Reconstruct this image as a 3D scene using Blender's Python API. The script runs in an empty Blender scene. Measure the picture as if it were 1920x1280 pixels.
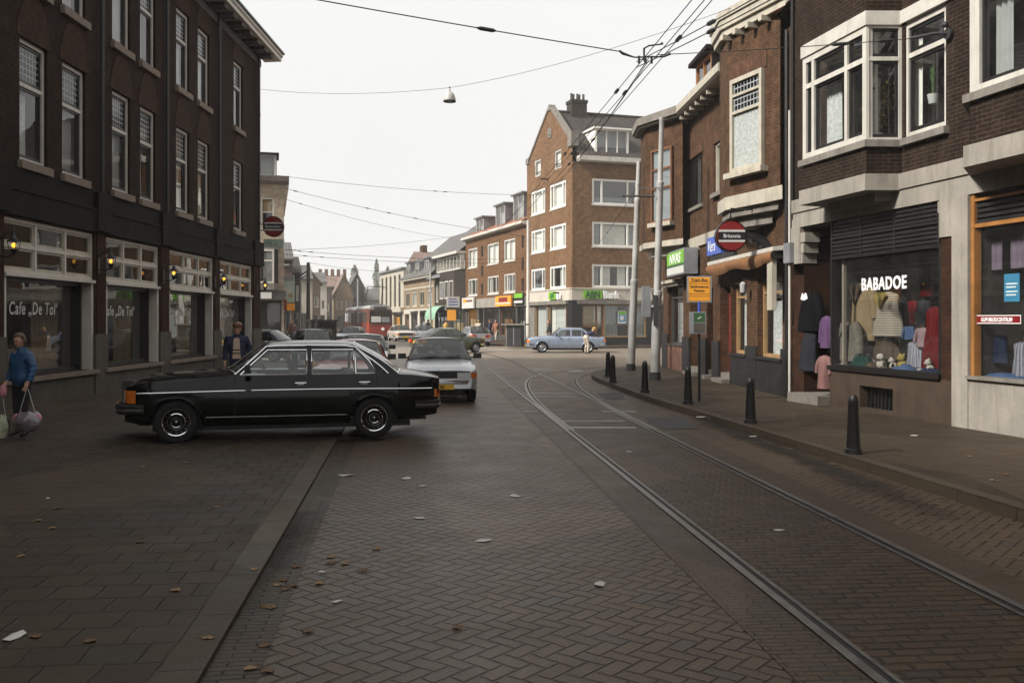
import bpy, bmesh, math, random
from mathutils import Vector, Matrix
random.seed(7)
S = bpy.context.scene
COL = S.collection
F, HX, HY, CH = 1800.0, 960.0, 600.0, 1.78
PI = math.pi
R = math.radians

def P(px, py, Y):
    return Vector(((px - HX) / F * Y, Y, CH - (py - HY) / F * Y))

def G(px, py, z=0.0):
    Y = (CH - z) * F / (py - HY)
    return Vector(((px - HX) / F * Y, Y, z))

# ------------------------------------------------------------------ mesh builder
class MB:
    def __init__(s):
        s.v = []; s.f = []; s.m = []; s.uv = {}; s.cur = 0; s.M = None
    def add(s, vs, fs, uvs=None):
        b = len(s.v)
        for p in vs:
            p = Vector(p)
            if s.M is not None: p = s.M @ p
            s.v.append(p)
        for k, f in enumerate(fs):
            if uvs: s.uv[len(s.f)] = uvs[k]
            s.f.append([b + i for i in f]); s.m.append(s.cur)
        return s
    def quad(s, a, b, c, d): return s.add([a, b, c, d], [(0, 1, 2, 3)])
    def poly(s, pts): return s.add(pts, [tuple(range(len(pts)))])
    def box(s, x0, x1, y0, y1, z0, z1):
        return s.add([(x0,y0,z0),(x1,y0,z0),(x1,y1,z0),(x0,y1,z0),(x0,y0,z1),(x1,y0,z1),(x1,y1,z1),(x0,y1,z1)],
                     [(0,3,2,1),(4,5,6,7),(0,1,5,4),(1,2,6,5),(2,3,7,6),(3,0,4,7)])
    def prism(s, pts, a, b, ax='y'):
        n = len(pts)
        def q(p, t):
            return {'x': (t, p[0], p[1]), 'y': (p[0], t, p[1]), 'z': (p[0], p[1], t)}[ax]
        vs = [q(p, a) for p in pts] + [q(p, b) for p in pts]
        fs = [tuple(range(n))[::-1], tuple(range(n, 2*n))] + [(i, (i+1) % n, n + (i+1) % n, n + i) for i in range(n)]
        return s.add(vs, fs)
    def ring(s, c, r, n, ax1, ax2):
        return [c + ax1 * (r * math.cos(2*PI*i/n)) + ax2 * (r * math.sin(2*PI*i/n)) for i in range(n)]
    def cyl(s, p0, p1, r0, r1=None, n=12, caps=True):
        return s.tube([p0, p1], [r0, r0 if r1 is None else r1], n, caps)
    def tube(s, pts, r, n=8, caps=True):
        pts = [Vector(p) for p in pts]
        if not isinstance(r, (list, tuple)): r = [r] * len(pts)
        rings = []
        up = Vector((0, 0, 1))
        for i, p in enumerate(pts):
            d = (pts[min(i+1, len(pts)-1)] - pts[max(i-1, 0)])
            if d.length < 1e-9: d = Vector((0, 0, 1))
            d.normalize()
            a = d.cross(up)
            if a.length < 1e-3: a = d.cross(Vector((0, 1, 0)))
            a.normalize(); b = a.cross(d)
            rings.append(s.ring(p, r[i], n, a, b))
        return s.loft(rings, caps)
    def loft(s, rings, caps=True, closed=True):
        n = len(rings[0]); vs = [p for rg in rings for p in rg]; fs = []
        for i in range(len(rings) - 1):
            for j in range(n if closed else n - 1):
                k = (j + 1) % n
                fs.append((i*n + j, i*n + k, (i+1)*n + k, (i+1)*n + j))
        if caps and closed:
            fs.append(tuple(range(n))[::-1]); fs.append(tuple(range((len(rings)-1)*n, len(rings)*n)))
        return s.add(vs, fs)
    def lathe(s, prof, n=24, c=(0, 0, 0), ax='z', caps=False):
        c = Vector(c)
        rings = []
        for r, t in prof:
            rg = []
            for i in range(n):
                a = 2*PI*i/n; u, v = r*math.cos(a), r*math.sin(a)
                rg.append(c + Vector({'z': (u, v, t), 'y': (u, t, v), 'x': (t, u, v)}[ax]))
            rings.append(rg)
        return s.loft(rings, caps)
    def ball(s, c, rx, ry=None, rz=None, nu=14, nv=9):
        ry = rx if ry is None else ry; rz = rx if rz is None else rz
        c = Vector(c); rings = []
        for j in range(nv + 1):
            t = PI * j / nv
            k = max(math.sin(t), 1e-3)
            rings.append([c + Vector((rx*k*math.cos(2*PI*i/nu), ry*k*math.sin(2*PI*i/nu), -rz*math.cos(t))) for i in range(nu)])
        return s.loft(rings, True)
    def sheet(s, rows):
        n = len(rows[0]); vs = [p for r in rows for p in r]; fs = []
        for i in range(len(rows) - 1):
            for j in range(n - 1):
                fs.append((i*n+j, i*n+j+1, (i+1)*n+j+1, (i+1)*n+j))
        return s.add(vs, fs)
    def mesh(s, name, mats, smooth=None):
        me = bpy.data.meshes.new(name)
        me.from_pydata([tuple(p) for p in s.v], [], s.f)
        if not isinstance(mats, (list, tuple)): mats = [mats]
        for m in mats: me.materials.append(M[m] if isinstance(m, str) else m)
        me.polygons.foreach_set('material_index', s.m)
        me.update()
        bm = bmesh.new(); bm.from_mesh(me)
        if not s.uv: bmesh.ops.recalc_face_normals(bm, faces=bm.faces)
        ul = bm.loops.layers.uv.new('UVMap'); Z = Vector((0, 0, 1))
        bm.faces.ensure_lookup_table()
        for fc in bm.faces:
            if fc.index in s.uv:
                for l, c in zip(fc.loops, s.uv[fc.index]): l[ul].uv = c
                continue
            nn = fc.normal
            if abs(nn.z) > .85:
                for l in fc.loops: l[ul].uv = (l.vert.co.x, l.vert.co.y)
            else:
                t = Z.cross(nn); t.normalize()
                if abs(t.x) >= abs(t.y):
                    if t.x < 0: t = -t
                elif t.y < 0: t = -t
                for l in fc.loops: l[ul].uv = (l.vert.co.dot(t), l.vert.co.z)
        bm.to_mesh(me); bm.free()
        if smooth is not None:
            me.polygons.foreach_set('use_smooth', [True] * len(me.polygons))
            try: me.set_sharp_from_angle(angle=R(smooth))
            except Exception: pass
        return me
    def build(s, name, mats, parent=None, loc=(0, 0, 0), rotz=0, smooth=None, label=None):
        return link(name, s.mesh(name, mats, smooth), parent, loc, rotz, label)

def link(name, me, parent=None, loc=(0, 0, 0), rotz=0, label=None):
    o = bpy.data.objects.new(name, me); COL.objects.link(o)
    o.parent = parent; o.location = loc
    o.rotation_euler = rotz if isinstance(rotz, (tuple, list)) else (0, 0, rotz)
    if label: o['label'] = label
    return o

def tag(o, label=None, cat=None, group=None, kind=None):
    if label: o['label'] = label
    if cat: o['category'] = cat
    if group: o['group'] = group
    if kind: o['kind'] = kind
    return o

def thing(name, label, cat, loc=(0, 0, 0), rotz=0, group=None):
    o = link(name, None, None, loc, rotz)
    o.empty_display_size = .2
    return tag(o, label, cat, group)

def copy_tree(o, parent=None):
    c = o.copy(); COL.objects.link(c); c.parent = parent
    for ch in list(o.children): copy_tree(ch, c)
    return c

CACHE = {}
def cached(key, fn):
    if key not in CACHE: CACHE[key] = fn()
    return CACHE[key]

def lerp(a, b, t): return a + (b - a) * t
def interp(tab, x):
    if x <= tab[0][0]: return tab[0][1]
    for (a, u), (b, v) in zip(tab, tab[1:]):
        if x <= b: return lerp(u, v, (x - a) / (b - a) if b > a else 1)
    return tab[-1][1]

def text(name, s, size, m, parent, loc, rot=(PI/2, 0, 0), extrude=.004, shear=0, xs=1.0, align='CENTER', bold=0, space=1.0):
    cu = bpy.data.curves.new(name, 'FONT')
    cu.body = s; cu.size = size; cu.extrude = extrude; cu.shear = shear; cu.align_x = align
    cu.offset = bold; cu.space_character = space; cu.resolution_u = 3
    t = bpy.data.objects.new(name, cu); COL.objects.link(t)
    dg = bpy.context.evaluated_depsgraph_get()
    me = bpy.data.meshes.new_from_object(t.evaluated_get(dg))
    bpy.data.objects.remove(t); bpy.data.curves.remove(cu)
    for v in me.vertices: v.co.x *= xs
    me.materials.clear(); me.materials.append(M[m])
    return link(name, me, parent, loc, rot)

# ------------------------------------------------------------------ materials
M = {}
class NT:
    def __init__(s, name):
        s.mat = bpy.data.materials.new(name); s.mat.use_nodes = True
        s.t = s.mat.node_tree; s.t.nodes.clear()
        s.out = s.t.nodes.new('ShaderNodeOutputMaterial'); M[name] = s.mat
    def n(s, ty, **kw):
        nd = s.t.nodes.new(ty)
        for k, v in kw.items(): setattr(nd, k, v)
        return nd
    def put(s, sock, v):
        if isinstance(v, bpy.types.NodeSocket): s.t.links.new(v, sock)
        elif v is not None: sock.default_value = v
    def m(s, op, a, b=None, c=None):
        nd = s.n('ShaderNodeMath', operation=op)
        s.put(nd.inputs[0], a)
        if b is not None: s.put(nd.inputs[1], b)
        if c is not None: s.put(nd.inputs[2], c)
        return nd.outputs[0]
    def mix(s, fac, a, b, mode='MIX'):
        nd = s.n('ShaderNodeMix', data_type='RGBA', blend_type=mode)
        s.put(nd.inputs[0], fac); s.put(nd.inputs[6], a); s.put(nd.inputs[7], b)
        return nd.outputs[2]
    def coord(s, which='Object'): return s.n('ShaderNodeTexCoord').outputs[which]
    def map(s, v, sc=(1, 1, 1), rot=(0, 0, 0)):
        nd = s.n('ShaderNodeMapping'); s.put(nd.inputs[0], v); nd.inputs[3].default_value = sc; nd.inputs[2].default_value = rot
        return nd.outputs[0]
    def noise(s, v, scale, det=3, rough=.6):
        nd = s.n('ShaderNodeTexNoise'); s.put(nd.inputs['Vector'], v)
        nd.inputs['Scale'].default_value = scale; nd.inputs['Detail'].default_value = det; nd.inputs['Roughness'].default_value = rough
        return nd.outputs[0]
    def ramp(s, f, a, b, c=0.0, d=1.0):
        nd = s.n('ShaderNodeMapRange'); s.put(nd.inputs[0], f)
        for i, v in enumerate((a, b, c, d)): nd.inputs[i+1].default_value = v
        return nd.outputs[0]
    def bump(s, h, st, dist=.01):
        nd = s.n('ShaderNodeBump'); s.put(nd.inputs['Height'], h); nd.inputs['Strength'].default_value = st; nd.inputs['Distance'].default_value = dist
        return nd.outputs[0]
    def bsdf(s, col, rough=.6, metal=0, normal=None, coat=0, spec=.5, emit=None, es=0):
        b = s.n('ShaderNodeBsdfPrincipled')
        s.put(b.inputs['Base Color'], col); s.put(b.inputs['Roughness'], rough); s.put(b.inputs['Metallic'], metal)
        b.inputs['Specular IOR Level'].default_value = spec
        if normal is not None: s.put(b.inputs['Normal'], normal)
        if coat: b.inputs['Coat Weight'].default_value = coat; b.inputs['Coat Roughness'].default_value = .05
        if emit: b.inputs['Emission Color'].default_value = emit; b.inputs['Emission Strength'].default_value = es
        s.t.links.new(b.outputs[0], s.out.inputs[0])
        return b

def c4(c): return (c[0], c[1], c[2], 1.0)

def plain(name, col, rough=.6, metal=0, var=.25, scale=5, bump=0, coat=0, spec=.5, emit=None, es=0, fine=0, streak=0):
    t = NT(name); co = t.coord()
    n1 = t.noise(co, scale, 4)
    col2 = tuple(x * (1 - var) for x in col); col3 = tuple(min(1, x * (1 + var * .6)) for x in col)
    c = t.mix(t.ramp(n1, .3, .7), c4(col2), c4(col3))
    if fine:
        n2 = t.noise(co, 90, 2); c = t.mix(t.ramp(n2, .35, .75, 0, fine), c, c4(tuple(x*.45 for x in col)))
    if streak:
        n3 = t.noise(t.map(co, (5, 5, .45)), 1.2, 5, .7); c = t.mix(t.ramp(n3, .46, .72, 0, streak), c, c4((col[0]*.42, col[1]*.39, col[2]*.34)))
        n4 = t.noise(co, 26, 3, .7); c = t.mix(t.ramp(n4, .55, .75, 0, streak*.6), c, c4(tuple(x*.55 for x in col)))
    rg = t.ramp(n1, .3, .7, rough * .85, min(1, rough * 1.15))
    nm = t.bump(t.noise(co, scale * 8, 3), bump) if bump else None
    t.bsdf(c, rg, metal, nm, coat, spec, c4(emit) if emit else None, es)

def brick(name, c1, c2, cm, bw=.215, bh=.066, ms=.011, grime=.55, bmp=.35, swap=False, rough=.9, patch=.5):
    t = NT(name); uv = t.coord('UV')
    wob = t.noise(uv, 3.0, 2)
    add = t.n('ShaderNodeVectorMath', operation='MULTIPLY_ADD')
    t.put(add.inputs[0], wob); add.inputs[1].default_value = (.012, .012, 0); t.put(add.inputs[2], uv)
    v = add.outputs[0]
    if swap: v = t.map(v, rot=(0, 0, PI/2))
    b = t.n('ShaderNodeTexBrick'); t.put(b.inputs['Vector'], v)
    b.inputs['Color1'].default_value = c4(c1); b.inputs['Color2'].default_value = c4(c2); b.inputs['Mortar'].default_value = c4(cm)
    b.inputs['Scale'].default_value = 1; b.inputs['Mortar Size'].default_value = ms; b.inputs['Mortar Smooth'].default_value = .2
    b.inputs['Bias'].default_value = -.1; b.inputs['Brick Width'].default_value = bw; b.inputs['Row Height'].default_value = bh
    fine = t.noise(uv, 16, 4, .75)
    c = t.mix(t.ramp(fine, .3, .72, 0, .75), b.outputs['Color'], c4(tuple(x*.45 for x in c1)))
    big = t.noise(t.map(uv, (1, .45, 1)), .7, 5, .65)
    c = t.mix(t.ramp(big, .35, .72, 0, grime), c, c4(tuple(x*.38 for x in c2)))
    mott = t.noise(uv, 3.2, 4, .75); c = t.mix(t.ramp(mott, .42, .7, 0, .6), c, c4(tuple(x*.42 for x in c2))); c = t.mix(t.ramp(mott, .48, .25, 0, .4), c, c4(tuple(min(1, x*1.5) for x in c1)))
    big2 = t.noise(t.map(uv, (2.2, .3, 1)), 1.3, 3, .6)
    c = t.mix(t.ramp(big2, .55, .8, 0, patch * .4), c, c4(tuple(min(1, x*1.6) for x in cm)))
    h = t.m('SUBTRACT', t.m('MULTIPLY', fine, .5), b.outputs['Fac'])
    t.bsdf(c, rough, 0, t.bump(h, bmp, .012), spec=.12)

def paving(name, kind, c1, c2, cj, rot=0, w=.1, joint=.05, wet=.62, lichen=.4, stain=.55, ratio=1.0, bmp=.6, far_sheen=None):
    t = NT(name); uv = t.coord('UV')
    wob = t.noise(uv, 1.6, 2)
    add = t.n('ShaderNodeVectorMath', operation='MULTIPLY_ADD')
    t.put(add.inputs[0], wob); add.inputs[1].default_value = (.06, .06, 0); t.put(add.inputs[2], uv)
    wob2 = t.noise(uv, 14, 2)
    add2 = t.n('ShaderNodeVectorMath', operation='MULTIPLY_ADD')
    t.put(add2.inputs[0], wob2); add2.inputs[1].default_value = (.012, .012, 0); t.put(add2.inputs[2], add.outputs[0])
    v = t.map(add2.outputs[0], (1/w, 1/w, 1), (0, 0, 0))
    if rot:
        v = t.map(add2.outputs[0], (1, 1, 1), (0, 0, rot)); v = t.map(v, (1/w, 1/w, 1))
    sp = t.n('ShaderNodeSeparateXYZ'); t.put(sp.inputs[0], v); u, vv = sp.outputs[0], sp.outputs[1]
    if kind == 'herring':
        i = t.m('FLOOR', u); j = t.m('FLOOR', vv); fu = t.m('SUBTRACT', u, i); fv = t.m('SUBTRACT', vv, j)
        r = t.m('FLOORED_MODULO', t.m('SUBTRACT', i, j), 4.0)
        r = t.m('ROUND', r)
        r = t.m('FLOORED_MODULO', r, 4.0)
        H = t.m('LESS_THAN', r, 1.5); V = t.m('SUBTRACT', 1.0, H); q = t.m('SUBTRACT', 3.0, r)
        a = t.m('ADD', t.m('MULTIPLY', H, t.m('ADD', fu, r)), t.m('MULTIPLY', V, t.m('ADD', fv, q)))
        b = t.m('ADD', t.m('MULTIPLY', H, fv), t.m('MULTIPLY', V, fu))
        ln = 2.0
        ix = t.m('SUBTRACT', i, t.m('MULTIPLY', H, r)); jy = t.m('SUBTRACT', j, t.m('MULTIPLY', V, q)); idz = H
    else:
        ln = ratio
        j = t.m('FLOOR', vv); off = t.m('MULTIPLY', t.m('FLOORED_MODULO', j, 2.0), ln * (.5 if kind == 'stretcher' else 0.0))
        us = t.m('ADD', u, off); i = t.m('FLOOR', t.m('DIVIDE', us, ln))
        a = t.m('SUBTRACT', us, t.m('MULTIPLY', i, ln)); b = t.m('SUBTRACT', vv, j)
        ix, jy, idz = i, j, 0.0
    d = t.m('MINIMUM', t.m('MINIMUM', a, t.m('SUBTRACT', ln, a)), t.m('MINIMUM', b, t.m('SUBTRACT', 1.0, b)))
    jn = t.ramp(d, joint * .45, joint * 1.5)
    cx = t.n('ShaderNodeCombineXYZ'); t.put(cx.inputs[0], ix); t.put(cx.inputs[1], jy); t.put(cx.inputs[2], idz)
    wn = t.n('ShaderNodeTexWhiteNoise', noise_dimensions='3D'); t.put(wn.inputs['Vector'], cx.outputs[0])
    rnd = wn.outputs['Value']
    c = t.mix(rnd, c4(c1), c4(c2))
    odd = t.ramp(rnd, .93, .95); c = t.mix(t.m('MULTIPLY', odd, .7), c, c4(tuple(x * 1.25 + .004 for x in (c1[2], c1[2], c1[2]))))
    fine = t.noise(uv, 45, 4, .8); c = t.mix(t.ramp(fine, .42, .66, 0, .9), c, c4(tuple(x * .3 for x in c1)))
    speck = t.noise(uv, 70, 2); c = t.mix(t.ramp(speck, .54, .66, 0, .75), c, c4(tuple(min(1, x * 2.2) for x in c2)))
    big = t.noise(uv, .35, 5, .65); c = t.mix(t.ramp(big, .38, .7, 0, stain), c, c4(tuple(x * .45 for x in c1)))
    mid = t.noise(uv, 1.7, 4, .65); c = t.mix(t.ramp(mid, .5, .78, 0, lichen), c, c4(tuple(x * 1.45 for x in c2)))
    gum = t.n('ShaderNodeTexVoronoi'); t.put(gum.inputs['Vector'], uv); gum.inputs['Scale'].default_value = 2.6
    c = t.mix(t.ramp(gum.outputs['Distance'], .035, .06, .55, 0), c, c4(tuple(x * .3 for x in c1)))
    jf = t.m('MULTIPLY', t.m('SUBTRACT', 1.0, jn), t.ramp(t.noise(uv, 2.3, 4, .7), .32, .62, .12, 1.0))
    c = t.mix(jf, c, c4(cj))
    vz = t.n('ShaderNodeTexVoronoi'); t.put(vz.inputs['Vector'], add.outputs[0]); vz.inputs['Scale'].default_value = .42; vz.inputs['Randomness'].default_value = 1.0
    vs = t.n('ShaderNodeSeparateXYZ'); t.put(vs.inputs[0], vz.outputs['Color']); c = t.mix(t.ramp(vs.outputs[0], .45, .55, 0, .3), c, c4(tuple(x * .5 for x in c1))); c = t.mix(t.ramp(vs.outputs[1], .6, .7, 0, .22), c, c4(tuple(min(1, x * 1.5) for x in c1)))
    if far_sheen:  # far paving lightened with distance: bright grazing sheen painted into the colour
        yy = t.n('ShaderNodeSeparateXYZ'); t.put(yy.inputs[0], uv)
        k = t.m('MULTIPLY', t.ramp(t.m('ADD', yy.outputs[1], t.m('MULTIPLY', big, 14.0)), far_sheen[0] + 7, far_sheen[1] + 7), far_sheen[2]); c = t.mix(k, c, c4((.23, .19, .15)))
    tilt = t.m('MULTIPLY', rnd, .6)
    h = t.m('ADD', t.m('ADD', jn, tilt), t.m('MULTIPLY', fine, .35))
    rg = t.ramp(mid, .3, .75, wet * .82, min(1, wet * 1.2))
    t.bsdf(c, rg, 0, t.bump(h, bmp, .012), spec=.2)

def glass(name, tint=(.9, .93, .92), ior=1.5, rough=.0, dirt=.05):
    t = NT(name)
    tr = t.n('ShaderNodeBsdfTransparent'); tr.inputs[0].default_value = c4(tint)
    gl = t.n('ShaderNodeBsdfGlossy'); gl.inputs[0].default_value = (1, 1, 1, 1); gl.inputs['Roughness'].default_value = rough
    co = t.coord('Object'); bp = t.bump(t.noise(co, 1.3, 1), .04, .05); t.put(gl.inputs['Normal'], bp)
    lw = t.n('ShaderNodeLayerWeight'); lw.inputs[0].default_value = .5; f0 = ((ior-1)/(ior+1))**2 * 1.8
    fr = t.m('ADD', f0, t.m('MULTIPLY', t.m('POWER', lw.outputs['Facing'], 5.0), 1 - f0))
    mx = t.n('ShaderNodeMixShader'); t.put(mx.inputs[0], fr); t.t.links.new(tr.outputs[0], mx.inputs[1]); t.t.links.new(gl.outputs[0], mx.inputs[2])
    df = t.n('ShaderNodeBsdfDiffuse'); df.inputs[0].default_value = (.35, .35, .33, 1)
    mx2 = t.n('ShaderNodeMixShader'); t.put(mx2.inputs[0], t.ramp(t.noise(co, 2, 4), .4, .8, dirt * .3, dirt * 1.5))
    t.t.links.new(mx.outputs[0], mx2.inputs[1]); t.t.links.new(df.outputs[0], mx2.inputs[2])
    t.t.links.new(mx2.outputs[0], t.out.inputs[0])

def leaded(name, pitch=.13, bar=.1):
    # small leaded lights: dark cames in a glass field
    t = NT(name); uv = t.coord('UV'); sp = t.n('ShaderNodeSeparateXYZ'); t.put(sp.inputs[0], t.map(uv, (1/pitch, 1/pitch, 1)))
    fx = t.m('FRACT', sp.outputs[0]); fy = t.m('FRACT', sp.outputs[1])
    d = t.m('MINIMUM', t.m('MINIMUM', fx, t.m('SUBTRACT', 1.0, fx)), t.m('MINIMUM', fy, t.m('SUBTRACT', 1.0, fy)))
    k = t.m('LESS_THAN', d, bar)
    b = t.n('ShaderNodeBsdfPrincipled'); b.inputs['Base Color'].default_value = (.3, .32, .33, 1); b.inputs['Roughness'].default_value = .4
    tr = t.n('ShaderNodeBsdfTransparent'); tr.inputs[0].default_value = (.55, .6, .62, 1)
    gl = t.n('ShaderNodeBsdfGlossy'); gl.inputs['Roughness'].default_value = .08
    lw = t.n('ShaderNodeLayerWeight'); lw.inputs[0].default_value = .5
    fr = t.m('ADD', .07, t.m('MULTIPLY', t.m('POWER', lw.outputs['Facing'], 5.0), .93))
    mx = t.n('ShaderNodeMixShader'); t.put(mx.inputs[0], fr); t.t.links.new(tr.outputs[0], mx.inputs[1]); t.t.links.new(gl.outputs[0], mx.inputs[2])
    m2 = t.n('ShaderNodeMixShader'); t.put(m2.inputs[0], k); t.t.links.new(mx.outputs[0], m2.inputs[1]); t.t.links.new(b.outputs[0], m2.inputs[2])
    t.t.links.new(m2.outputs[0], t.out.inputs[0])

def stripes(name, c1, c2, pitch=.1, ax=0, rough=.8, frac=.5):
    t = NT(name); uv = t.coord('UV'); sp = t.n('ShaderNodeSeparateXYZ'); t.put(sp.inputs[0], uv)
    f = t.m('LESS_THAN', t.m('FRACT', t.m('MULTIPLY', sp.outputs[ax], 1/pitch)), frac)
    c = t.mix(f, c4(c1), c4(c2)); n = t.noise(uv, 7, 3); c = t.mix(t.ramp(n, .3, .8, 0, .4), c, c4(tuple(x*.6 for x in c1)))
    t.bsdf(c, rough)

def tiles(name, c1, c2, pw=.25, ph=.3):
    t = NT(name); uv = t.coord('UV'); sp = t.n('ShaderNodeSeparateXYZ'); t.put(sp.inputs[0], uv)
    u = t.m('MULTIPLY', sp.outputs[0], 1/pw); v = t.m('MULTIPLY', sp.outputs[1], 1/ph)
    w = t.m('SINE', t.m('MULTIPLY', u, 2*PI)); fv = t.m('FRACT', v)
    cx = t.n('ShaderNodeCombineXYZ'); t.put(cx.inputs[0], t.m('FLOOR', u)); t.put(cx.inputs[1], t.m('FLOOR', v))
    wn = t.n('ShaderNodeTexWhiteNoise', noise_dimensions='2D'); t.put(wn.inputs['Vector'], cx.outputs[0])
    c = t.mix(wn.outputs['Value'], c4(c1), c4(c2)); n = t.noise(uv, .8, 4)
    c = t.mix(t.ramp(n, .4, .7, 0, .5), c, c4(tuple(x*.5 for x in c1)))
    h = t.m('ADD', t.m('MULTIPLY', w, .5), fv)
    t.bsdf(c, .8, 0, t.bump(h, .8, .04))

brick('brick_dark', (.037, .018, .010), (.014, .0085, .006), (.075, .054, .037), grime=.6)
brick('brick_dark_soldier', (.085, .045, .028), (.05, .028, .018), (.03, .022, .016), swap=True, grime=.45)
brick('brick_pier', (.065, .026, .014), (.034, .015, .009), (.03, .022, .016), grime=.4)
brick('brick_shop', (.036, .0195, .012), (.016, .010, .0075), (.07, .054, .042), grime=.5, patch=.7)
brick('brick_mid', (.118, .055, .027), (.055, .027, .0155), (.13, .094, .064), grime=.45)
brick('brick_mid_soldier', (.15, .07, .04), (.09, .042, .026), (.09, .07, .055), swap=True, grime=.4)
brick('brick_panel', (.21, .09, .06), (.14, .055, .04), (.24, .2, .17), grime=.3)
brick('brick_bank', (.262, .136, .066), (.15, .075, .037), (.25, .185, .12), grime=.5, patch=.3)
brick('brick_row', (.22, .105, .048), (.13, .061, .03), (.19, .135, .085), grime=.35)
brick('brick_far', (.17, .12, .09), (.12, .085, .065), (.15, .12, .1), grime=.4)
brick('brick_grey', (.075, .062, .052), (.05, .042, .036), (.06, .052, .045), grime=.4)
brick('brick_cream', (.5, .4, .3), (.42, .33, .25), (.4, .35, .28), grime=.35)
brick('brick_tan', (.36, .26, .16), (.28, .2, .12), (.25, .2, .15), grime=.3)
plain('white_paint', (.53, .5, .445), .5, var=.16, scale=2.5, bump=.08, fine=.12, streak=.3)
plain('cream_paint', (.45, .41, .33), .5, var=.18, scale=2.5, bump=.1, fine=.15, streak=.5)
plain('white_stucco', (.29, .262, .222), .85, var=.2, scale=1.6, bump=.6, fine=.2, streak=.6)
plain('bank_stucco', (.5, .455, .385), .8, var=.1, scale=1.5, bump=.2, streak=.3)
plain('frame_white', (.74, .72, .66), .5, var=.08, scale=2.5)
plain('stone_grey', (.2, .18, .155), .8, var=.3, scale=3, bump=.4, fine=.3, streak=.6)
plain('stone_dark', (.055, .05, .047), .7, var=.35, scale=2.5, bump=.3, fine=.25)
plain('stone_base', (.095, .085, .072), .8, var=.4, scale=1.5, bump=.4, fine=.3, spec=.2, streak=.6)
plain('sill_brown', (.19, .15, .115), .8, var=.3, scale=3, bump=.4, fine=.3)
plain('fascia_dark', (.011, .0095, .009), .8, var=.35, scale=2, bump=.1, spec=.12)
plain('black_paint', (.008, .008, .0085), .45, var=.3, scale=3, bump=.1)
plain('black_shop', (.012, .0115, .012), .55, var=.4, scale=2, bump=.3)
plain('brown_render', (.05, .03, .0165), .8, var=.3, scale=2.5, bump=.4, fine=.4, streak=.6)
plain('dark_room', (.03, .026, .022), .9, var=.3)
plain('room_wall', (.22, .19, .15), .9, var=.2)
plain('lead_grey', (.16, .165, .17), .6, var=.3, scale=2)
plain('wood_brown', (.16, .065, .025), .5, var=.35, scale=3, bump=.1)
plain('wood_tan', (.33, .2, .09), .5, var=.3, scale=3, bump=.1)
plain('wood_orange', (.3, .13, .035), .45, var=.3, scale=4, bump=.1)
plain('red_door', (.16, .02, .018), .45, var=.3)
plain('steel', (.21, .205, .2), .36, .85, var=.35, scale=6, bump=.1)
plain('steel_bar', (.34, .35, .36), .45, .5, var=.3, scale=6)
plain('groove', (.012, .012, .013), .8, var=.2)
plain('pole_grey', (.42, .41, .385), .6, .1, var=.25, scale=2.2, bump=.2, fine=.2)
plain('pole_dark', (.05, .05, .05), .6, .2, var=.3)
plain('wire_black', (.02, .02, .022), .6, var=.1)
plain('rust_steel', (.11, .06, .035), .7, .3, var=.4, scale=9)
plain('zinc', (.28, .29, .3), .5, .4, var=.25, scale=2)
plain('curtain_white', (.72, .69, .63), .9, var=.12, scale=3)
plain('curtain_grey', (.33, .33, .32), .9, var=.15, scale=3)
plain('curtain_lace', (.55, .55, .53), .9, var=.35, scale=14)
plain('curtain_dim', (.13, .095, .055), .9, var=.35, scale=4)
plain('curtain_tan', (.4, .27, .12), .9, var=.25, scale=4)
plain('leaf_green', (.05, .10, .02), .6, var=.4, scale=9)
plain('leaf_yellow', (.25, .2, .03), .6, var=.4, scale=9)
plain('tree_haze_green', (.2, .225, .175), .8, var=.4, scale=1.5)  # leaf green paled, with distance haze mixed into the colour
plain('bark', (.08, .06, .045), .9, var=.3)
plain('letter_white', (.8, .8, .78), .5, var=.06)
plain('letter_script', (.62, .63, .6), .5, var=.1)
plain('letter_black', (.012, .012, .012), .5, var=.1)
plain('sign_yellow', (.72, .30, .02), .45, var=.1)
plain('sign_orange', (.85, .33, .02), .4, var=.1)
plain('sign_red', (.2, .011, .012), .35, var=.15)
plain('sign_green', (.16, .42, .02), .4, var=.1)
plain('sign_dkgreen', (.03, .09, .03), .5, var=.2)
plain('sign_blue', (.05, .1, .42), .4, var=.15)
plain('sign_ltblue', (.04, .22, .38), .4, var=.15)
plain('sign_white', (.56, .55, .52), .45, var=.08)
plain('sign_mint', (.42, .5, .44), .5, var=.12)
plain('paper', (.5, .48, .45), .8, var=.12, scale=12)
plain('leaf_brown', (.12, .065, .03), .8, var=.35, scale=20)
plain('leaf_tan', (.22, .135, .065), .8, var=.35, scale=20)
plain('awning_orange', (.2, .09, .032), .8, var=.2, scale=3)
plain('awning_green', (.24, .4, .28), .7, var=.15)
plain('awning_brown', (.06, .045, .035), .7, var=.2)
tiles('tile_orange', (.30, .095, .04), (.22, .065, .03))
tiles('tile_far', (.2, .13, .1), (.16, .105, .085)); tiles('tile_dark', (.03, .024, .021), (.045, .034, .028))  # tile_far: orange tiles muted, distance haze put into the colour
tiles('tile_grey', (.115, .11, .105), (.085, .08, .076))
glass('glass'); glass('glass_shop', (.94, .95, .94), 1.45, 0, .03); glass('glass_far', (.5, .55, .58), 1.7, 0, .1)
glass('glass_car_dark', (.42, .46, .47), 1.5, 0, .06); glass('glass_car', (.82, .88, .87), 1.5, 0, .04)
leaded('leaded')
plain('skin', (.52, .29, .2), .55, var=.1)
plain('hair_brown', (.09, .045, .022), .6, var=.3, scale=30)
plain('hair_blond', (.42, .26, .09), .6, var=.3, scale=30)
plain('eye_dark', (.02, .012, .01), .2, var=.1)
plain('lip', (.35, .12, .1), .5, var=.1)
def lamp_mat(name, col, e):
    plain(name, col, .4, emit=col, es=e)
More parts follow.
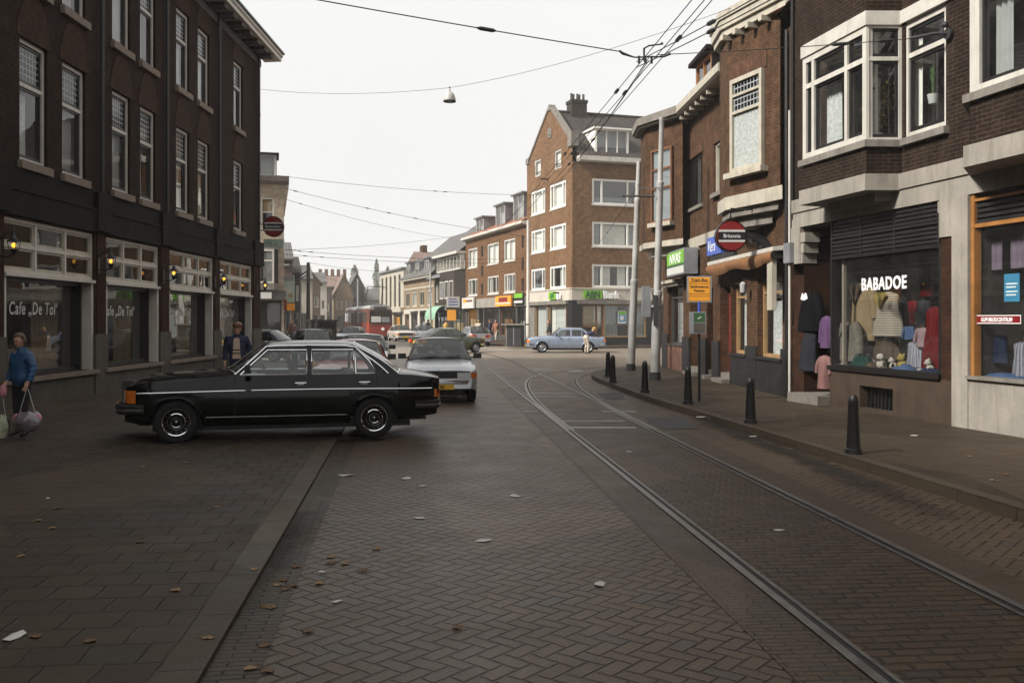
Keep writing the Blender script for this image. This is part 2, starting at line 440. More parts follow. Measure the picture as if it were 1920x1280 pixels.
lamp_mat('bulb_yellow', (1.0, .45, .045), 1.2)
lamp_mat('bulb_warm', (1.0, .42, .08), 1.6)

# ------------------------------------------------------------------ facade helpers
def wall(mb, x0, x1, z0, z1, holes=(), y=0.0, reveal=.14, rm=None):
    xs = sorted({x0, x1, *[h[0] for h in holes], *[h[1] for h in holes]}); zs = sorted({z0, z1, *[h[2] for h in holes], *[h[3] for h in holes]})
    xs = [x for x in xs if x0 - 1e-6 <= x <= x1 + 1e-6]; zs = [z for z in zs if z0 - 1e-6 <= z <= z1 + 1e-6]
    for a, b in zip(xs, xs[1:]):
        for c, d in zip(zs, zs[1:]):
            mx, mz = (a+b)/2, (c+d)/2
            if any(h[0] < mx < h[1] and h[2] < mz < h[3] for h in holes): continue
            mb.quad((a, y, c), (b, y, c), (b, y, d), (a, y, d))
    k = mb.cur
    if rm is not None: mb.cur = rm
    for a, b, c, d in [h[:4] for h in holes]:
        e = y + reveal
        mb.quad((a, y, c), (a, e, c), (a, e, d), (a, y, d)); mb.quad((b, y, c), (b, y, d), (b, e, d), (b, e, c))
        mb.quad((a, y, d), (a, e, d), (b, e, d), (b, y, d)); mb.quad((a, y, c), (b, y, c), (b, e, c), (a, e, c))
    mb.cur = k

def shell(mb, x0, x1, y0, y1, z0, z1, front=False):
    mb.quad((x0, y1, z0), (x1, y1, z0), (x1, y1, z1), (x0, y1, z1))
    mb.quad((x0, y0, z0), (x0, y1, z0), (x0, y1, z1), (x0, y0, z1)); mb.quad((x1, y0, z0), (x1, y1, z0), (x1, y1, z1), (x1, y0, z1))
    mb.quad((x0, y0, z1), (x1, y0, z1), (x1, y1, z1), (x0, y1, z1))

def cloth_mesh(w, h, mats, amp=.022, pitch=.11, seed=0, gather=0):
    def f():
        rnd = random.Random(seed); n = max(6, int(w / pitch * 6)); ph = rnd.random() * 6
        rows = []
        for j in range(7):
            z = h * j / 6
            rows.append([(w*i/n, amp * math.sin(2*PI*(w*i/n)/pitch + ph + .5*math.sin(3.1*w*i/n + ph)) * (1.15 - .35*j/6), z) for i in range(n + 1)])
        return MB().sheet(rows).mesh('curtain', mats, 180)
    return cached(('cl', round(w, 3), round(h, 3), mats, amp, pitch, seed), f)

def window(par, x, y, z, w, h, rot=0, mull=(), trans=(), t=.07, mt=.05, depth=.08, fm='white_paint', gm='glass', curtains=(), sash=None, st=.045,
           sill=None, sm='sill_brown', sproj=.08, sh=.09, name='window', label=None, upper=None, back=None):
    """frame with optional darker inner sash; mull/trans in metres from left/bottom"""
    key = ('wf', round(w, 3), round(h, 3), tuple(mull), tuple(trans), t, mt, depth, fm, sash, st)
    def frame():
        mb = MB()
        mb.box(0, t, 0, depth, 0, h); mb.box(w - t, w, 0, depth, 0, h); mb.box(t, w - t, .001, depth - .001, 0, t); mb.box(t, w - t, .001, depth - .001, h - t, h)
        xs = [t] + [m_ for m_ in mull] + [w - t]
        for m_ in mull: mb.box(m_ - mt/2, m_ + mt/2, .002, depth - .002, t, h - t)
        for tr in trans:
            tr_, x0, x1 = tr if isinstance(tr, tuple) else (tr, t, w - t)
            mb.box(x0, x1, .006, depth - .006, tr_ - mt/2, tr_ + mt/2)
        if sash:
            mb.cur = 1
            zs = [t] + [(q[0] if isinstance(q, tuple) else q) for q in trans] + [h - t]
            for xa, xb in zip(xs, xs[1:]):
                a = xa + (0 if xa == t else mt/2); b = xb - (0 if xb == w - t else mt/2)
                for za, zb in zip(zs, zs[1:]):
                    c = za + (0 if za == t else mt/2); d = zb - (0 if zb == h - t else mt/2)
                    y0, y1 = depth*.35, depth*.85
                    mb.box(a, a+st, y0, y1, c, d); mb.box(b-st, b, y0, y1, c, d); mb.box(a+st, b-st, y0+.001, y1-.001, c, c+st*1.3); mb.box(a+st, b-st, y0+.001, y1-.001, d-st, d)
        return mb.mesh(name, [fm, sash or fm])
    o = link(name, cached(key, frame), par, (x, y, z), rot, label)
    pm = cached(('pane', round(w, 3), round(h, 3), gm, depth, upper), lambda: pane_mesh(w, h, depth, gm, upper))
    link('pane', pm, o)
    for k, (a, b, c, d, m_) in enumerate(curtains):
        link('curtain', cloth_mesh((b-a)*w, (d-c)*h, m_, seed=k + int(x*7) % 5), o, (a*w, depth + .1 + .03*k, c*h))
    if sill:
        sk = cached(('sill', round(w, 3), sm, sproj, sh, sill), lambda: MB().box(-sill, w + sill, -sproj, .12, -sh, -.002).mesh('sill', sm))
        link('sill', sk, o)
    return o

def pane_mesh(w, h, depth, gm, upper):
    mb = MB(); y = depth * .6
    zc = upper[0] if upper else h
    mb.quad((.01, y, .01), (w-.01, y, .01), (w-.01, y, zc), (.01, y, zc))
    if upper:
        mb.cur = 1; mb.quad((.01, y, zc), (w-.01, y, zc), (w-.01, y, h-.01), (.01, y, h-.01))
    return mb.mesh('pane', [gm, upper[1] if upper else gm])
# ------------------------------------------------------------------ ground, roads, pavements, track
paving('pave_road', 'herring', (.122, .083, .054), (.085, .060, .041), (.012, .009, .007), rot=R(39), w=.105, joint=.075, wet=.42, bmp=.9, far_sheen=(20, 46, .8))
paving('pave_track', 'stretcher', (.098, .062, .036), (.046, .031, .02), (.004, .0035, .003), w=.105, joint=.11, ratio=2.0, wet=.45, bmp=.9, far_sheen=(32, 58, .8))
paving('pave_flank', 'stretcher', (.098, .068, .044), (.072, .051, .034), (.010, .008, .006), w=.062, joint=.09, ratio=3.4, wet=.46, lichen=.2, far_sheen=(32, 58, .8))
paving('pave_tiles', 'stretcher', (.076, .053, .034), (.032, .024, .0165), (.005, .0045, .004), rot=R(-6), w=.3, joint=.026, wet=.6, stain=.6, lichen=.4)
paving('pave_tiles_right', 'stretcher', (.074, .052, .033), (.034, .026, .018), (.006, .005, .004), rot=R(84), w=.3, joint=.025, wet=.6, stain=.75, lichen=.3)
paving('pave_kerb', 'stack', (.086, .065, .044), (.064, .049, .034), (.008, .006, .005), w=.3, joint=.02, ratio=3.0, wet=.6)
paving('pave_gutter', 'stretcher', (.068, .046, .028), (.048, .034, .022), (.006, .005, .004), w=.062, joint=.1, ratio=3.6, wet=.5, stain=.8)
plain('asphalt_dark', (.045, .043, .042), .75, var=.35, scale=3, bump=.4, fine=.5)
plain('kerb_stone', (.10, .088, .074), .8, var=.3, scale=3, bump=.4, fine=.3)
plain('line_paint', (.24, .215, .18), .7, var=.35, scale=4, fine=.3)

tag(MB().quad((-900, -160, -.03), (900, -160, -.03), (900, 1500, -.03), (-900, 1500, -.03)).build('ground', 'asphalt_dark'), kind='structure')
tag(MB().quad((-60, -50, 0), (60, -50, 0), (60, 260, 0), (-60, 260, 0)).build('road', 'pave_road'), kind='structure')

def strip_mesh(pts, w0, w1, z, mat, name, parent=None):
    """flat ribbon along pts (x,y), offsets w0..w1 to the right of travel, uv = (across, along)"""
    mb = MB(); d = 0; prev = None
    n = len(pts)
    for i in range(n):
        p = Vector(pts[i]); a = Vector(pts[max(i-1, 0)]); b = Vector(pts[min(i+1, n-1)])
        t = (b - a).normalized(); nr = Vector((t.y, -t.x))
        if i: d += (p - Vector(pts[i-1])).length
        L = p + nr * w0; Q = p + nr * w1
        cur = ((L.x, L.y, z), (Q.x, Q.y, z), d)
        if prev: mb.add([prev[0], prev[1], cur[1], cur[0]], [(0, 1, 2, 3)], [[(w0, prev[2]), (w1, prev[2]), (w1, cur[2]), (w0, cur[2])]])
        prev = cur
    return mb.build(name, mat, parent)

def sub(pts, step=.6):
    out = []
    for a, b in zip(pts, pts[1:]):
        a, b = Vector(a), Vector(b); k = max(1, int((b-a).length/step))
        out += [tuple(a.lerp(b, i/k)) for i in range(k)]
    return out + [tuple(pts[-1])]

def smooth_path(pts, it=3):
    for _ in range(it):
        q = [pts[0]]
        for a, b in zip(pts, pts[1:]):
            q += [(a[0]*.75+b[0]*.25, a[1]*.75+b[1]*.25), (a[0]*.25+b[0]*.75, a[1]*.25+b[1]*.75)]
        pts = q + [pts[-1]]
    return pts

# straight track (centre line) running up the street and bending left towards the tram
TR = [(2.53 + .087*(4.71 - y), y) for y in range(-12, 45, 3)]
TR = smooth_path(TR + [(-1.9, 50), (-4.0, 60), (-6.9, 70.5), (-9.6, 80), (-13.6, 94), (-18, 110), (-26, 140), (-38, 185)], 2)
TC = smooth_path([(1.62, 15.5), (1.36, 18.5), (1.13, 22), (1.05, 26.5), (1.3, 30.0), (2.3, 33.6), (4.6, 36.6), (8.5, 38.7), (14, 40.6), (30, 46)], 3)
def track(name, path, label, z):
    r = thing(name, label, 'tram track')
    for sgn in (-1, 1):
        c = .7175 * sgn
        o = MB()
        for (a, b, zz, m) in ((-.03, .03, .012, 0), (.03 if sgn < 0 else -.075, .075 if sgn < 0 else -.03, .004, 1), (.075 if sgn < 0 else -.105, .105 if sgn < 0 else -.075, .009, 0)):
            prev = None; o.cur = m
            for i, p in enumerate(path):
                t = (Vector(path[min(i+1, len(path)-1)]) - Vector(path[max(i-1, 0)])).normalized(); nr = Vector((t.y, -t.x))
                A = Vector(p) + nr*(c+a); B = Vector(p) + nr*(c+b)
                cur = ((A.x, A.y, zz+z), (B.x, B.y, zz+z))
                if prev: o.quad(prev[0], prev[1], cur[1], cur[0])
                prev = cur
        o.build('rail', ['steel', 'groove'], r)
    return r
near = [p for p in TR if p[1] < 46]
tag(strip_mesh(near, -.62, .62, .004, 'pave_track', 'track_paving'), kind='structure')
for a, b in ((-1.12, -.72), (.72, 1.12), (-.715, -.62), (.62, .715)):
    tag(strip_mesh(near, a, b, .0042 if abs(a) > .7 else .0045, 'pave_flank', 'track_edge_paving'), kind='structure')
t1 = track('tram_track', TR, 'straight embedded tram track running up the cobbled street towards the red tram', .003)
t2 = track('tram_track', TC, 'curved branch tram track turning off to the right at the corner', .0055)
# steel drain bars across the track
for (pa, pb, py, wd) in ((1052, 1171, 789.6, .10), (1066, 1192, 802, .16), (999, 1078, 738, .13), (1003, 1080, 744, .10), (980, 1008, 771.5, .10), (1128, 1193, 772, .12)):
    a = G(pa, py); b = G(pb, py)
    MB().box(a.x, b.x, a.y - wd/2, a.y + wd/2, .004, .0105).build('drain_bar', 'steel_bar', t1)
for q in ([(1205, 784), (1283, 782), (1312, 803), (1246, 806)], [(1118, 737), (1166, 736), (1172, 748), (1137, 750)]):
    g = [G(*p) for p in q]
    tag(MB().poly([(p.x, p.y, .0078) for p in g]).build('road_patch', 'asphalt_dark'), kind='structure')
# worn pale paint by the crossing
for q in ([(1000, 690), (1040, 692), (1024, 697), (996, 695)], [(1055, 692), (1090, 692), (1095, 699), (1068, 699)], [(925, 688), (955, 688), (957, 691), (930, 691)], [(905, 655), (945, 653), (966, 657), (930, 658)], [(885, 652), (910, 651), (925, 654), (890, 655)]):
    g = [G(*p) for p in q]
    tag(MB().poly([(p.x, p.y, .0086) for p in g]).build('road_marking', 'line_paint'), kind='structure')

# right pavement with stone kerb rounding the corner
KR = smooth_path([(6.9, -12), (4.5, 8.43), (3.465, 16.86), (2.93, 21), (2.52, 26.2), (2.38, 29), (2.6, 31), (3.2, 32.9), (4.4, 34.6), (6.5, 36.1), (10, 37.6), (30, 44)], 2)
def pavement(name, path, inner, z, mat, kmat, kw=.16, drop=0):
    """path: kerb edge; inner: closing points behind"""
    n = len(path); off = []
    for i, p in enumerate(path):
        t = (Vector(path[min(i+1, n-1)]) - Vector(path[max(i-1, 0)])).normalized(); nr = Vector((t.y, -t.x)); off.append(Vector(p) + nr * kw)
    mb = MB(); d = 0
    for i in range(n - 1):
        a, b, c, e = Vector(path[i]), Vector(path[i+1]), off[i+1], off[i]; L = (b-a).length
        mb.add([(a.x, a.y, z+.004), (b.x, b.y, z+.004), (c.x, c.y, z+.004), (e.x, e.y, z+.004)], [(0, 1, 2, 3)], [[(d, 0), (d+L, 0), (d+L, .28), (d, .28)]])
        mb.add([(a.x, a.y, -.02), (b.x, b.y, -.02), (b.x, b.y, z+.004), (a.x, a.y, z+.004)], [(0, 1, 2, 3)], [[(d, .3), (d+L, .3), (d+L, .58), (d, .58)]])
        d += L
    tag(mb.build('kerb', kmat), kind='structure')
    tag(MB().poly([(p.x, p.y, z) for p in off] + [(p[0], p[1], z) for p in inner]).build(name, mat), kind='structure')
pavement('pavement', KR, [(30, -12)], .12, 'pave_tiles_right', 'pave_kerb')
# left pavement: low kerb, gutter of bricks
KL = [(-1.53 - .1103*(y - 4.71), y) for y in (-12, 0, 4.71, 11.2, 20, 30, 35)]
KL = smooth_path(KL + [(-5.5, 37.6), (-7.0, 39.4), (-9.5, 40.3), (-30, 41.5)], 2)
KLr = [(x, y) for x, y in KL][::-1]
pavement('pavement', KLr, [(-30, -12)], .035, 'pave_tiles', 'pave_kerb', kw=.24)
gl = [p for p in KL if p[1] < 36]
tag(strip_mesh(gl, .0, .27, .004, 'pave_gutter', 'gutter'), kind='structure')
# pavement before the bank and the shop row, and beyond the left side street
A = [(26, 67.0), (16, 63.6), (6.5, 60.4), (4.0, 59.8), (1.8, 60.8), (-.6, 65), (-3.2, 72), (-9.5, 91), (-22, 128), (-40, 180)]
pavement('pavement', smooth_path(A, 2), [(40, 180), (40, 70)], .1, 'pave_tiles_right', 'pave_kerb')
B = smooth_path([(-30, 57.2), (-14.8, 57.2), (-12.3, 57.8), (-11.4, 59.6), (-12.6, 67), (-17.5, 85), (-26, 120), (-44, 180)][::-1], 2)
pavement('pavement', B, [(-40, 57.2), (-90, 180)], .1, 'pave_tiles_right', 'pave_kerb')
# ------------------------------------------------------------------ the cafe building on the left (local x = along the street, y = into the house)
cafe = thing('corner_building', 'long dark brick corner house with a cafe on the ground floor and white cornice', 'building', (-9.9, 0, 0), PI/2)
CX0, CX1 = -48.0, 37.75
GW = [(18.72, 22.75), (23.42, 26.95), (27.75, 31.85), (32.55, 36.6)]
UW = [(19.30, 1.15), (21.13, 1.15), (23.77, 1.13), (25.56, 1.1), (28.3, 1.15), (30.25, 1.15), (34.15, 1.15)]
UWB = [(16.4, 1.15), (13.6, 1.15)]
for z0, z1, m, hs in ((.0, .55, 'stone_base', []), (.55, 3.85, 'brick_pier', [(a, b, .62, 3.82) for a, b in GW] + [])):
    mb = MB(); wall(mb, CX0, CX1, z0 if z0 == 0 else .55, z1, hs, 0, .5); mb.build('wall', m, cafe)
mb = MB()
wall(mb, CX0, CX1, 3.85, 12.1, [(a, a+w, 5.0, 7.5) for a, w in UW + UWB] + [(a, a+w, 8.68, 11.05) for a, w in UW + UWB], 0, .16)
shell(mb, CX0, CX1, 0, 11, 0, 12.1)
mb.build('wall', 'brick_dark', cafe)
mb = MB(); mb.box(CX0 + .1, CX1 - .1, .3, 10.9, 4.2, 4.3); mb.box(CX0 + .1, CX1 - .1, .3, 10.9, 8.0, 8.1); mb.box(CX0 + .1, CX1 - .1, 5.0, 5.1, .05, 12.0)
mb.build('floors', 'dark_room', cafe)
# stone pier bases, fascia bands, plinth
prs = [(18.05, 18.72), (22.75, 23.42), (26.95, 27.75), (31.85, 32.55), (36.6, 37.79)]
for a, b in prs:
    MB().box(a - .02, b + .02, -.05, .02, 0, 1.45).build('pier_base', 'stone_base', cafe)
    MB().box(a + .1, b - .1, -.03, .05, 1.45, 3.85).build('pier', 'brick_pier', cafe)
mb = MB(); mb.box(CX0, CX1 + .06, -.07, .1, 3.86, 4.36); mb.box(CX0, CX1 + .09, -.10, .1, 4.362, 4.42); mb.box(CX0, CX1 + .03, -.035, .1, 4.422, 4.84)
for a, b in prs: mb.box(a - .05, b + .05, -.13, 0, 3.9, 4.8)
mb.build('fascia', 'fascia_dark', cafe)
# big cafe windows
for k, (a, b) in enumerate(GW):
    w = b - a
    wn = window(cafe, a, .05, 2.72, w, 1.1, mull=(w*.335, w*.665), trans=(.55,), t=.07, mt=.075, depth=.1, fm='white_paint', sash='cream_paint', st=.05, gm='glass_shop', name='transom_window')
    mb = MB(); mb.box(0, w, -.09, .12, -.07, -.002); mb.build('ledge', 'white_paint', wn)
    dw = link('display_window', None, cafe, (a, 0, .62))
    mb = MB(); mb.box(w - .11, w, .02, .25, 0, 2.03); mb.box(0, .11, .02, .25, 0, 2.03); mb.cur = 1
    mb.box(w - .17, w, .25, .46, .0, 2.03); mb.box(0, .12, .25, .46, 0, 2.03); mb.box(.12, w - .17, .3, .44, 0, .09); mb.box(.12, w - .17, .3, .44, 1.95, 2.03)
    f = mb.build('frame', ['white_paint', 'black_paint'], dw)
    MB().quad((.1, .37, .05), (w - .12, .37, .05), (w - .12, .37, 2.0), (.1, .37, 2.0)).build('pane', 'glass_shop', dw)
    MB().box(-.12, w + .1, -.1, .5, -.1, -.003).build('sill', 'sill_brown', dw)
    # sill stone panels below
    pn = MB(); pn.box(a + .1, b - .05, -.02, .02, .03, .5); pn.build('base_panel', 'stone_base', cafe)
    # lettering on the glass
    sz = .38 if k == 0 else .36
    t = text('lettering', "Cafe „De Tol‘", sz, 'letter_script', dw, (w*.47, .362, 1.28), shear=.12, xs=.86, extrude=.002, bold=.004, space=1.12)
    # curtain behind and a table edge
    link('curtain', cloth_mesh(w*.32, 1.85, 'curtain_dim', seed=k), dw, (w*.55, .62, .08))
    link('curtain', cloth_mesh(w*.18, 1.85, 'curtain_dim', seed=k+3), dw, (w*.12, .66, .08))
# upper windows
for z0, h in ((5.0, 2.5), (8.68, 2.37)):
    for k, (a, w) in enumerate(UW + UWB):
        cur = [((.06, .5, .03, .58, 'curtain_white'), (.55, .95, .03, .58, 'curtain_grey')), ((.05, .95, .03, .6, 'curtain_grey'),), ((.05, .62, .04, .58, 'curtain_lace'),)][(k + int(z0)) % 3]
        o = window(cafe, a, .07, z0, w, h, trans=(h*.63,), t=.085, mt=.08, depth=.1, fm='white_paint', sash='black_paint', st=.055, curtains=cur,
               sill=.09, sproj=.17, sh=.17, upper=(h*.63, 'leaded'))
        mb = MB(); c = w/2
        mb.prism([(c - .72, h + .01), (c + .72, h + .01), (c + .62, h + .42), (c + .42, h + .8), (c + .18, h + .98), (c - .18, h + .98), (c - .42, h + .8), (c - .62, h + .42)], -.085, -.03)
        mb.build('brick_arch', 'brick_dark_soldier', o)
for y in (22.98, 27.32, 32.2, 37.2, 17.9):
    mb = MB(); mb.tube([(y, -.1, 4.85), (y, -.1, 12.0)], .05, 8)
    for zz in (5.5, 7.6, 9.7, 11.6): mb.tube([(y, -.1, zz), (y, -.1, zz + .08)], .062, 8)
    mb.build('downpipe', 'black_paint', cafe, smooth=40)
# projecting white cornice with boards underneath
mb = MB()
prof = [(-.72, 12.4), (-.72, 12.30), (-.66, 12.26), (-.66, 12.13), (0.02, 12.1), (.02, 12.4)]
mb.prism(prof, CX0, CX1 + .75, 'x'); mb.build('cornice', 'white_paint', cafe)
mb = MB(); mb.box(CX0, CX1 + .8, -.78, .3, 12.402, 12.47); mb.build('gutter', 'black_paint', cafe)
mb = MB()
for i in range(86): mb.box(CX0 + i*1.0 + .2, CX0 + i*1.0 + .62, -.56, -.03, 11.98, 12.112)
mb.box(CX0, CX1 + .03, -.035, .06, 11.72, 11.98)
mb.build('cornice_board', 'stone_dark', cafe)
mb = MB(); mb.quad((CX0, .3, 12.42), (CX1, .3, 12.42), (CX1, 5.5, 12.9), (CX0, 5.5, 12.9)); mb.quad((CX0, 5.5, 12.9), (CX1, 5.5, 12.9), (CX1, 11, 12.1), (CX0, 11, 12.1)); mb.build('roof', 'tile_dark', cafe)

# wall lanterns with lit amber glass
def lantern(loc, label):
    r = thing('wall_lantern', label, 'lantern', loc, PI/2, 'lit lanterns along the cafe front')
    mb = MB(); mb.box(-.05, .05, .28, .32, -.28, .12); mb.tube([(0, .3, .08), (0, .16, .22), (0, 0, .25)], .016, 6); mb.tube([(0, .3, -.2), (0, .12, -.22), (0, 0, -.16)], .016, 6); mb.build('bracket', 'black_paint', r)
    mb = MB(); mb.lathe([(.012, .34), (.02, .22), (.06, .13), (.13, .085), (.135, .07), (.02, .08)], 8); mb.build('cap', 'black_paint', r, smooth=30)
    mb = MB(); mb.lathe([(.001, -.045), (.025, -.04), (.04, -.015), (.043, .012), (.033, .04), (.001, .05)], 12); mb.build('lamp_glass', 'bulb_yellow', r, smooth=60)
    mb = MB(); mb.lathe([(.001, -.2), (.03, -.17), (.06, -.11), (.09, -.08), (.02, -.078)], 8)
    for i in range(4): 
        a = PI/4 + i*PI/2; mb.tube([(.085*math.cos(a), .085*math.sin(a), -.08), (.118*math.cos(a), .118*math.sin(a), .075)], .008, 5)
    mb.build('cage', 'black_paint', r, smooth=30)
for px, py, lb in ((26, 460, 'amber wall lantern on the left-most pier by the girl in the blue jacket'), (208, 490, 'amber wall lantern on the pier between the first and second cafe windows from the left'),
                   (326, 512, 'amber wall lantern on the pier between the second and third cafe windows from the left'), (420, 523, 'amber wall lantern on the pier above the woman in the dark blue coat'), (497, 535, 'amber wall lantern at the street corner below the round sign')):
    Y = 9.57*F/(HX - px); lantern((-9.57, Y, CH - (py - HY)/F*Y), lb)
# a few warm lamps hanging inside the cafe
for x, y, lb in ((20.9, 2.0, 'small orange pendant lamp inside the left-most cafe window'), (25.6, 1.6, 'small orange pendant lamp inside the second cafe window from the left'), (30.3, 1.7, 'small orange pendant lamp inside the third cafe window from the left')):
    r = thing('pendant_lamp', lb, 'lamp', (-9.9 - y, x, 2.55))
    MB().tube([(0, 0, .15), (0, 0, 1.6)], .01, 5).build('cord', 'black_paint', r)
    MB().lathe([(.03, .16), (.08, .12), (.15, .0), (.14, .0), (.03, .13)], 14).build('lamp_shade', 'wood_brown', r, smooth=40)
    MB().ball((0, 0, .03), .05).build('bulb', 'bulb_warm', r, smooth=60)
# ------------------------------------------------------------------ right: the dark brick house with the clothes shop
RZ1 = math.atan2(-1, .2); O1 = Vector((5.934, 20.2, 0))
U1 = Vector((.2, -1, 0)).normalized(); D1 = Vector((1, .2, 0)).normalized()
def r1(px, py, d=0.0):
    """pixel -> (s, d, z) on the plane at depth d behind the shop front"""
    k = (px - HX)/F; q = Vector((k, 1, 0)); Y = ((O1 + D1*d).dot(D1)) / q.dot(D1)
    p = Vector((k*Y, Y, 0)) - O1
    return p.dot(U1), d, CH - (py - HY)/F*Y
def w1(s, d, z): v = O1 + U1*s + D1*d; return (v.x, v.y, z)
shop = thing('shop_house', 'dark brick house with white bay window above the children clothes shop', 'building', O1, RZ1)
E = 60.0
mb = MB()
wall(mb, 0, E, 4.28, 11.5, [(3.9, 5.0, 4.86, 7.05), (1.45, 3.75, 4.86, 7.05), (5.75, 9.2, 5.02, 7.1)], 0, .14); shell(mb, 0, E, 0, 9, 0, 11.5)
mb.build('wall', 'brick_shop', shop)
mb = MB(); wall(mb, 0, .42, .0, 2.72, [], 0); mb.quad((.42, 0, 0), (.42, 1.2, 0), (.42, 1.2, 3.7), (.42, 0, 3.7)); mb.build('brick_pier', 'brick_pier', shop)
mb = MB(); wall(mb, 4.9, 5.22, .0, 3.1, [], -.02); mb.quad((4.9, -.02, 0), (4.9, .4, 0), (4.9, .4, 3.1), (4.9, -.02, 3.1)); mb.build('brick_pier', 'brick_pier', shop)
# white beam, corbels, white pier, plaster plinth of the second shop
mb = MB(); mb.box(0, E, -.05, .3, 3.70, 4.005); mb.box(0, E, -.08, .3, 4.012, 4.28)
mb.box(-.02, .36, -.06, .3, 2.95, 3.7)
for i, (a, z) in enumerate(((.36, 3.38), (.36, 3.16), (.36, 2.95))): mb.box(.36, .56 - .06*i, -.05 + .004*i, .28, z, z + .2)
for i in range(3): mb.box(4.86 + .06*i, 4.9, -.05 + .004*i, .25, 3.12 + .19*(2-i), 3.30 + .19*(2-i))
mb.box(5.22, 5.6, -.06, .3, .1, 3.7); mb.box(4.9, 5.22, -.055, .3, 3.1, 3.7); mb.box(5.6, E, -.045, .3, .1, .88)
mb.build('stucco', 'white_stucco', shop)
mb = MB(); mb.box(5.6, E, -.1, .2, .882, .93); mb.build('ledge', 'stone_grey', shop)
# brown plinth with a cellar opening, window ledge
mb = MB(); wall(mb, 1.5, 4.9, 0, .82, [(2.55, 3.6, .18, .58)], -.03, .3); mb.quad((1.5, -.03, 0), (1.5, 1.2, 0), (1.5, 1.2, .82), (1.5, -.03, .82)); mb.box(4.9, 5.215, -.035, .0, 0, .82); mb.build('plinth', 'brown_render', shop)
mb = MB(); mb.box(2.5, 3.65, .2, .22, .15, .6)
for i in range(9): mb.box(2.6 + i*.115, 2.63 + i*.115, .1, .13, .18, .58)
mb.build('cellar_grille', 'black_paint', shop)
MB().box(1.47, 4.92, -.08, .12, .822, .905).build('window_ledge', 'fascia_dark', shop)
# shutter box over the shop window
mb = MB(); mb.box(1.5, 4.86, .03, .3, 3.0, 3.69)
for i in range(9): mb.box(1.52, 4.84, .0, .03, 3.04 + i*.072, 3.085 + i*.072)
for x in (1.52, 2.55, 3.6, 4.82): mb.box(x - .02, x + .02, -.012, .03, 3.0, 3.69)
mb.box(1.5, 4.86, -.02, .03, 3.34, 3.38)
mb.build('shutter_box', 'black_shop', shop)
dw = link('display_window', None, shop, (0, 0, 0))
mb = MB(); mb.box(1.5, 1.56, -.02, .08, .905, 3.0); mb.box(4.84, 4.9, -.02, .08, .905, 3.0); mb.box(1.56, 4.84, -.02, .08, 2.95, 3.0); mb.box(1.56, 4.84, -.02, .08, .905, .93); mb.build('frame', 'black_paint', dw)
MB().quad((1.53, .03, .92), (4.86, .03, .92), (4.86, .03, 2.98), (1.53, .03, 2.98)).build('pane', 'glass_shop', dw)
text('lettering', 'BABADOE', .31, 'letter_white', dw, (r1(1654, 529)[0] + .0, .02, r1(1654, 540)[2] - .02), extrude=.006, bold=.009, xs=.93, space=1.1)
mb = MB(); mb.box(1.5, 4.9, .05, 1.6, .82, .88); mb.build('display_floor', 'sign_white', dw)
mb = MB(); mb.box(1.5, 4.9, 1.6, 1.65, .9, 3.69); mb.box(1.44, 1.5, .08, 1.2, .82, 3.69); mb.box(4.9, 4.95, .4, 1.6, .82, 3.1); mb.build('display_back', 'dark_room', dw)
mb = MB(); mb.box(1.9, 2.55, 1.2, 1.3, .9, 2.75); mb.box(1.72, 1.78, .1, .16, .92, 2.95); mb.build('display_panel', 'room_wall', dw)
MB().tube([(1.6, .6, 2.78), (4.8, .6, 2.78)], .012, 6).build('hanging_rail', 'steel', dw)
# doorway
mb = MB(); mb.box(.42, 1.5, 1.2, 1.26, .1, 3.7); mb.box(.42, 1.5, 0, 1.2, 3.66, 3.69); mb.build('doorway', 'dark_room', shop)
d = mb = MB(); mb.box(.55, 1.4, 1.12, 1.18, .3, 2.35); mb.box(.62, 1.33, 1.1, 1.12, 1.2, 2.25); dd = mb.build('door', 'wood_brown', shop)
MB().ball((.66, 1.06, 1.2), .035).build('handle', 'steel', dd)
mb = MB(); mb.prism([(.38, -.35), (1.52, -.3), (1.5, 1.15), (.4, 1.15)], .1, .3, 'z'); mb.build('door_step', 'stone_grey', shop)
# second shop window (orange wood)
d2 = link('display_window', None, shop, (0, 0, 0))
mb = MB(); mb.box(5.62, 5.7, -.02, .1, .93, 4.0); mb.box(5.7, 9.6, -.015, .1, 3.18, 3.24); mb.box(5.7, 9.6, -.015, .1, 3.58, 3.62); mb.box(5.62, 9.68, -.02, .1, 3.96, 4.04); mb.box(9.6, 9.68, -.02, .1, .93, 3.96); mb.build('frame', 'wood_orange', d2)
MB().quad((5.7, .04, .95), (9.6, .04, .95), (9.6, .04, 3.2), (5.7, .04, 3.2)).build('pane', 'glass_shop', d2)
mb = MB()
mb.box(5.7, 9.6, .06, .2, 3.2, 4.0)
for i in range(9): mb.box(5.7, 9.6, .02, .06, 3.25 + i*.08, 3.3 + i*.08)
mb.build('shutter_box', 'black_shop', d2)
mb = MB(); mb.box(5.7, 9.6, .05, 1.6, .86, .92); mb.build('display_floor', 'room_wall', d2)
mb = MB(); mb.box(5.7, 9.6, 1.6, 1.66, .9, 3.3); mb.box(5.62, 5.68, .1, 1.6, .9, 3.3); mb.box(5.7, 9.6, .2, 1.6, 3.3, 3.36); mb.build('display_back', 'dark_room', d2)
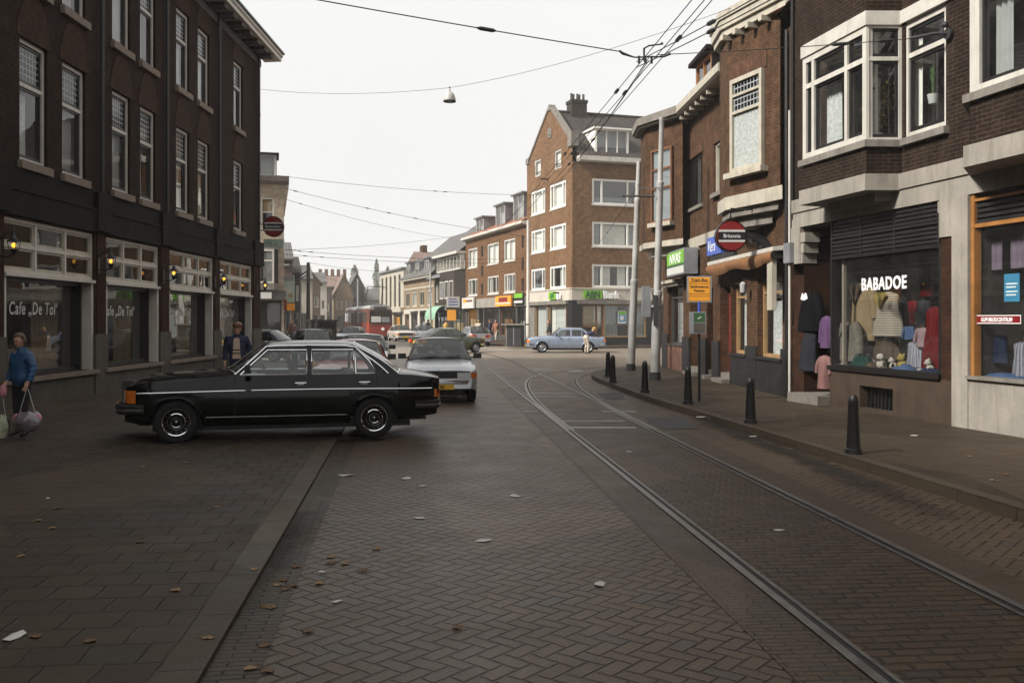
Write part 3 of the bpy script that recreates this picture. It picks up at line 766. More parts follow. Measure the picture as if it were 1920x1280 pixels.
# first-floor bay window
far, fa, fb, nr = (1.36, 0), (1.53, -.62), (3.70, -.60), (3.82, 0)
B1 = [far, fa, fb, nr]
def grow(poly, g):   # widen an open bay outline
    (a, b, c, e) = poly
    return [(a[0] - g*.6, a[1]), (b[0] - g, b[1] - g), (c[0] + g, c[1] - g), (e[0] + g*.8, e[1])]
MB().prism(B1, 4.28, 4.74, 'z').build('bay_parapet', 'brick_shop', shop); MB().prism(B1, 7.06, 11.4, 'z').build('bay', 'brick_shop', shop)
mb = MB(); mb.prism(grow(B1, .05), 4.0, 4.282, 'z'); mb.prism([(1.7, 0), (1.95, -.3), (3.45, -.28), (3.6, 0)], 3.85, 4.0, 'z'); mb.build('bay_base', 'white_stucco', shop)
mb = MB(); mb.prism(grow(B1, .07), 4.742, 4.86, 'z'); mb.box(3.9, 5.08, -.1, .12, 4.742, 4.858); mb.build('bay_sill', 'stone_grey', shop)
mb = MB(); mb.prism(grow(B1, .03), 6.83, 7.07, 'z'); mb.box(3.75, 9, -.045, .1, 6.84, 7.065); mb.build('bay_header', 'white_paint', shop)
mb = MB(); mb.prism(grow(B1, -.18), 4.84, 4.87, 'z'); mb.build('bay_floor', 'stone_grey', shop)
wf = 2.17
ang = math.atan2(.02, 2.17)
cz = [(.02, .12, 0, 1, 'curtain_white'), (.42, .5, .02, .6, 'curtain_white')]
window(shop, 1.53, -.62, 4.86, wf, 1.97, ang, mull=(.37, 1.52), trans=((1.4, .12, .345), (1.4, .40, 1.49), (1.4, 1.55, 2.05)), t=.12, mt=.09, depth=.12, fm='white_paint', sash='black_paint', st=.05, curtains=[(.03, .14, 0, 1, 'curtain_white'), (.86, .97, 0, 1, 'curtain_white'), (.2, .42, 0, .66, 'curtain_lace')], name='bay_window')
rw = math.hypot(.12, .60)
window(shop, 3.70, -.60, 4.86, rw, 1.97, math.atan2(.60, .12), trans=(1.4,), t=.05, mt=.07, depth=.1, fm='white_paint', sash='black_paint', st=.045, name='bay_window')
window(shop, 3.86, .03, 4.86, 1.16, 1.97, 0, trans=(1.4,), mull=(), t=.1, mt=.08, depth=.1, fm='white_paint', sash='black_paint', st=.055, curtains=[(.02, .2, 0, 1, 'curtain_white')], name='window')
# second bay further right
B2 = [(5.62, 0), (6.4, -.62), (8.7, -.6), (9.3, 0)]
MB().prism(B2, 4.28, 4.9, 'z').build('bay_parapet', 'brick_shop', shop); MB().prism(B2, 7.3, 11.4, 'z').build('bay', 'brick_shop', shop)
mb = MB(); mb.prism(grow(B2, .06), 3.98, 4.284, 'z'); mb.build('bay_base', 'white_stucco', shop)
mb = MB(); mb.prism(grow(B2, .07), 4.902, 5.02, 'z'); mb.build('bay_sill', 'stone_grey', shop)
mb = MB(); mb.prism(grow(B2, .03), 7.1, 7.32, 'z'); mb.build('bay_header', 'white_paint', shop)
window(shop, 6.4, -.62, 5.02, 2.3, 2.1, .0087, mull=(.14, 2.1), trans=(1.45,), t=.1, mt=.12, depth=.14, fm='white_paint', sash='black_paint', st=.05, curtains=[(.1, .25, 0, 1, 'curtain_grey')], name='bay_window')
window(shop, 5.62, 0, 4.9, math.hypot(.78, .62), 2.2, -math.atan2(.62, .78), trans=(1.5,), t=.12, mt=.1, depth=.12, fm='white_paint', sash='black_paint', st=.05, curtains=[(.1, .9, 0, 1, 'curtain_grey')], name='bay_window')
# room behind the bay windows
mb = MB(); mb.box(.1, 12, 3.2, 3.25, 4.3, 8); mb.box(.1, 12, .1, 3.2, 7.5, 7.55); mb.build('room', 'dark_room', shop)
MB().tube([(-.06, -.07, .1), (-.06, -.07, 6.2)], .028, 6).build('downpipe', 'white_paint', shop, smooth=40)
MB().tube([(.02, -.05, 3.9), (.02, -.05, 11.4)], .035, 6).build('downpipe', 'black_paint', shop, smooth=40)
mb = MB(); mb.box(-.16, .12, -.16, -.06, 2.98, 3.4); mb.build('meter_box', 'zinc', shop)
mb = MB(); mb.quad((0, -.3, 11.5), (E, -.3, 11.5), (E, 4.5, 15), (0, 4.5, 15)); mb.quad((0, 4.5, 15), (E, 4.5, 15), (E, 9, 11.5), (0, 9, 11.5)); mb.build('roof', 'tile_dark', shop)
# wall bracket that carries the overhead span wire
br = thing('wall_bracket', 'black iron bracket on the dark brick wall right of the white bay window', 'bracket', w1(5.12, -.02, 6.3), RZ1)
mb = MB(); mb.lathe([(.001, -.05), (.09, -.05), (.09, 0), (.001, 0)], 12, ax='y'); mb.tube([(0, -.02, 0), (-.1, -.2, .02), (-.35, -.45, .0)], .03, 6); mb.ball((0, -.08, .14), .05); mb.build('arm', 'wire_black', br, smooth=40)

# ---- plants in the upper windows
def plant(loc, h, n, m, label, spiky=False, seed=1):
    r = thing('potted_plant', label, 'plant', loc); rn = random.Random(seed)
    MB().lathe([(.001, 0), (.07, 0), (.1, .16), (.09, .16), (.001, .13)], 12).build('pot', 'sign_white', r, smooth=40)
    mb = MB()
    for i in range(n):
        a = rn.random()*2*PI; hh = .15 + rn.random()*h; rr = (.05 + rn.random()*.28) * (1 if not spiky else .5)
        if spiky:
            p = [Vector((math.cos(a)*rr*t, math.sin(a)*rr*t, .14 + hh*(t*1.6 - t*t*.8))) for t in (0, .35, .7, 1)]
            for u, v in zip(p, p[1:]):
                q = Vector((-math.sin(a), math.cos(a), 0))*.014; mb.quad(u-q, u+q, v+q, v-q)
        else:
            c = Vector((math.cos(a)*rr, math.sin(a)*rr, .1 + hh)); t = Vector((rn.uniform(-1, 1), rn.uniform(-1, 1), rn.uniform(-.6, .6))).normalized()*.05; q = t.cross(Vector((rn.random(), rn.random(), 1))).normalized()*.028
            mb.poly([c - t, c + q, c + t, c - q])
    mb.build('foliage', m, r)
plant(w1(3.45, -.22, 4.88), .75, 130, 'leaf_yellow', 'yellow flowering pot plant in the near side of the white bay window', seed=3)
plant(w1(4.25, .3, 5.4), .6, 26, 'leaf_green', 'spiky green hanging plant in the window right of the white bay', True, 4)
plant(w1(4.85, .28, 4.88), .45, 22, 'leaf_green', 'low spiky green plant at the right corner of the window beside the white bay', True, 5)

# ---- goods in the shop windows
def coat(label, px0, px1, py0, py1, d, m, cat='coat', sleeves=True, lean=0, lapel=None, flare=1.15, name='hanging_coat', hanger=True, sl=.62, seed=1, pieces=None):
    s0, _, _ = r1(px0, py0, d); s1, _, _ = r1(px1, py0, d); cx = (r1((px0+px1)/2, (py0+py1)/2, d))
    zt = r1((px0+px1)/2, py0, d)[2]; zb = r1((px0+px1)/2, py1, d)[2]; w = (s1 - s0); h = zt - zb
    r = thing(name, label, cat, w1(cx[0], d, zb), RZ1 + lean)
    bw = w * (.31 if sleeves else .5); rn = random.Random(seed); ph = rn.random()*6
    rings = []; n = 28
    for t, k, dp in ((0, flare, .16), (.12, flare*.97, .16), (.35, 1.0*flare*.92, .15), (.6, .92, .14), (.78, .95, .13), (.9, 1.0, .11), (.955, .82, .085), (.985, .4, .06), (1.0, .26, .05)):
        rg = []
        for i in range(n):
            a = 2*PI*i/n; fold = 1 + .09*math.sin(5*a + ph + t*2)*(1 - t)*(1 - .2*t)
            rg.append(Vector((bw*k*math.cos(a)*fold, dp*math.sin(a)*fold*min(1, w*1.6), h*t)))
        rings.append(rg)
    MB().loft(rings).build('body', m, r, smooth=60)
    if sleeves:
        for sg in (-1, 1):
            p = [Vector((sg*bw*.86, 0, h*.93)), Vector((sg*(bw + .06*w), -.02, h*.8)), Vector((sg*w*.45, -.03, h*(1-sl*.6))), Vector((sg*w*.48, -.04, h*(1 - sl)))]
            MB().tube(p, [w*.085, w*.1, w*.085, w*.075], 10).build('sleeve', m, r, smooth=60)
    if lapel:
        mb = MB()
        for sg in (-1, 1): mb.prism([(sg*.01, h*.62), (sg*bw*.55, h*.9), (sg*bw*.2, h*.99), (sg*.02, h*.8)], -.17*min(1, w*1.6) - .012, -.11*min(1, w*1.6))
        mb.build('lapel', lapel, r)
    if hanger:
        MB().tube([(-bw*.8, 0, h*.94), (0, 0, h*1.0), (bw*.8, 0, h*.94)], .008, 5).tube([(0, 0, h), (0, 0, h + .07), (.025, 0, h + .1)], .005, 5).build('hanger', 'steel', r)
    return r
plain('cloth_tan', (0.204, 0.15, 0.084), .95, spec=.06, var=.2, scale=6, fine=.25); plain('cloth_grey', (0.12, 0.108, 0.09), .95, spec=.06, var=.25, scale=8, fine=.4)
stripes('cloth_check', (.32, .28, .22), (.13, .11, .09), .045, 1, .95); plain('cloth_red', (0.0864, 0.00288, 0.0048), .9, spec=.06, var=.3, scale=6); plain('cloth_black', (0.0048, 0.0048, 0.0066), .9, spec=.06, var=.2)
plain('cloth_darkgreen', (0.0072, 0.03, 0.024), .9, spec=.06, var=.3); plain('cloth_pink', (0.18, 0.0972, 0.09), .9, spec=.06, var=.2, scale=6); plain('cloth_lilac', (0.09, 0.051, 0.108), .9, spec=.06, var=.2); plain('cloth_teal', (0.012, 0.12, 0.144), .9, spec=.06)
plain('cloth_white', (0.337, 0.316, 0.275), .95, spec=.06, var=.2, scale=7, fine=.2); plain('cloth_navy', (0.012, 0.018, 0.042), .9, spec=.06, var=.3); plain('cloth_blue', (0.0432, 0.072, 0.144), .9, spec=.06, var=.25); plain('cloth_yellow', (0.231, 0.176, 0.0504), .9, spec=.06, var=.2); plain('cloth_mauve', (0.143, 0.113, 0.151), .9, spec=.06, var=.2, scale=9, fine=.2)
stripes('cloth_stripe', (.25, .25, .27), (.05, .06, .1), .05, 0, .9); plain('cloth_charcoal', (0.021, 0.0222, 0.027), .9, spec=.06, var=.3); plain('cloth_rose', (0.21, 0.151, 0.16), .9, spec=.06, var=.3, scale=8)
plain('cloth_brown', (0.06, 0.042, 0.03), .95, spec=.06, var=.3, scale=8, fine=.3)
coat('long tan coat on a hanger under the white shop lettering', 1590, 1645, 531, 638, .55, 'cloth_tan', lapel='cloth_brown', seed=1)
coat('brown checked coat hanging in the middle of the shop window', 1645, 1684, 547, 630, .62, 'cloth_check', sleeves=False, lapel='cloth_yellow', seed=2, flare=1.3)
coat('grey tweed jacket in the lower left corner of the shop window', 1561, 1616, 604, 676, .32, 'cloth_grey', lapel='cloth_grey', seed=3, cat='jacket', name='hanging_jacket', sl=.8)
coat('long red dress at the right edge of the shop window', 1738, 1768, 575, 690, .4, 'cloth_red', sleeves=False, seed=4, cat='dress', name='hanging_dress', flare=1.5)
coat('small red top hanging high at the back of the shop window', 1727, 1748, 528, 555, .9, 'cloth_red', sleeves=False, seed=5, cat='top', name='hanging_blouse')
coat('charcoal shirt hanging behind the red dress in the shop window', 1718, 1746, 562, 608, .85, 'cloth_charcoal', seed=6, cat='shirt', name='hanging_shirt')
coat('red scarf hanging left of the charcoal shirt in the shop window', 1703, 1720, 563, 606, .8, 'cloth_red', sleeves=False, seed=7, cat='scarf', name='hanging_scarf', flare=.35)
coat('dark pleated skirt hanging below the brown checked coat', 1643, 1684, 628, 672, .7, 'cloth_brown', sleeves=False, seed=8, cat='skirt', name='hanging_skirt', flare=1.2)
coat('pale blue baby shirt hanging between checked coat and pink jumper', 1695, 1716, 612, 636, .45, 'cloth_blue', seed=9, cat='shirt', name='hanging_shirt', sl=.9)
coat('rose patterned baby jumper beside the red dress', 1718, 1746, 614, 650, .4, 'cloth_rose', seed=10, cat='jumper', name='hanging_jumper', sl=.8)
coat('black and white striped dungarees standing at the right of the shop window', 1704, 1742, 640, 688, .45, 'cloth_stripe', sleeves=False, seed=11, cat='trousers', name='hanging_trousers', hanger=False, flare=1.0)
coat('dark grey coat hanging behind the brown checked coat', 1684, 1702, 556, 618, .95, 'cloth_charcoal', sleeves=False, seed=12)
# doorway garments
def hang(label, px0, px1, py0, py1, d, m, **k): return coat(label, px0, px1, py0, py1, d, m, **k)
r = hang('black jumper with white collar hanging in the shop doorway', 1494, 1541, 551, 620, .12, 'cloth_black', cat='jumper', name='hanging_jumper', sl=.85, seed=20)
MB().prism([(-.13, .655), (-.02, .62), (0, .68), (.02, .62), (.13, .655), (.06, .78), (0, .73), (-.06, .78)], -.13, -.1).build('collar', 'letter_white', r)
hang('charcoal trousers hanging under the black jumper in the shop doorway', 1501, 1531, 616, 694, .13, 'cloth_charcoal', sleeves=False, cat='trousers', name='hanging_trousers', seed=21, hanger=False, flare=.9)
r = hang('lilac child jacket hanging on the right side of the shop doorway', 1540, 1562, 592, 652, .1, 'cloth_lilac', cat='jacket', name='hanging_jacket', seed=22, sl=.85)
r = hang('pink child suit standing on the step of the shop doorway', 1534, 1560, 666, 728, .0, 'cloth_pink', cat='suit', name='child_suit', seed=23, sl=.55, hanger=False, flare=.85)
# soft toys and folded clothes on the display floor
def toy(label, px, py, d, r_, m, m2=None, pose='sit', rot=0):
    s, _, z = r1(px, py, d); o = thing('soft_toy', label, 'soft toy', w1(s, d, .88), RZ1 + rot)
    MB().ball((0, 0, r_*.95), r_, r_*.85, r_*.95).build('body', m, o, smooth=60)
    MB().ball((0, -r_*.3, r_*2.25), r_*.78, r_*.72, r_*.72).ball((0, -r_*.95, r_*2.1), r_*.3, r_*.25, r_*.24).build('head', m, o, smooth=60)
    for sg in (-1, 1):
        MB().ball((sg*r_*.62, -r_*.2, r_*2.85), r_*.27, r_*.14, r_*.27, 8, 6).build('ear', m2 or m, o, smooth=60)
        MB().tube([(sg*r_*.7, -r_*.2, r_*1.4), (sg*r_*1.05, -r_*.6, r_*.9)], [r_*.28, r_*.24], 8).build('arm', m2 or m, o, smooth=60)
        MB().tube([(sg*r_*.45, -r_*.4, r_*.35), (sg*r_*.7, -r_*1.3, r_*.28)], [r_*.33, r_*.3], 8).build('leg', m2 or m, o, smooth=60)
    mb = MB()
    for sg in (-1, 1): mb.ball((sg*r_*.28, -r_*.95, r_*2.4), r_*.07, nu=6, nv=4)
    mb.ball((0, -r_*1.2, r_*2.18), r_*.09, nu=6, nv=4); mb.build('face', 'letter_black', o)
toy('white soft toy sitting at the left end of the shop window', 1585, 685, .25, .085, 'cloth_white')
toy('large white soft toy with dark ears in the middle of the display floor', 1653, 690, .2, .1, 'cloth_white', 'cloth_brown', rot=.3)
toy('white soft toy with black arms and ears near the middle of the display floor', 1675, 685, .3, .08, 'cloth_white', 'cloth_black', rot=-.3)
toy('yellow soft toy sitting high behind the others in the shop window', 1693, 672, .42, .1, 'cloth_yellow')
toy('white soft toy at the right end of the display floor', 1744, 690, .22, .085, 'cloth_white', rot=-.5)
def folded(label, px, py, d, w, m, h=.1, dp=.3, seed=0):
    s, _, z = r1(px, py, d); rn = random.Random(seed)
    rows = []
    for j in range(7):
        rows.append([Vector((w*(i/12 - .5), dp*(j/6 - .5), (.01 + h*max(0, 1 - abs(i/6 - 1)**3)*max(0, 1 - abs(j/3 - 1)**3) * (1 + .35*rn.uniform(-1, 1))))) for i in range(13)])
    o = MB().sheet(rows).build('folded_clothes', m, None, w1(s, d, .885), RZ1, smooth=80)
    tag(o, label, 'clothes')
folded('crumpled dark green jumper on the display floor', 1617, 690, .22, .62, 'cloth_darkgreen', .2)
folded('folded pale blue baby clothes at the front of the display floor', 1697, 696, .17, .5, 'cloth_blue', .1, seed=2)
folded('folded dark cloth under the red dress', 1745, 700, .2, .5, 'cloth_navy', .08, seed=3)
folded('pale folded blanket behind the dark green jumper', 1630, 668, .6, .45, 'cloth_white', .2, seed=4)
folded('folded brown cloth between the green jumper and the big white toy', 1636, 692, .18, .24, 'cloth_brown', .1, seed=5)
# second window: towels, poster, red sticker
for i, (a, b, lb) in enumerate(((1852, 1880, 'left lilac towel hanging in the right-hand shop window'), (1894, 1926, 'right lilac towel hanging in the right-hand shop window'))):
    s0, _, zt = r1(a, 450 - i*6, .3); s1, _, zb = r1(b, 505 - i*4, .3)
    o = link('hanging_towel', cloth_mesh(s1 - s0, zt - zb, 'cloth_mauve', amp=.008, seed=i), None, w1(s0, .3, zb), RZ1); tag(o, lb, 'towel')
s0, _, zt = r1(1882, 514, .05); s1, _, zb = r1(1911, 565, .05)
o = thing('window_poster', 'light blue poster stuck inside the right-hand shop window', 'poster', w1(s0, .055, zb), RZ1)
MB().box(0, s1 - s0, 0, .004, 0, zt - zb).build('sheet', 'sign_ltblue', o)
for i, zz in enumerate((.62, .5, .34, .22)): MB().box(.04, (s1-s0) - .04 - .03*(i % 2), -.002, 0, (zt-zb)*zz, (zt-zb)*zz + .018).build('text_line', 'letter_white', o)
s0, _, zt = r1(1822, 591, 0); s1, _, zb = r1(1911, 607, 0)
o = thing('window_sticker', 'red sticker strip with white letters across the right-hand shop window', 'sticker', w1(s0, .03, zb), RZ1)
MB().box(0, s1 - s0, 0, .004, 0, zt - zb).build('sheet', 'sign_red', o)
mb = MB(); W, H = s1 - s0, zt - zb
mb.box(0, W, -.002, 0, 0, .012); mb.box(0, W, -.002, 0, H - .012, H); mb.box(0, .012, -.002, 0, .012, H-.012); mb.box(W-.012, W, -.002, 0, .012, H-.012); mb.build('border', 'letter_white', o)
text('lettering', 'GUPI BRUIDCENTRUM', H*.66, 'letter_white', o, (W/2, -.003, H*.25), extrude=.001, xs=.80, bold=.003)
folded('pale blue and beige cloth lying along the right-hand shop window', 1880, 712, .3, 1.2, 'cloth_blue', .08, seed=8)
coat('blue patterned dress hanging in the right-hand shop window', 1902, 1936, 640, 712, .4, 'cloth_stripe', sleeves=False, cat='dress', name='hanging_dress', seed=30)
coat('dark blue towel hanging low in the right-hand shop window', 1864, 1888, 628, 680, .35, 'cloth_navy', sleeves=False, cat='towel', name='hanging_towel', seed=31, hanger=False, flare=1.0)
# ------------------------------------------------------------------ right: the lower brown house with the pub (local x from the far corner towards the camera)
RZ2 = math.atan2(-1, .044); O2 = Vector((5.356, 34.0, 0)); U2 = Vector((.044, -1, 0)).normalized(); D2 = Vector((1, .044, 0)).normalized()
def r2(px, py, d=0.0):
    k = (px - HX)/F; q = Vector((k, 1, 0)); Y = ((O2 + D2*d).dot(D2)) / q.dot(D2)
    p = Vector((k*Y, Y, 0)) - O2
    return p.dot(U2), d, CH - (py - HY)/F*Y
def w2(s, d, z): v = O2 + U2*s + D2*d; return (v.x, v.y, z)
def l2(X, Y): v = Vector((X, Y, 0)) - O2; return (v.dot(U2), v.dot(D2))
pub = thing('pub_house', 'lower brown brick house with a pub awning and orange tiled roof beside the clothes shop', 'building', O2, RZ2)
LN = 13.52
sx = lambda px: r2(px, 600)[0]
gA = (sx(1253), sx(1281)); gD = (sx(1294), sx(1313)); gE = (sx(1326), sx(1337)); gF = (sx(1350), sx(1370)); gB = (sx(1371), sx(1400)); gC = (sx(1420), sx(1467))
mb = MB()
wall(mb, 0, LN, .1, 3.95, [(gA[0], gA[1], .95, 2.98), (gD[0], gD[1], .1, 2.95), (gE[0], gE[1], .1, 2.7), (gF[0], gF[1], .1, 2.75), (gB[0], gB[1], .9, 2.7), (gC[0], gC[1], .9, 2.75), (sx(1297), sx(1310), 3.05, 3.65)], 0, .3)
u1 = (sx(1291), sx(1317)); u2 = (sx(1339), sx(1364))
wall(mb, 0, LN, 3.95, 8.05, [(u1[0], u1[1], 5.22, 6.75), (u2[0], u2[1], 5.3, 6.7)], 0, .14)
shell(mb, 0, LN, 0, 9, 0, 8.05); mb.build('wall', 'brick_mid', pub)
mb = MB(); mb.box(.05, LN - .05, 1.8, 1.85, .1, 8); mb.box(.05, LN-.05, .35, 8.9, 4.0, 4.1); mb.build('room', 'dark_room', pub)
# dark painted plinth and pier bases
mb = MB()
for a, b, z in ((0, gA[0], 1.3), (gA[1], gD[0], 1.25), (gD[1], gE[0], 1.25), (gE[1], gF[0], 1.2), (gB[1], gC[0], 1.15), (gC[1], LN, 1.15)): MB().box(a, b, -.05, .02, .1, z).build('pier_base', 'black_shop', pub)
mb.box(gB[0], gB[1], -.045, .02, .1, .86); mb.box(gC[0], gC[1], -.045, .02, .1, .86)
mb.box(gB[0] - .1, gB[1] + .1, -.09, .3, .862, .92); mb.box(gC[0] - .1, gC[1] + .1, -.09, .3, .862, .92)
mb.build('plinth', 'black_shop', pub)
MB().box(gA[0], gA[1], -.03, .03, .1, .93).build('brick_panel', 'brick_panel', pub)
MB().box(gA[0] - .02, gA[1] + .02, -.06, .3, .932, .98).build('sill', 'stone_dark', pub)
for a, b in (gD, gE, gF): MB().box(a, b, -.25, .28, .1, .22).box(a, b, .02, .28, .22, .36).build('door_step', 'stone_grey', pub)
def dr(a, b, m, lab=None):
    mb = MB(); mb.box(a + .02, b - .02, .24, .29, .36, 2.5); mb.box(a + .12, b - .12, .22, .24, .5, 1.2); mb.box(a + .12, b - .12, .22, .24, 1.35, 2.35); o = mb.build('door', m, pub, label=lab)
    MB().ball((b - .12, .19, 1.2), .03).build('handle', 'steel', o)
dr(*gD, 'black_shop'); dr(*gE, 'black_shop'); dr(*gF, 'red_door', 'dark red front door')
window(pub, gA[0], .12, .98, gA[1]-gA[0], 2.0, trans=(1.55,), t=.06, mt=.05, depth=.08, fm='stone_dark', sash=None, curtains=[(.1, .5, 0, .7, 'curtain_grey')], name='shop_window')
window(pub, gB[0], .14, .92, gB[1]-gB[0], 1.78, t=.08, depth=.08, fm='wood_tan', trans=(1.45,), mt=.06, curtains=[(.1, .9, 0, .95, 'curtain_lace')], name='pub_window')
window(pub, gC[0], .14, .92, gC[1]-gC[0], 1.83, t=.08, depth=.08, fm='wood_tan', trans=(1.5,), mt=.06, curtains=[(.15, .75, 0, .95, 'curtain_lace')], name='pub_window')
window(pub, u1[0], .07, 5.22, u1[1]-u1[0], 1.53, t=.07, depth=.08, mull=((u1[1]-u1[0])*.55,), fm='stone_dark', curtains=[(.5, 1, 0, 1, 'curtain_white')], sill=.06, sm='stone_grey', sproj=.14, sh=.1)
window(pub, u2[0], .05, 5.3, u2[1]-u2[0], 1.4, t=.07, depth=.08, mull=((u2[1]-u2[0])*.35, (u2[1]-u2[0])*.7), fm='cream_paint', curtains=[(.05, .95, 0, 1, 'curtain_white')], sill=.06, sm='stone_grey', sproj=.16, sh=.12)
for a, b, z in ((u1[0], u1[1], 6.75), (u2[0], u2[1], 6.7)): MB().box(a - .1, b + .1, -.012, .01, z + .005, z + .3).build('lintel', 'brick_mid_soldier', pub)
# cream string band, stepping down over the left piers
mb = MB(); a, b = sx(1268), sx(1352)
mb.box(a, b, -.06, .05, 3.98, 4.28); mb.box(a, sx(1300), -.055, .05, 3.7, 3.98); mb.box(sx(1300), sx(1312), -.055, .05, 3.68, 3.98); mb.build('string_band', 'cream_paint', pub)
# corner oriel at the far end (local coords)
OB = [(1.2, 0)] + [(.9, -.9), (2.4, -.88), (4.0, 0)]
OB = [l2(5.30, 33.6), l2(4.42, 32.9), l2(4.38, 31.55), l2(5.28, 29.7)]
cx_, cy_ = sum(p[0] for p in OB)/4, sum(p[1] for p in OB)/4
gr = lambda poly, g: [(cx0 + (p[0]-cx0)*(1+g), p[1]*(1+g*.9)) for p in poly for cx0 in [sum(q[0] for q in poly)/len(poly)]]
mb = MB(); mb.prism(OB, 4.3, 8.12, 'z'); mb.build('oriel', 'brick_mid', pub)
mb = MB(); mb.prism(gr(OB, .05), 4.12, 4.302, 'z'); mb.prism(gr(OB, -.25), 3.85, 4.12, 'z'); mb.build('oriel_base', 'cream_paint', pub)
mb = MB(); mb.prism(gr(OB, .3), 8.122, 8.36, 'z'); mb.prism(gr(OB, .22), 8.05, 8.122, 'z'); mb.build('oriel_cornice', 'stone_grey', pub)
p0, p1 = Vector(OB[2]), Vector(OB[3]); e = (p1 - p0); L = e.length; a = math.atan2(e.y, e.x); q = p0.lerp(p1, .22)
nrm = Vector((e.y, -e.x)).normalized()
window(pub, q.x + nrm.x*.10, q.y + nrm.y*.10, 4.9, L*.56, 2.35, a, t=.07, depth=.07, mull=(L*.56*.42,), trans=(1.1, 1.7), mt=.06, fm='wood_brown', curtains=(), gm='glass_far', sill=.05, sm='cream_paint', sproj=.1, sh=.14, name='oriel_window')
mb = MB(); mb.M = Matrix.Translation((q.x + nrm.x*.01, q.y + nrm.y*.01, 0)) @ Matrix.Rotation(a, 4, 'Z'); mb.box(.03, L*.56 - .03, 0, .004, 4.92, 7.2); mb.build('window_back', 'curtain_white', pub)
# big bay at the near end
BB = [l2(5.80, 24.6), l2(5.13, 23.7), l2(5.09, 22.75), l2(5.80, 20.75)]
mb = MB(); mb.prism(BB, 4.68, 8.45, 'z'); mb.build('bay', 'brick_mid', pub)
mb = MB(); mb.prism(gr(BB, .07), 4.38, 4.682, 'z'); mb.build('bay_base', 'cream_paint', pub)
mb = MB(); mb.prism(gr(BB, -.08), 4.2, 4.38, 'z'); mb.prism(gr(BB, -.3), 3.95, 4.2, 'z'); mb.build('bay_underside', 'stone_grey', pub)
mb = MB(); mb.prism(gr(BB, .27), 8.62, 8.84, 'z'); mb.prism(gr(BB, .33), 8.842, 9.02, 'z'); mb.prism(gr(BB, .18), 8.452, 8.62, 'z'); mb.build('bay_cornice', 'cream_paint', pub)
p0, p1 = Vector(BB[2]), Vector(BB[3]); e = (p1 - p0); L = e.length; a = math.atan2(e.y, e.x); q = p0.lerp(p1, .13); nrm = Vector((e.y, -e.x)).normalized()
ww = 1.28
bw_ = window(pub, q.x + nrm.x*.10, q.y + nrm.y*.10, 5.2, ww, 2.17, a, t=.1, depth=.09, trans=(1.38, 1.78), mt=.06, fm='cream_paint', gm='glass', upper=(1.38, 'leaded'), curtains=[(.06, .94, .03, .62, 'curtain_lace')], sill=.12, sm='cream_paint', sproj=.1, sh=.13, name='bay_window')
for c_ in bw_.children:
    if c_.name.startswith('curtain'): c_.location.y = .072; c_.scale.y = .5
mb = MB(); mb.M = Matrix.Translation((q.x + nrm.x*.02, q.y + nrm.y*.02, 0)) @ Matrix.Rotation(a, 4, 'Z'); mb.box(-.08, ww + .08, -.0, .03, 7.38, 7.75); mb.build('lintel', 'brick_mid_soldier', pub)
mb = MB(); mb.M = Matrix.Translation((q.x + nrm.x*.005, q.y + nrm.y*.005, 0)) @ Matrix.Rotation(a, 4, 'Z'); mb.box(.03, ww-.03, 0, .004, 5.22, 7.3); mb.build('window_back', 'dark_room', pub)
# brackets under the bay cornice and the main cornice
mb = MB(); mb.M = Matrix.Translation((p0.x, p0.y, 0)) @ Matrix.Rotation(a, 4, 'Z')
for i in range(4):
    mb.box(.12 + i*.52, .24 + i*.52, -.26, .02, 8.33, 8.45); mb.build('cornice_bracket', 'cream_paint', pub); MM_ = mb.M; mb = MB(); mb.M = MM_
mb.M = None
c0, c1 = sx(1268), sx(1336)
for i in range(7): x = lerp(sx(1290), sx(1352), i/6); MB().box(x - .05, x + .05, -.40, .02, 7.93, 8.06).build('cornice_bracket', 'cream_paint', pub)
mb = MB(); mb.prism([(-.52, 8.35), (-.52, 8.14), (-.45, 8.08), (.05, 8.05), (.05, 8.35)], sx(1284), BB[0][0] + .1, 'x'); mb.build('cornice', 'cream_paint', pub)
mb = MB(); mb.prism([(-.5, 8.33), (-.5, 8.12), (.05, 8.05), (.05, 8.33)], sx(1284) - 1.9, sx(1284) - .002, 'x'); mb.build('cornice', 'stone_dark', pub)
# stepped corbel below the bay and blue shop sign etc.
mb = MB()
for i in range(9): mb.box(BB[2][0] + .05 + i*.17, BB[2][0] + .26 + i*.17, -.55 + i*.055, -.02, 3.82 - i*.085, 3.9 - i*.085)
mb.build('corbel_steps', 'black_shop', pub)
mb = MB(); mb.quad((0, -.25, 8.36), (LN, -.25, 8.36), (LN, 3.4, 12.2), (0, 3.4, 12.2)); mb.quad((0, 3.4, 12.2), (LN, 3.4, 12.2), (LN, 9, 8.2), (0, 9, 8.2)); mb.poly([(0, -.25, 8.36), (0, 3.4, 12.2), (0, 9, 8.2)]); mb.build('roof', 'tile_orange', pub)
def dormer(par, x0, x1, y, z0, z1, depth, fm, cheek, n=2, top='lead_grey', slope=.0, gm='glass'):
    o = window(par, x0, y, z0, x1 - x0, z1 - z0, mull=[(x1-x0)*i/n for i in range(1, n)], t=.08, mt=.07, depth=.08, fm=fm, gm=gm, name='dormer')
    w = x1 - x0; h = z1 - z0
    MB().box(-.06, .0, .01, depth, -.1, h).build('cheek', cheek, o); MB().box(w, w+.06, .01, depth, -.1, h).build('cheek', cheek, o)
    mb = MB(); mb.box(-.2, w + .2, -.2, depth, h, h + .12); mb.build('dormer_roof', top, o)
    mb = MB(); mb.box(.02, w-.02, .5, .52, 0, h); mb.build('blind', 'curtain_grey', o)
    return o
dormer(pub, sx(1296), sx(1324), .15, 8.4, 9.6, 1.6, 'wood_orange', 'fascia_dark', 2, 'fascia_dark')
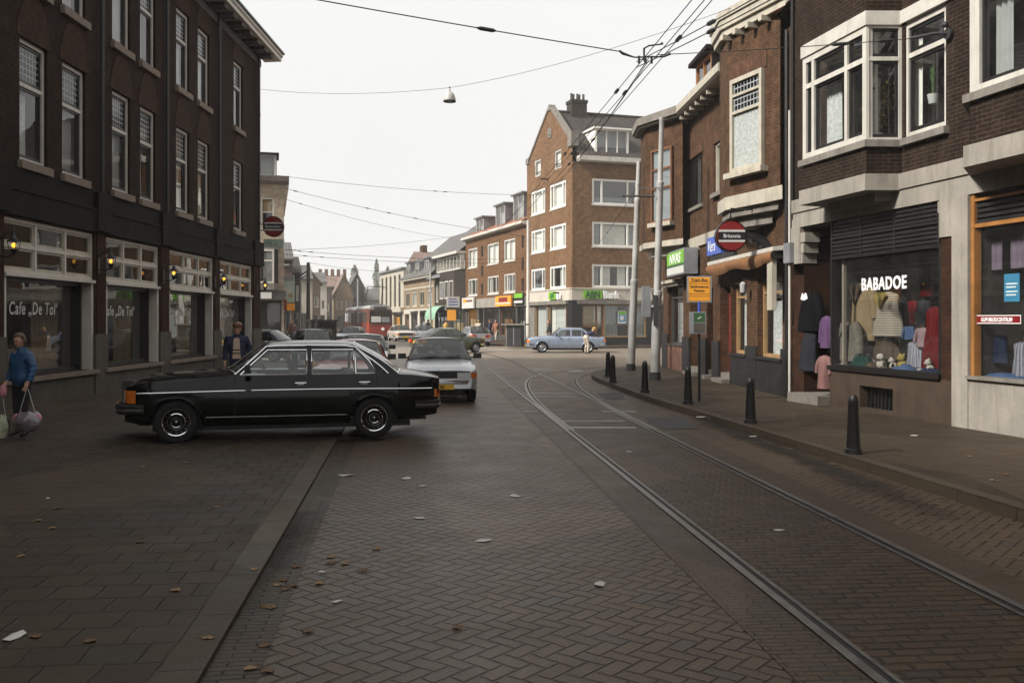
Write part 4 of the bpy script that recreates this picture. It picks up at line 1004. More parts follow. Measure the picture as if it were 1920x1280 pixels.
dormer(pub, BB[1][0] - .1, BB[2][0] + 1.5, .05, 9.03, 10.4, 2.2, 'white_paint', 'fascia_dark', 4, 'white_paint')
# rolled awning over the pub front
aw = thing('shop_awning', 'rolled orange awning under a white cassette over the pub front', 'awning', w2(sx(1349), 0, 0), RZ2)
al = LN - .15 - sx(1349)
mb = MB(); mb.prism([(-.34, 3.36), (-.34, 3.27), (.0, 3.3), (.0, 3.4)], 0, al, 'x'); mb.build('cassette', 'white_paint', aw)
mb = MB(); mb.prism([(-.33, 3.265), (-.3, 3.1), (-.05, 3.12), (-.02, 3.28)], .05, al - .05, 'x'); mb.build('housing', 'black_shop', aw)
rows = [[Vector((.05 + (al-.1)*i/40, y - .02*math.sin(i*.9), z - (k*.03*math.sin(i*.15 + .4)**2 if k else 0))) for i in range(41)] for k, (y, z) in enumerate(((-.35, 3.26), (-.4, 3.2), (-.38, 3.1), (-.33, 3.04)))]
MB().sheet(rows).build('fabric', 'awning_orange', aw, smooth=70)
# round beer sign, blue sign, green sign, cream box
def disc_sign(loc, rz, rad, label, word, bracket=True):
    o = thing('round_sign', label, 'sign', loc, rz)
    MB().lathe([(.001, -.1), (rad*.96, -.1), (rad, -.06), (rad, .06), (rad*.96, .1), (.001, .1)], 36, ax='y').build('disc', 'sign_red', o, smooth=40)
    MB().lathe([(rad, -.07), (rad*1.05, -.09), (rad*1.06, .09), (rad, .07)], 36, ax='y').build('rim', 'black_paint', o, smooth=40)
    hb = rad*.27
    for sd in (-1, 1):
        y = sd*.104
        mb = MB()
        for (zz, ww) in ((hb, 1), (-hb, 1)):
            zA, zB = (hb, hb + rad*.14) if zz > 0 else (-hb - rad*.14, -hb)
            f = lambda z: math.sqrt(max(.01, (rad*.955)**2 - z*z))
            mb.prism([(-f(zA), zA), (f(zA), zA), (f(zB), zB), (-f(zB), zB)], y - .003, y + .003)
        mb.build('white_band', 'sign_white', o)
        f = math.sqrt((rad*.955)**2 - hb*hb)
        MB().prism([(-f, -hb), (f, -hb), (rad*.955, 0), (f, hb), (-f, hb), (-rad*.955, 0)], y - .004, y + .004).build('black_band', 'black_paint', o)
        text('lettering', word, rad*.36, 'letter_white', o, (0, y + sd*.006, -rad*.12), rot=(PI/2, 0, 0 if sd < 0 else PI), extrude=.001, xs=.9)
    return o
s, d, z = r2(1370, 443, -.95)
o = disc_sign(w2(s, d, z), R(2), .335, 'round red, white and black beer sign hanging from the pub wall', 'Britannia')
MB().tube([(0, 0, .42), (0, 0, .62), (.9, .2, .62)], .022, 6).build('arm', 'black_paint', o)
s0, _, zt = r2(1328, 452, -.1); s1, _, zb = r2(1356, 478, -.1)
o = thing('shop_sign', 'small blue sign with white script beside the round beer sign', 'sign', w2(s0, -.14, 3.58), RZ2)
MB().box(0, 1.5, 0, .12, 0, .5).build('panel', 'sign_blue', o); text('lettering', 'Vers', .44, 'letter_white', o, (.1, -.006, .1), align='LEFT', shear=.25, extrude=.002)
MB().box(.3, 2.6, .03, .12, -.42, -.01).build('board', 'black_shop', o)
s0 = r2(1250, 500, -.5)[0]; s1 = r2(1282, 500, -.5)[0]
o = thing('shop_sign', 'green and white light box sign above the corner shop window', 'sign', w2(s0, -.5, 3.16), RZ2)
W, H = s1 - s0, .78
MB().box(0, W, .01, .42, 0, H).build('box', 'zinc', o)
MB().box(.05, W - .05, -.004, .01, .34, H - .05).build('green_panel', 'sign_green', o); MB().box(.05, W - .05, -.004, .01, .04, .26).build('white_panel', 'sign_white', o); MB().box(.05, W - .05, -.003, .01, .26, .34).build('dark_band', 'sign_dkgreen', o)
text('lettering', 'NVAS', .42, 'letter_white', o, (W/2, -.008, .38), extrude=.002, xs=1.5, bold=.01, shear=.15)
o = thing('sign_panel', 'tall blank cream panel hanging at the near end of the pub awning', 'sign', w2(LN - .62, -.32, 2.0), RZ2)
MB().prism([(0, 0), (.34, 0), (.36, 1.28), (.1, 1.3), (0, 1.1)], 0, .1).build('panel', 'cream_paint', o); MB().box(.02, .1, .1, .3, .2, .26).box(.02, .1, .1, .3, 1.0, 1.06).build('bracket', 'black_paint', o)
# shop canopy ledge of the corner shop
mb = MB(); mb.box(gA[0] - .15, gA[1] + .1, -.3, .0, 3.0, 3.1); mb.box(gA[0] - .15, gA[1] + .1, -.2, 0, 2.9, 2.998); mb.build('canopy', 'cream_paint', pub)
MB().tube([(LN - .1, -.06, .1), (LN - .1, -.06, 8)], .04, 6).build('downpipe', 'black_paint', pub)
o = thing('wall_lamp', 'small dark wall lamp under the pub awning', 'lamp', w2(sx(1410), -.02, 2.55), RZ2)
MB().tube([(0, 0, .2), (0, -.18, .25), (0, -.2, .16)], .012, 5).build('arm', 'black_paint', o); MB().lathe([(.03, .16), (.08, .1), (.07, -.1), (.001, -.12)], 10, (0, -.2, 0)).build('lamp_glass', 'curtain_grey', o, smooth=40)
# ------------------------------------------------------------------ the bank on the far corner (local x along the right face, y back along the left face)
RB = math.atan2(.336, 1); OB3 = Vector((4.02, 64.0, 0)); EB = Vector((1, .336, 0)).normalized(); NB = Vector((-.336, 1, 0)).normalized()
bank = thing('bank_house', 'tall brown brick corner house with white windows, stone-coped gable and bank sign', 'building', OB3, RB)
BL, BD = 14.0, 9.07
def bx(px): k = (px - HX)/F; return (64*k - 4.02)/(EB.x - k*EB.y)
def bt(px): k = (px - HX)/F; return (4.02 - 64*k)/(-NB.x + k*NB.y)
rx0, rx1 = bx(1110), bx(1195)
rows = [(9.55, 11.3), (6.72, 8.4), (3.97, 5.55)]
lw_ = [(bt(1061), bt(1031)), (bt(1022), bt(996))]
gbz = [(.75, 2.75)]
# right face
mb = MB(); wall(mb, 0, BL, 3.86, 12.35, [(rx0, rx1, a, b) for a, b in rows] + [(rx1 + 2.4, rx1 + 5.6, a, b) for a, b in rows], 0, .16)
# left face: map a wall to x=0 plane
lm = MB(); TL = Matrix(((0, 1, 0, 0), (1, 0, 0, 0), (0, 0, 1, 0), (0, 0, 0, 1)))
at_ = [(bt(1014), bt(1003), 12.3, 13.5), (bt(1052), bt(1040), 12.25, 13.55)]
lm.M = TL
holes = [(a, b, c, d) for a, b in lw_ for c, d in rows]
wall(lm, 0, BD, 3.86, 12.6, [h for h in holes] + [(a, b, c, 12.6) for a, b, c, d in at_], 0, .16)
# stepped gable top above 12.6
mid = bt(1031)
gp = [(0, 12.6), (BD, 12.6), (BD, 13.6), (BD - .5, 13.75), (mid + .25, 16.7), (mid - .25, 16.7), (.55, 14.05), (0, 14.15)]
for a, b in zip(at_, [None]): pass
def gable_h(t):
    return interp([(0, 14.15), (.55, 14.05), (mid - .25, 16.7), (mid + .25, 16.7), (BD - .5, 13.75), (BD, 13.6)], t)
xs = sorted({0, .55, mid - .25, mid + .25, BD - .5, BD, *[a for q in at_ for a in q[:2]]})
for a, b in zip(xs, xs[1:]):
    z0 = 12.6
    for q in at_:
        if q[0] < (a+b)/2 < q[1]: z0 = q[3]
    lm.quad((a, 0, z0), (b, 0, z0), (b, 0, gable_h(b)), (a, 0, gable_h(a)))
lm.M = None
mb.add(lm.v, lm.f)
mb.quad((BL, 0, 0), (BL, BD, 0), (BL, BD, 12.35), (BL, 0, 12.35)); mb.quad((0, BD, 0), (BL, BD, 0), (BL, BD, 12.35), (0, BD, 12.35)); mb.quad((0, BD, 12.35), (.3, BD, 12.35), (.3, BD, 13.5), (0, BD, 13.5))
mb.build('wall', 'brick_bank', bank)
mb = MB(); mb.box(3.5, BL - .1, 3.2, BD - .1, .2, 12.2); mb.build('room', 'room_wall', bank)
mb = MB(); mb.M = TL
def cop(a, za, b, zb, w=.3):
    d = Vector((b - a, zb - za)); n = Vector((-d.y, d.x)).normalized()
    if n.y < 0: n = -n
    mb.prism([(a, za), (b, zb), (b + n.x*.16, zb + n.y*.16), (a + n.x*.16, za + n.y*.16)], -.08, .35)
cop(BD - .55, 13.76, mid + .2, 16.7); cop(mid - .2, 16.7, .6, 14.07)
mb.prism([(-.06, 13.4), (.62, 13.4), (.62, 14.3), (-.06, 14.42)], -.1, .45); mb.prism([(BD - .55, 13.5), (BD + .05, 13.5), (BD + .05, 13.9), (BD - .55, 13.95)], -.1, .4); mb.prism([(mid-.3, 16.6), (mid + .3, 16.6), (mid + .12, 17.0), (mid - .12, 17.0)], -.09, .36)
mb.build('gable_coping', 'stone_grey', bank)
mb = MB(); mb.M = TL; 
for k in range(7):
    a = 2*PI*k/7; mb.ball((mid + .28*math.cos(a), -.02, 15.0 + .28*math.sin(a)), .13, .07, .13, 8, 6)
mb.ball((mid, -.03, 15.0), .18, .1, .18, 8, 6); mb.build('gable_ornament', 'stone_grey', bank)
def bwin(par, x, y, z, w, h, rot, kind):
    c = {'wide': [(.03, .2, 0, 1, 'curtain_grey'), (.24, .76, 0, 1, 'curtain_white'), (.8, .97, 0, 1, 'curtain_grey')], 'dark': [(.1, .9, 0, .3, 'curtain_lace')], 'two': [(.2, .42, 0, 1, 'curtain_white'), (.58, .76, 0, 1, 'curtain_white'), (.03, .18, 0, 1, 'curtain_grey')], 'plain': [(.04, .96, 0, 1, 'curtain_white')], 'half': [(.5, .96, 0, 1, 'curtain_lace')]}[kind]
    m = (w*.215, w*.785) if w > 2.2 else ((w*.2,) if kind != 'plain' else ())
    return window(par, x, y, z, w, h, rot, mull=m, t=.15, mt=.12, depth=.1, fm='frame_white', curtains=c, gm='glass_far' if kind == 'dark' else 'glass', sill=.04, sm='white_paint', sproj=.07, sh=.08)
for (a, b), kd in zip(rows, ('dark', 'wide', 'two')): bwin(bank, rx0, .03, a, rx1 - rx0, b - a, 0, kd); bwin(bank, rx1 + 2.4, .03, a, 3.2, b - a, 0, kd)
for i, (a, b) in enumerate(lw_):
    for j, (c, d) in enumerate(rows): bwin(bank, .03, b, c, b - a, d - c, -PI/2, ['plain', 'plain', 'half'][j] if i == 0 else ['plain', 'plain', 'dark'][j])
for a, b, c, d in at_: window(bank, .03, b, c, b - a, d - c, -PI/2, t=.1, depth=.08, curtains=[(.05, .95, 0, 1, 'curtain_white')])
# white band, shop fronts
mb = MB(); mb.box(-.05, BL, -.06, .2, 3.12, 3.86); mb.box(-.06, .2, .2, BD, 3.12, 3.86); mb.box(-.1, BL, -.11, .2, 3.862, 3.95); mb.box(-.11, .2, .2, BD, 3.863, 3.951); mb.build('stucco_band', 'bank_stucco', bank)
g0, g1, g2 = bx(1091), bx(1132), bx(1212)
mb = MB(); mb.box(-.03, g0, -.04, .4, .1, 3.12); mb.box(-.035, .4, .4, bt(1063), .1, 3.12); mb.box(g2, g2 + 1.6, -.04, .3, .1, 3.12); mb.box(g1, g2, -.03, .3, .1, .62); mb.build('shop_pier', 'black_paint', bank)
mb = MB(); mb.box(g0 - .35, BL, -.2, .1, 2.86, 3.1); mb.box(-.2, .1, bt(1066), BD - .2, 2.86, 3.1); mb.build('canopy', 'stone_grey', bank)
wn = window(bank, g0, .05, .12, g1 - g0, 2.7, mull=((g1-g0)*.68,), trans=((1.2, .1, (g1-g0)*.68),), t=.1, mt=.1, depth=.1, fm='wood_brown', name='bank_door', curtains=[(.05, .6, .45, .98, 'curtain_tan')])
wn = window(bank, g1, .05, .62, g2 - g1, 2.25, t=.1, depth=.1, fm='wood_tan', name='bank_window', curtains=[(.02, .35, 0, 1, 'curtain_grey'), (.6, .98, 0, 1, 'curtain_grey')])
q0, q1, q2, q3 = bt(1060), bt(1028), bt(1025), bt(1003)
window(bank, .05, q1, .5, q1 - q0, 2.35, -PI/2, t=.09, depth=.1, fm='wood_tan', name='bank_window', curtains=[(.3, .98, 0, 1, 'curtain_lace'), (.02, .25, 0, 1, 'curtain_white')])
window(bank, .05, q3, .5, q3 - q2, 2.35, -PI/2, t=.09, depth=.1, fm='wood_tan', name='bank_window', curtains=[(.05, .95, 0, 1, 'curtain_lace')])
mb = MB(); mb.box(-.02, .3, q0, BD, .1, .5); mb.box(-.02, .3, q3, BD, .5, 3.12); mb.box(-.02, .3, q1, q2, .5, 3.12); mb.build('plinth', 'stone_grey', bank)
# bank signs
o = thing('bank_sign', 'green and white letters reading ABN Bank on the right face of the bank', 'sign', OB3 + EB*bx(1093) - NB*.10 + Vector((0, 0, 3.18)), RB)
W = bx(1171) - bx(1093)
MB().box(0, W*.43, -.08, .0, .05, .58).build('green_panel', 'sign_green', o); text('lettering', 'ABN', .62, 'sign_dkgreen', o, (W*.215, -.085, .1), extrude=.004, xs=.85, bold=.03)
text('lettering', 'Bank', .66, 'letter_white', o, (W*.46, -.06, .08), align='LEFT', extrude=.04, xs=.88, bold=.03)
o = thing('bank_sign', 'shorter green and white bank sign on the left face beside the corner', 'sign', OB3 + NB*bt(1033) - EB*.10 + Vector((0, 0, 3.2)), RB - PI/2)
W = bt(1033) - bt(1065)
MB().box(0, W*.42, -.08, 0, .02, .55).build('green_panel', 'sign_green', o); text('lettering', 'ABN', .5, 'sign_dkgreen', o, (W*.21, -.085, .1), extrude=.004, xs=.75, bold=.02); text('lettering', 'Bank', .56, 'letter_white', o, (W*.46, -.06, .06), align='LEFT', extrude=.03, xs=.75, bold=.03)
o = thing('window_poster', 'blue and green poster in a white frame in the bank window', 'poster', OB3 + EB*bx(1158) - NB*.02 + Vector((0, 0, 1.55)), RB)
MB().box(0, .62, -.03, .0, 0, .86).build('frame', 'sign_white', o); MB().box(.05, .57, -.036, -.03, .12, .6).build('blue_field', 'sign_ltblue', o); MB().box(.05, .57, -.036, -.03, .62, .82).build('green_field', 'sign_green', o); MB().ball((.3, -.035, .36), .16, .01, .18).build('emblem', 'sign_white', o)
# gutter, roof, dormer, chimney
mb = MB(); mb.prism([(-.55, 12.72), (-.55, 12.42), (-.45, 12.35), (.02, 12.35), (.02, 12.72)], .32, BL + .2, 'x'); mb.build('gutter', 'white_paint', bank)
pk = (mid, 16.55)
mb = MB(); mb.quad((.3, -.4, 12.73), (BL, -.4, 12.73), (BL, pk[0], pk[1]), (.3, pk[0], pk[1])); mb.quad((.3, pk[0], pk[1]), (BL, pk[0], pk[1]), (BL, BD, 12.5), (.3, BD, 12.5)); mb.build('roof', 'tile_dark', bank)
mb = MB(); mb.tube([(.3, pk[0], pk[1] + .03), (BL, pk[0], pk[1] + .03)], .11, 8); mb.build('ridge', 'tile_dark', bank)
dormer(bank, bx(1118), bx(1178), .05, 12.95, 14.65, 3.4, 'frame_white', 'frame_white', 3, 'frame_white')
cx0 = bx(1096) + .6
mb = MB(); mb.box(cx0, cx0 + 1.15, pk[0] - .5, pk[0] + .5, 15.6, 17.35); mb.box(cx0 - .06, cx0 + 1.21, pk[0] - .56, pk[0] + .56, 17.2, 17.42); ch = mb.build('chimney', 'brick_grey', bank)
for i in range(5): MB().lathe([(.1, 17.42), (.09, 17.85), (.11, 17.9), (.001, 17.9)], 8, (cx0 + .12 + i*.23, pk[0] - .1 + .2*(i % 2), 0)).build('chimney_pot', 'stone_dark', ch)
for y, z in ((bt(1028), 11.75), (bt(1052), 3.6)): MB().box(-.6, 0, y - .05, y + .05, z, z + .09).build('wall_bracket', 'black_paint', bank)

# ------------------------------------------------------------------ the row beyond the bank, same street line
TR0 = lambda t: OB3 + NB*t
RR = math.atan2(-NB.y, -NB.x)
def row_house(name, label, t0, t1, setback=0.0):
    """t0 near, t1 far; local x from far end to near end, y into the house"""
    return thing(name, label, 'building', TR0(t1) + EB*setback, RR), t1 - t0
def rx(px, t1): return t1 - bt(px)
def rz(px, py, t=None):
    t = bt(px) if t is None else t; return CH - (py - HY)/F*(64 + NB.y*t)
# R4: brown brick three-window house with shops
T1 = bt(873); T0 = BD + .02
h, L = row_house('shop_house', 'lower brown brick house with white windows and orange roof beside the bank', T0, T1)
cols = [(rx(878, T1), rx(895, T1)), (rx(914, T1), rx(935, T1)), (rx(945, T1), rx(966, T1))]; nar = [(rx(902, T1), rx(906, T1)), (rx(978, T1), rx(982.5, T1))]
rws = [(3.98, 5.5), (6.5, 8.25)]
mb = MB(); wall(mb, 0, L, 3.65, 9.0, [(a, b, c, d) for a, b in cols for c, d in rws] + [(a, b, c, c + .95) for a, b in nar for c in (4.0, 5.6, 7.3)], 0, .15); shell(mb, 0, L, 0, 9, 0, 9.0); mb.build('wall', 'brick_row', h)
for i, (a, b) in enumerate(cols):
    for j, (c, d) in enumerate(rws): window(h, a, .03, c, b - a, d - c, t=.14, mt=.12, depth=.1, mull=(((b-a)*.3, (b-a)*.75) if j == 0 else ((b-a)*.5,)), curtains=[(.02, .98, 0, 1, 'curtain_white')] if j else [(.02, .3, 0, 1, 'curtain_white'), (.75, .98, 0, 1, 'curtain_grey')], gm='glass', sill=.06, sm='white_paint')
for a, b in nar:
    for c in (4.0, 5.6, 7.3): window(h, a, .06, c, b - a, .95, t=.05, depth=.06, fm='stone_dark', gm='glass_far')
mb = MB(); mb.prism([(-.45, 9.32), (-.45, 9.1), (0, 9.0), (.1, 9.0), (.1, 9.32)], -.1, L, 'x'); mb.build('cornice', 'white_paint', h)
mb = MB(); mb.quad((0, -.35, 9.33), (L, -.35, 9.33), (L, 4.5, 11.6), (0, 4.5, 11.6)); mb.quad((0, 4.5, 11.6), (L, 4.5, 11.6), (L, 9, 9), (0, 9, 9)); mb.build('roof', 'tile_orange', h)
for a, b, z in ((rx(884, T1) - .2, rx(900, T1) - .6, 10.9), (rx(919, T1), rx(936, T1), 11.4), (rx(950, T1) + .2, rx(970, T1), 11.7)):
    dormer(h, a, b, .5, 9.4, z, 2.6, 'white_paint', 'lead_grey', 2, 'lead_grey')
mb = MB(); mb.box(0, L, -.12, .1, 2.85, 3.65); mb.build('fascia', 'white_stucco', h)
s_ = [(rx(876, T1), rx(894, T1)), (rx(898, T1), rx(906, T1)), (rx(908, T1), rx(935, T1)), (rx(938, T1), rx(967, T1)), (rx(970, T1), rx(984, T1))]
mb = MB(); wall(mb, 0, L, .1, 2.85, [(a, b, .12 if k in (1, 4) else .5, 2.8) for k, (a, b) in enumerate(s_)], 0, .25); mb.build('shop_front', 'stone_dark', h)
for k, (a, b) in enumerate(s_): window(h, a, .08, .12 if k in (1, 4) else .5, b - a, 2.66 if k in (1, 4) else 2.28, t=.08, depth=.08, fm=['wood_tan', 'black_paint', 'black_paint', 'wood_brown', 'black_paint'][k], gm='glass', name='shop_window', mull=((b-a)/2,), curtains=[(.1, .6, 0, .6, ['curtain_tan', 'curtain_grey', 'awning_brown', 'awning_orange', 'curtain_grey'][k])])
mb = MB(); mb.box(.15, L - .15, 3.2, 3.25, .1, 8.8); mb.box(.1, L-.1, .3, 8.8, 3.7, 3.75); mb.build('room', 'dark_room', h)
def flat_sign(label, px0, px1, py0, py1, m, t1, parts=(), d=-.3, word=None, wm='letter_white', ws=.6):
    a, b = rx(px0, t1), rx(px1, t1); z1 = rz((px0+px1)/2, py0); z0 = rz((px0+px1)/2, py1)
    o = thing('shop_sign', label, 'sign', TR0(t1 - a) + EB*d + Vector((0, 0, z0)), RR)
    MB().box(0, b - a, 0, .14, 0, z1 - z0).build('panel', m, o)
    for (u0, u1, v0, v1, mm) in parts: MB().box((b-a)*u0, (b-a)*u1, -.01, 0, (z1-z0)*v0, (z1-z0)*v1).build('stripe', mm, o)
    if word: text('lettering', word, (z1-z0)*ws, wm, o, ((b-a)/2, -.016, (z1-z0)*.3), extrude=.002, xs=1.2)
    return o
flat_sign('orange shop sign with white stripe above the right-hand shop of the brown house', 938, 967, 555, 574, 'sign_orange', T1, [(.0, 1, .22, .34, 'sign_white'), (.22, .8, .42, .86, 'sign_red')], d=-.42)
flat_sign('green and black sign with white lettering beside the bank corner', 969, 987, 549, 570, 'black_paint', T1, [(.1, .98, .55, .95, 'sign_green'), (.1, .98, .1, .3, 'sign_white')], d=-.3)
o = flat_sign('white sign with an orange and brown swirl on the left shop of the brown house', 873, 895, 558, 578, 'sign_white', T1, [(.1, .4, .55, .85, 'sign_orange'), (.4, .9, .6, .78, 'wood_brown')], d=-.36)
o = thing('shop_sign', 'white box sign with dark lines hanging at the left end of the brown house', 'sign', TR0(T1 + .3) - EB*1.1 + Vector((0, 0, 2.95)), RR + PI/2)
MB().box(-.6, .6, -.08, .08, 0, 1.0).build('panel', 'sign_white', o); MB().box(-.45, .45, -.085, -.08, .2, .3).box(-.45, .45, -.085, -.08, .45, .55).box(-.45, .3, -.085, -.08, .7, .8).build('lines', 'sign_blue', o); MB().box(.6, 1.1, -.02, .02, .4, .5).build('bracket', 'black_paint', o)
# R5 dark bay-window house
T0, T1 = T1 + .02, bt(815)
h, L = row_house('bay_house', 'dark grey brick house with white band of upper windows and green awning', T0, T1)
mb = MB(); hs = [(.5 + i*1.9, 1.5 + i*1.9, 3.6, 5.4) for i in range(6) if .5 + i*1.9 + 1 < L]
wall(mb, 0, L, .1, 8.0, hs + [(L*.05, L*.42, .4, 2.7), (L*.55, L*.95, .4, 2.7)], 0, .2); shell(mb, 0, L, 0, 9, 0, 8.0); mb.build('wall', 'brick_grey', h)
for a, b, c, d in hs: window(h, a, .04, c, b-a, d-c, t=.12, depth=.1, mull=((b-a)/2,), curtains=[(.02, .98, 0, 1, 'curtain_white')], gm='glass')
for a, b in ((L*.05, L*.42), (L*.55, L*.95)): window(h, a, .06, .4, b-a, 2.3, t=.1, depth=.1, fm='sign_dkgreen', mull=((b-a)/3, (b-a)*.66), curtains=[(.1, .9, 0, .5, 'curtain_tan')], gm='glass', name='shop_window')
window(h, L*.45, .06, .12, L*.08, 2.5, t=.1, depth=.1, fm='sign_dkgreen', name='shop_door', gm='glass_far')
mb = MB(); mb.prism([(L*.42, 0), (L*.48, -.9), (L*.95, -.9), (L, 0)], 3.3, 6.4, 'z'); mb.build('bay', 'brick_grey', h)
for i in range(3): window(h, L*.5 + i*L*.15, -.96, 3.8, L*.12, 1.7, t=.12, depth=.05, curtains=[(.02, .98, 0, 1, 'curtain_white')], gm='glass', name='bay_window')
window(h, L*.25, -.5, 6.5, L*.75, 1.35, t=.14, depth=.4, mull=[L*.75*i/7 for i in range(1, 7)], mt=.14, curtains=[(.01, .99, 0, 1, 'curtain_white')], gm='glass', name='window_band')
mb = MB(); mb.prism([(-.9, 8.2), (-.9, 7.95), (0, 7.9), (.1, 8.2)], L*.2, L, 'x'); mb.build('eaves', 'white_paint', h)
mb = MB(); mb.prism([(-.95, 5.98), (-.95, 6.06), (-.0, 6.48), (0, 6.3)], 0, L*.5, 'x'); mb.build('lean_to', 'lead_grey', h)
mb = MB(); mb.box(-.02, L, -.14, .1, 2.75, 3.25); mb.build('fascia', 'stone_grey', h)
mb = MB(); mb.poly([(0, -.6, 8.21), (L, -.6, 8.21), (L, 4, 11.9), (L*.35, 4, 11.9)]); mb.quad((L*.35, 4, 11.9), (L, 4, 11.9), (L, 9, 8), (0, 9, 8)); mb.poly([(0, -.6, 8.21), (L*.35, 4, 11.9), (0, 9, 8)]); mb.build('roof', 'tile_grey', h)
aw = thing('shop_awning', 'pale green rounded awning over a shop in the dark grey house', 'awning', TR0(T1 - .4) + Vector((0, 0, 0)), RR)
rows_ = [[Vector((x, -.15 - 1.0*math.sin(a), 2.1 + 1.1*math.cos(a))) for x in (0, L*.12, L*.25, L*.37)] for a in [i*PI/2/8 for i in range(9)]]
MB().sheet(rows_).build('fabric', 'awning_green', aw, smooth=60); MB().box(0, L*.37, -1.17, -1.14, 1.85, 2.1).build('valance', 'awning_green', aw)
mb = MB(); mb.poly([(0, -.12, 3.2)] + [(0, -.15 - 1.0*math.sin(i*PI/16), 2.1 + 1.1*math.cos(i*PI/16)) for i in range(9)] + [(0, -.12, 2.1)]); mb.build('side', 'sign_dkgreen', aw)
o = thing('shop_sign', 'small square yellow sign in front of the dark grey house', 'sign', TR0(T0 + 1.6) - EB*.9, RR + 1.2)
MB().box(-.42, .42, -.03, .03, 1.75, 2.75).build('panel', 'sign_yellow', o); MB().tube([(0, 0, .1), (0, 0, 1.75)], .04, 6).build('post', 'pole_dark', o)
# R6 house with big grey roof and dormers
T0, T1 = T1 + .02, bt(757)
h, L = row_house('roofed_house', 'tan brick house with wide grey tiled roof and pale dormers', T0, T1)
hs = [(L*(.06 + i*.24), L*(.06 + i*.24) + L*.15, 3.3, 5.0) for i in range(4)]
mb = MB(); wall(mb, 0, L, 3.0, 6.4, hs, 0, .2); shell(mb, 0, L, 0, 9, 0, 6.4); mb.build('wall', 'brick_tan', h)
mb = MB(); wall(mb, 0, L, .1, 3.0, [(L*.03, L*.2, .4, 2.5), (L*.26, L*.48, .4, 2.5), (L*.55, L*.72, .12, 2.6), (L*.78, L*.97, .4, 2.5)], 0, .3); mb.build('shop_front', 'bank_stucco', h)
for i, (a, b, c, d) in enumerate(hs): window(h, a, .05, c, b-a, d-c, t=.14, depth=.1, mull=((b-a)/2,), fm='white_paint' if i % 2 else 'cream_paint', curtains=[(.02, .98, 0, 1, 'curtain_white')] if i % 2 else [], gm='glass')
for k, (a, b) in enumerate(((.03, .2), (.26, .48), (.55, .72), (.78, .97))): window(h, L*a, .1, .4 if k != 2 else .12, L*(b-a), 2.1, t=.08, depth=.08, fm=['wood_orange', 'black_paint', 'black_paint', 'stone_grey'][k], gm='glass', name='shop_window', curtains=[(.1, .8, 0, .7, ['awning_orange', 'awning_brown', 'curtain_grey', 'curtain_tan'][k])])
mb = MB(); mb.box(0, L, -.06, .05, 5.25, 5.45); mb.box(0, L, -.5, .1, 6.3, 6.5); mb.build('eaves', 'cream_paint', h)
mb = MB(); mb.box(L*.24, L*.5, -.5, .1, 2.75, 3.0); mb.box(L*.55, L*.98, -.7, .1, 2.8, 2.98); mb.build('canopy', 'white_paint', h)
mb = MB(); mb.poly([(-.2, -.6, 6.5), (L + .2, -.6, 6.5), (L + .2, 4.5, 11.4), (L*.3, 4.5, 11.4)]); mb.quad((L*.3, 4.5, 11.4), (L + .2, 4.5, 11.4), (L + .2, 9.3, 6.5), (-.2, 9.3, 6.5)); mb.poly([(-.2, -.6, 6.5), (L*.3, 4.5, 11.4), (-.2, 9.3, 6.5)]); mb.build('roof', 'tile_grey', h)
for i in range(3): dormer(h, L*(.1 + i*.3), L*(.1 + i*.3) + 1.9, .0, 6.75, 8.4, 1.8, 'white_paint', 'lead_grey', 2, 'lead_grey')
# R7 cream house with vertical strips
T0, T1 = T1 + .02, bt(712)
h, L = row_house('striped_house', 'cream house with tall dark vertical window strips far down the street', T0, T1)
hs = [(L*(.08 + i*.18), L*(.08 + i*.18) + L*.08, 3.4, 7.3) for i in range(5)]
mb = MB(); wall(mb, 0, L, .1, 7.9, hs + [(L*.08, L*.5, .4, 2.6), (L*.6, L*.95, .4, 2.6)], 0, .35); shell(mb, 0, L, 0, 9, 0, 7.9); mb.build('wall', 'cream_paint', h)
for a, b, c, d in hs: window(h, a, .1, c, b-a, d-c, t=.06, depth=.1, trans=(1.2, 2.4), fm='stone_dark', gm='glass_far')
for a, b in ((.08, .5), (.6, .95)): window(h, L*a, .1, .4, L*(b-a), 2.2, t=.1, depth=.1, fm='wood_orange', gm='glass', name='shop_window', curtains=[(.1, .5, 0, .8, 'sign_yellow')])
mb = MB(); mb.box(0, L, -.4, .1, 2.75, 3.3); mb.build('fascia', 'cream_paint', h)
mb = MB(); mb.box(-.1, L + .1, -.3, 9.1, 7.9, 8.1); mb.build('roof', 'lead_grey', h)
mb = MB(); mb.box(L*.55, L*.95, 2, 5, 8.1, 8.9); mb.prism([(L*.5, 8.9), (L, 8.9), (L*.78, 10.2)], 2, 5.2, 'y'); rf = mb.build('roof_house', 'tile_far', h); MB().box(L*.7, L*.8, 3, 3.6, 9.6, 11).build('chimney', 'brick_mid', rf)
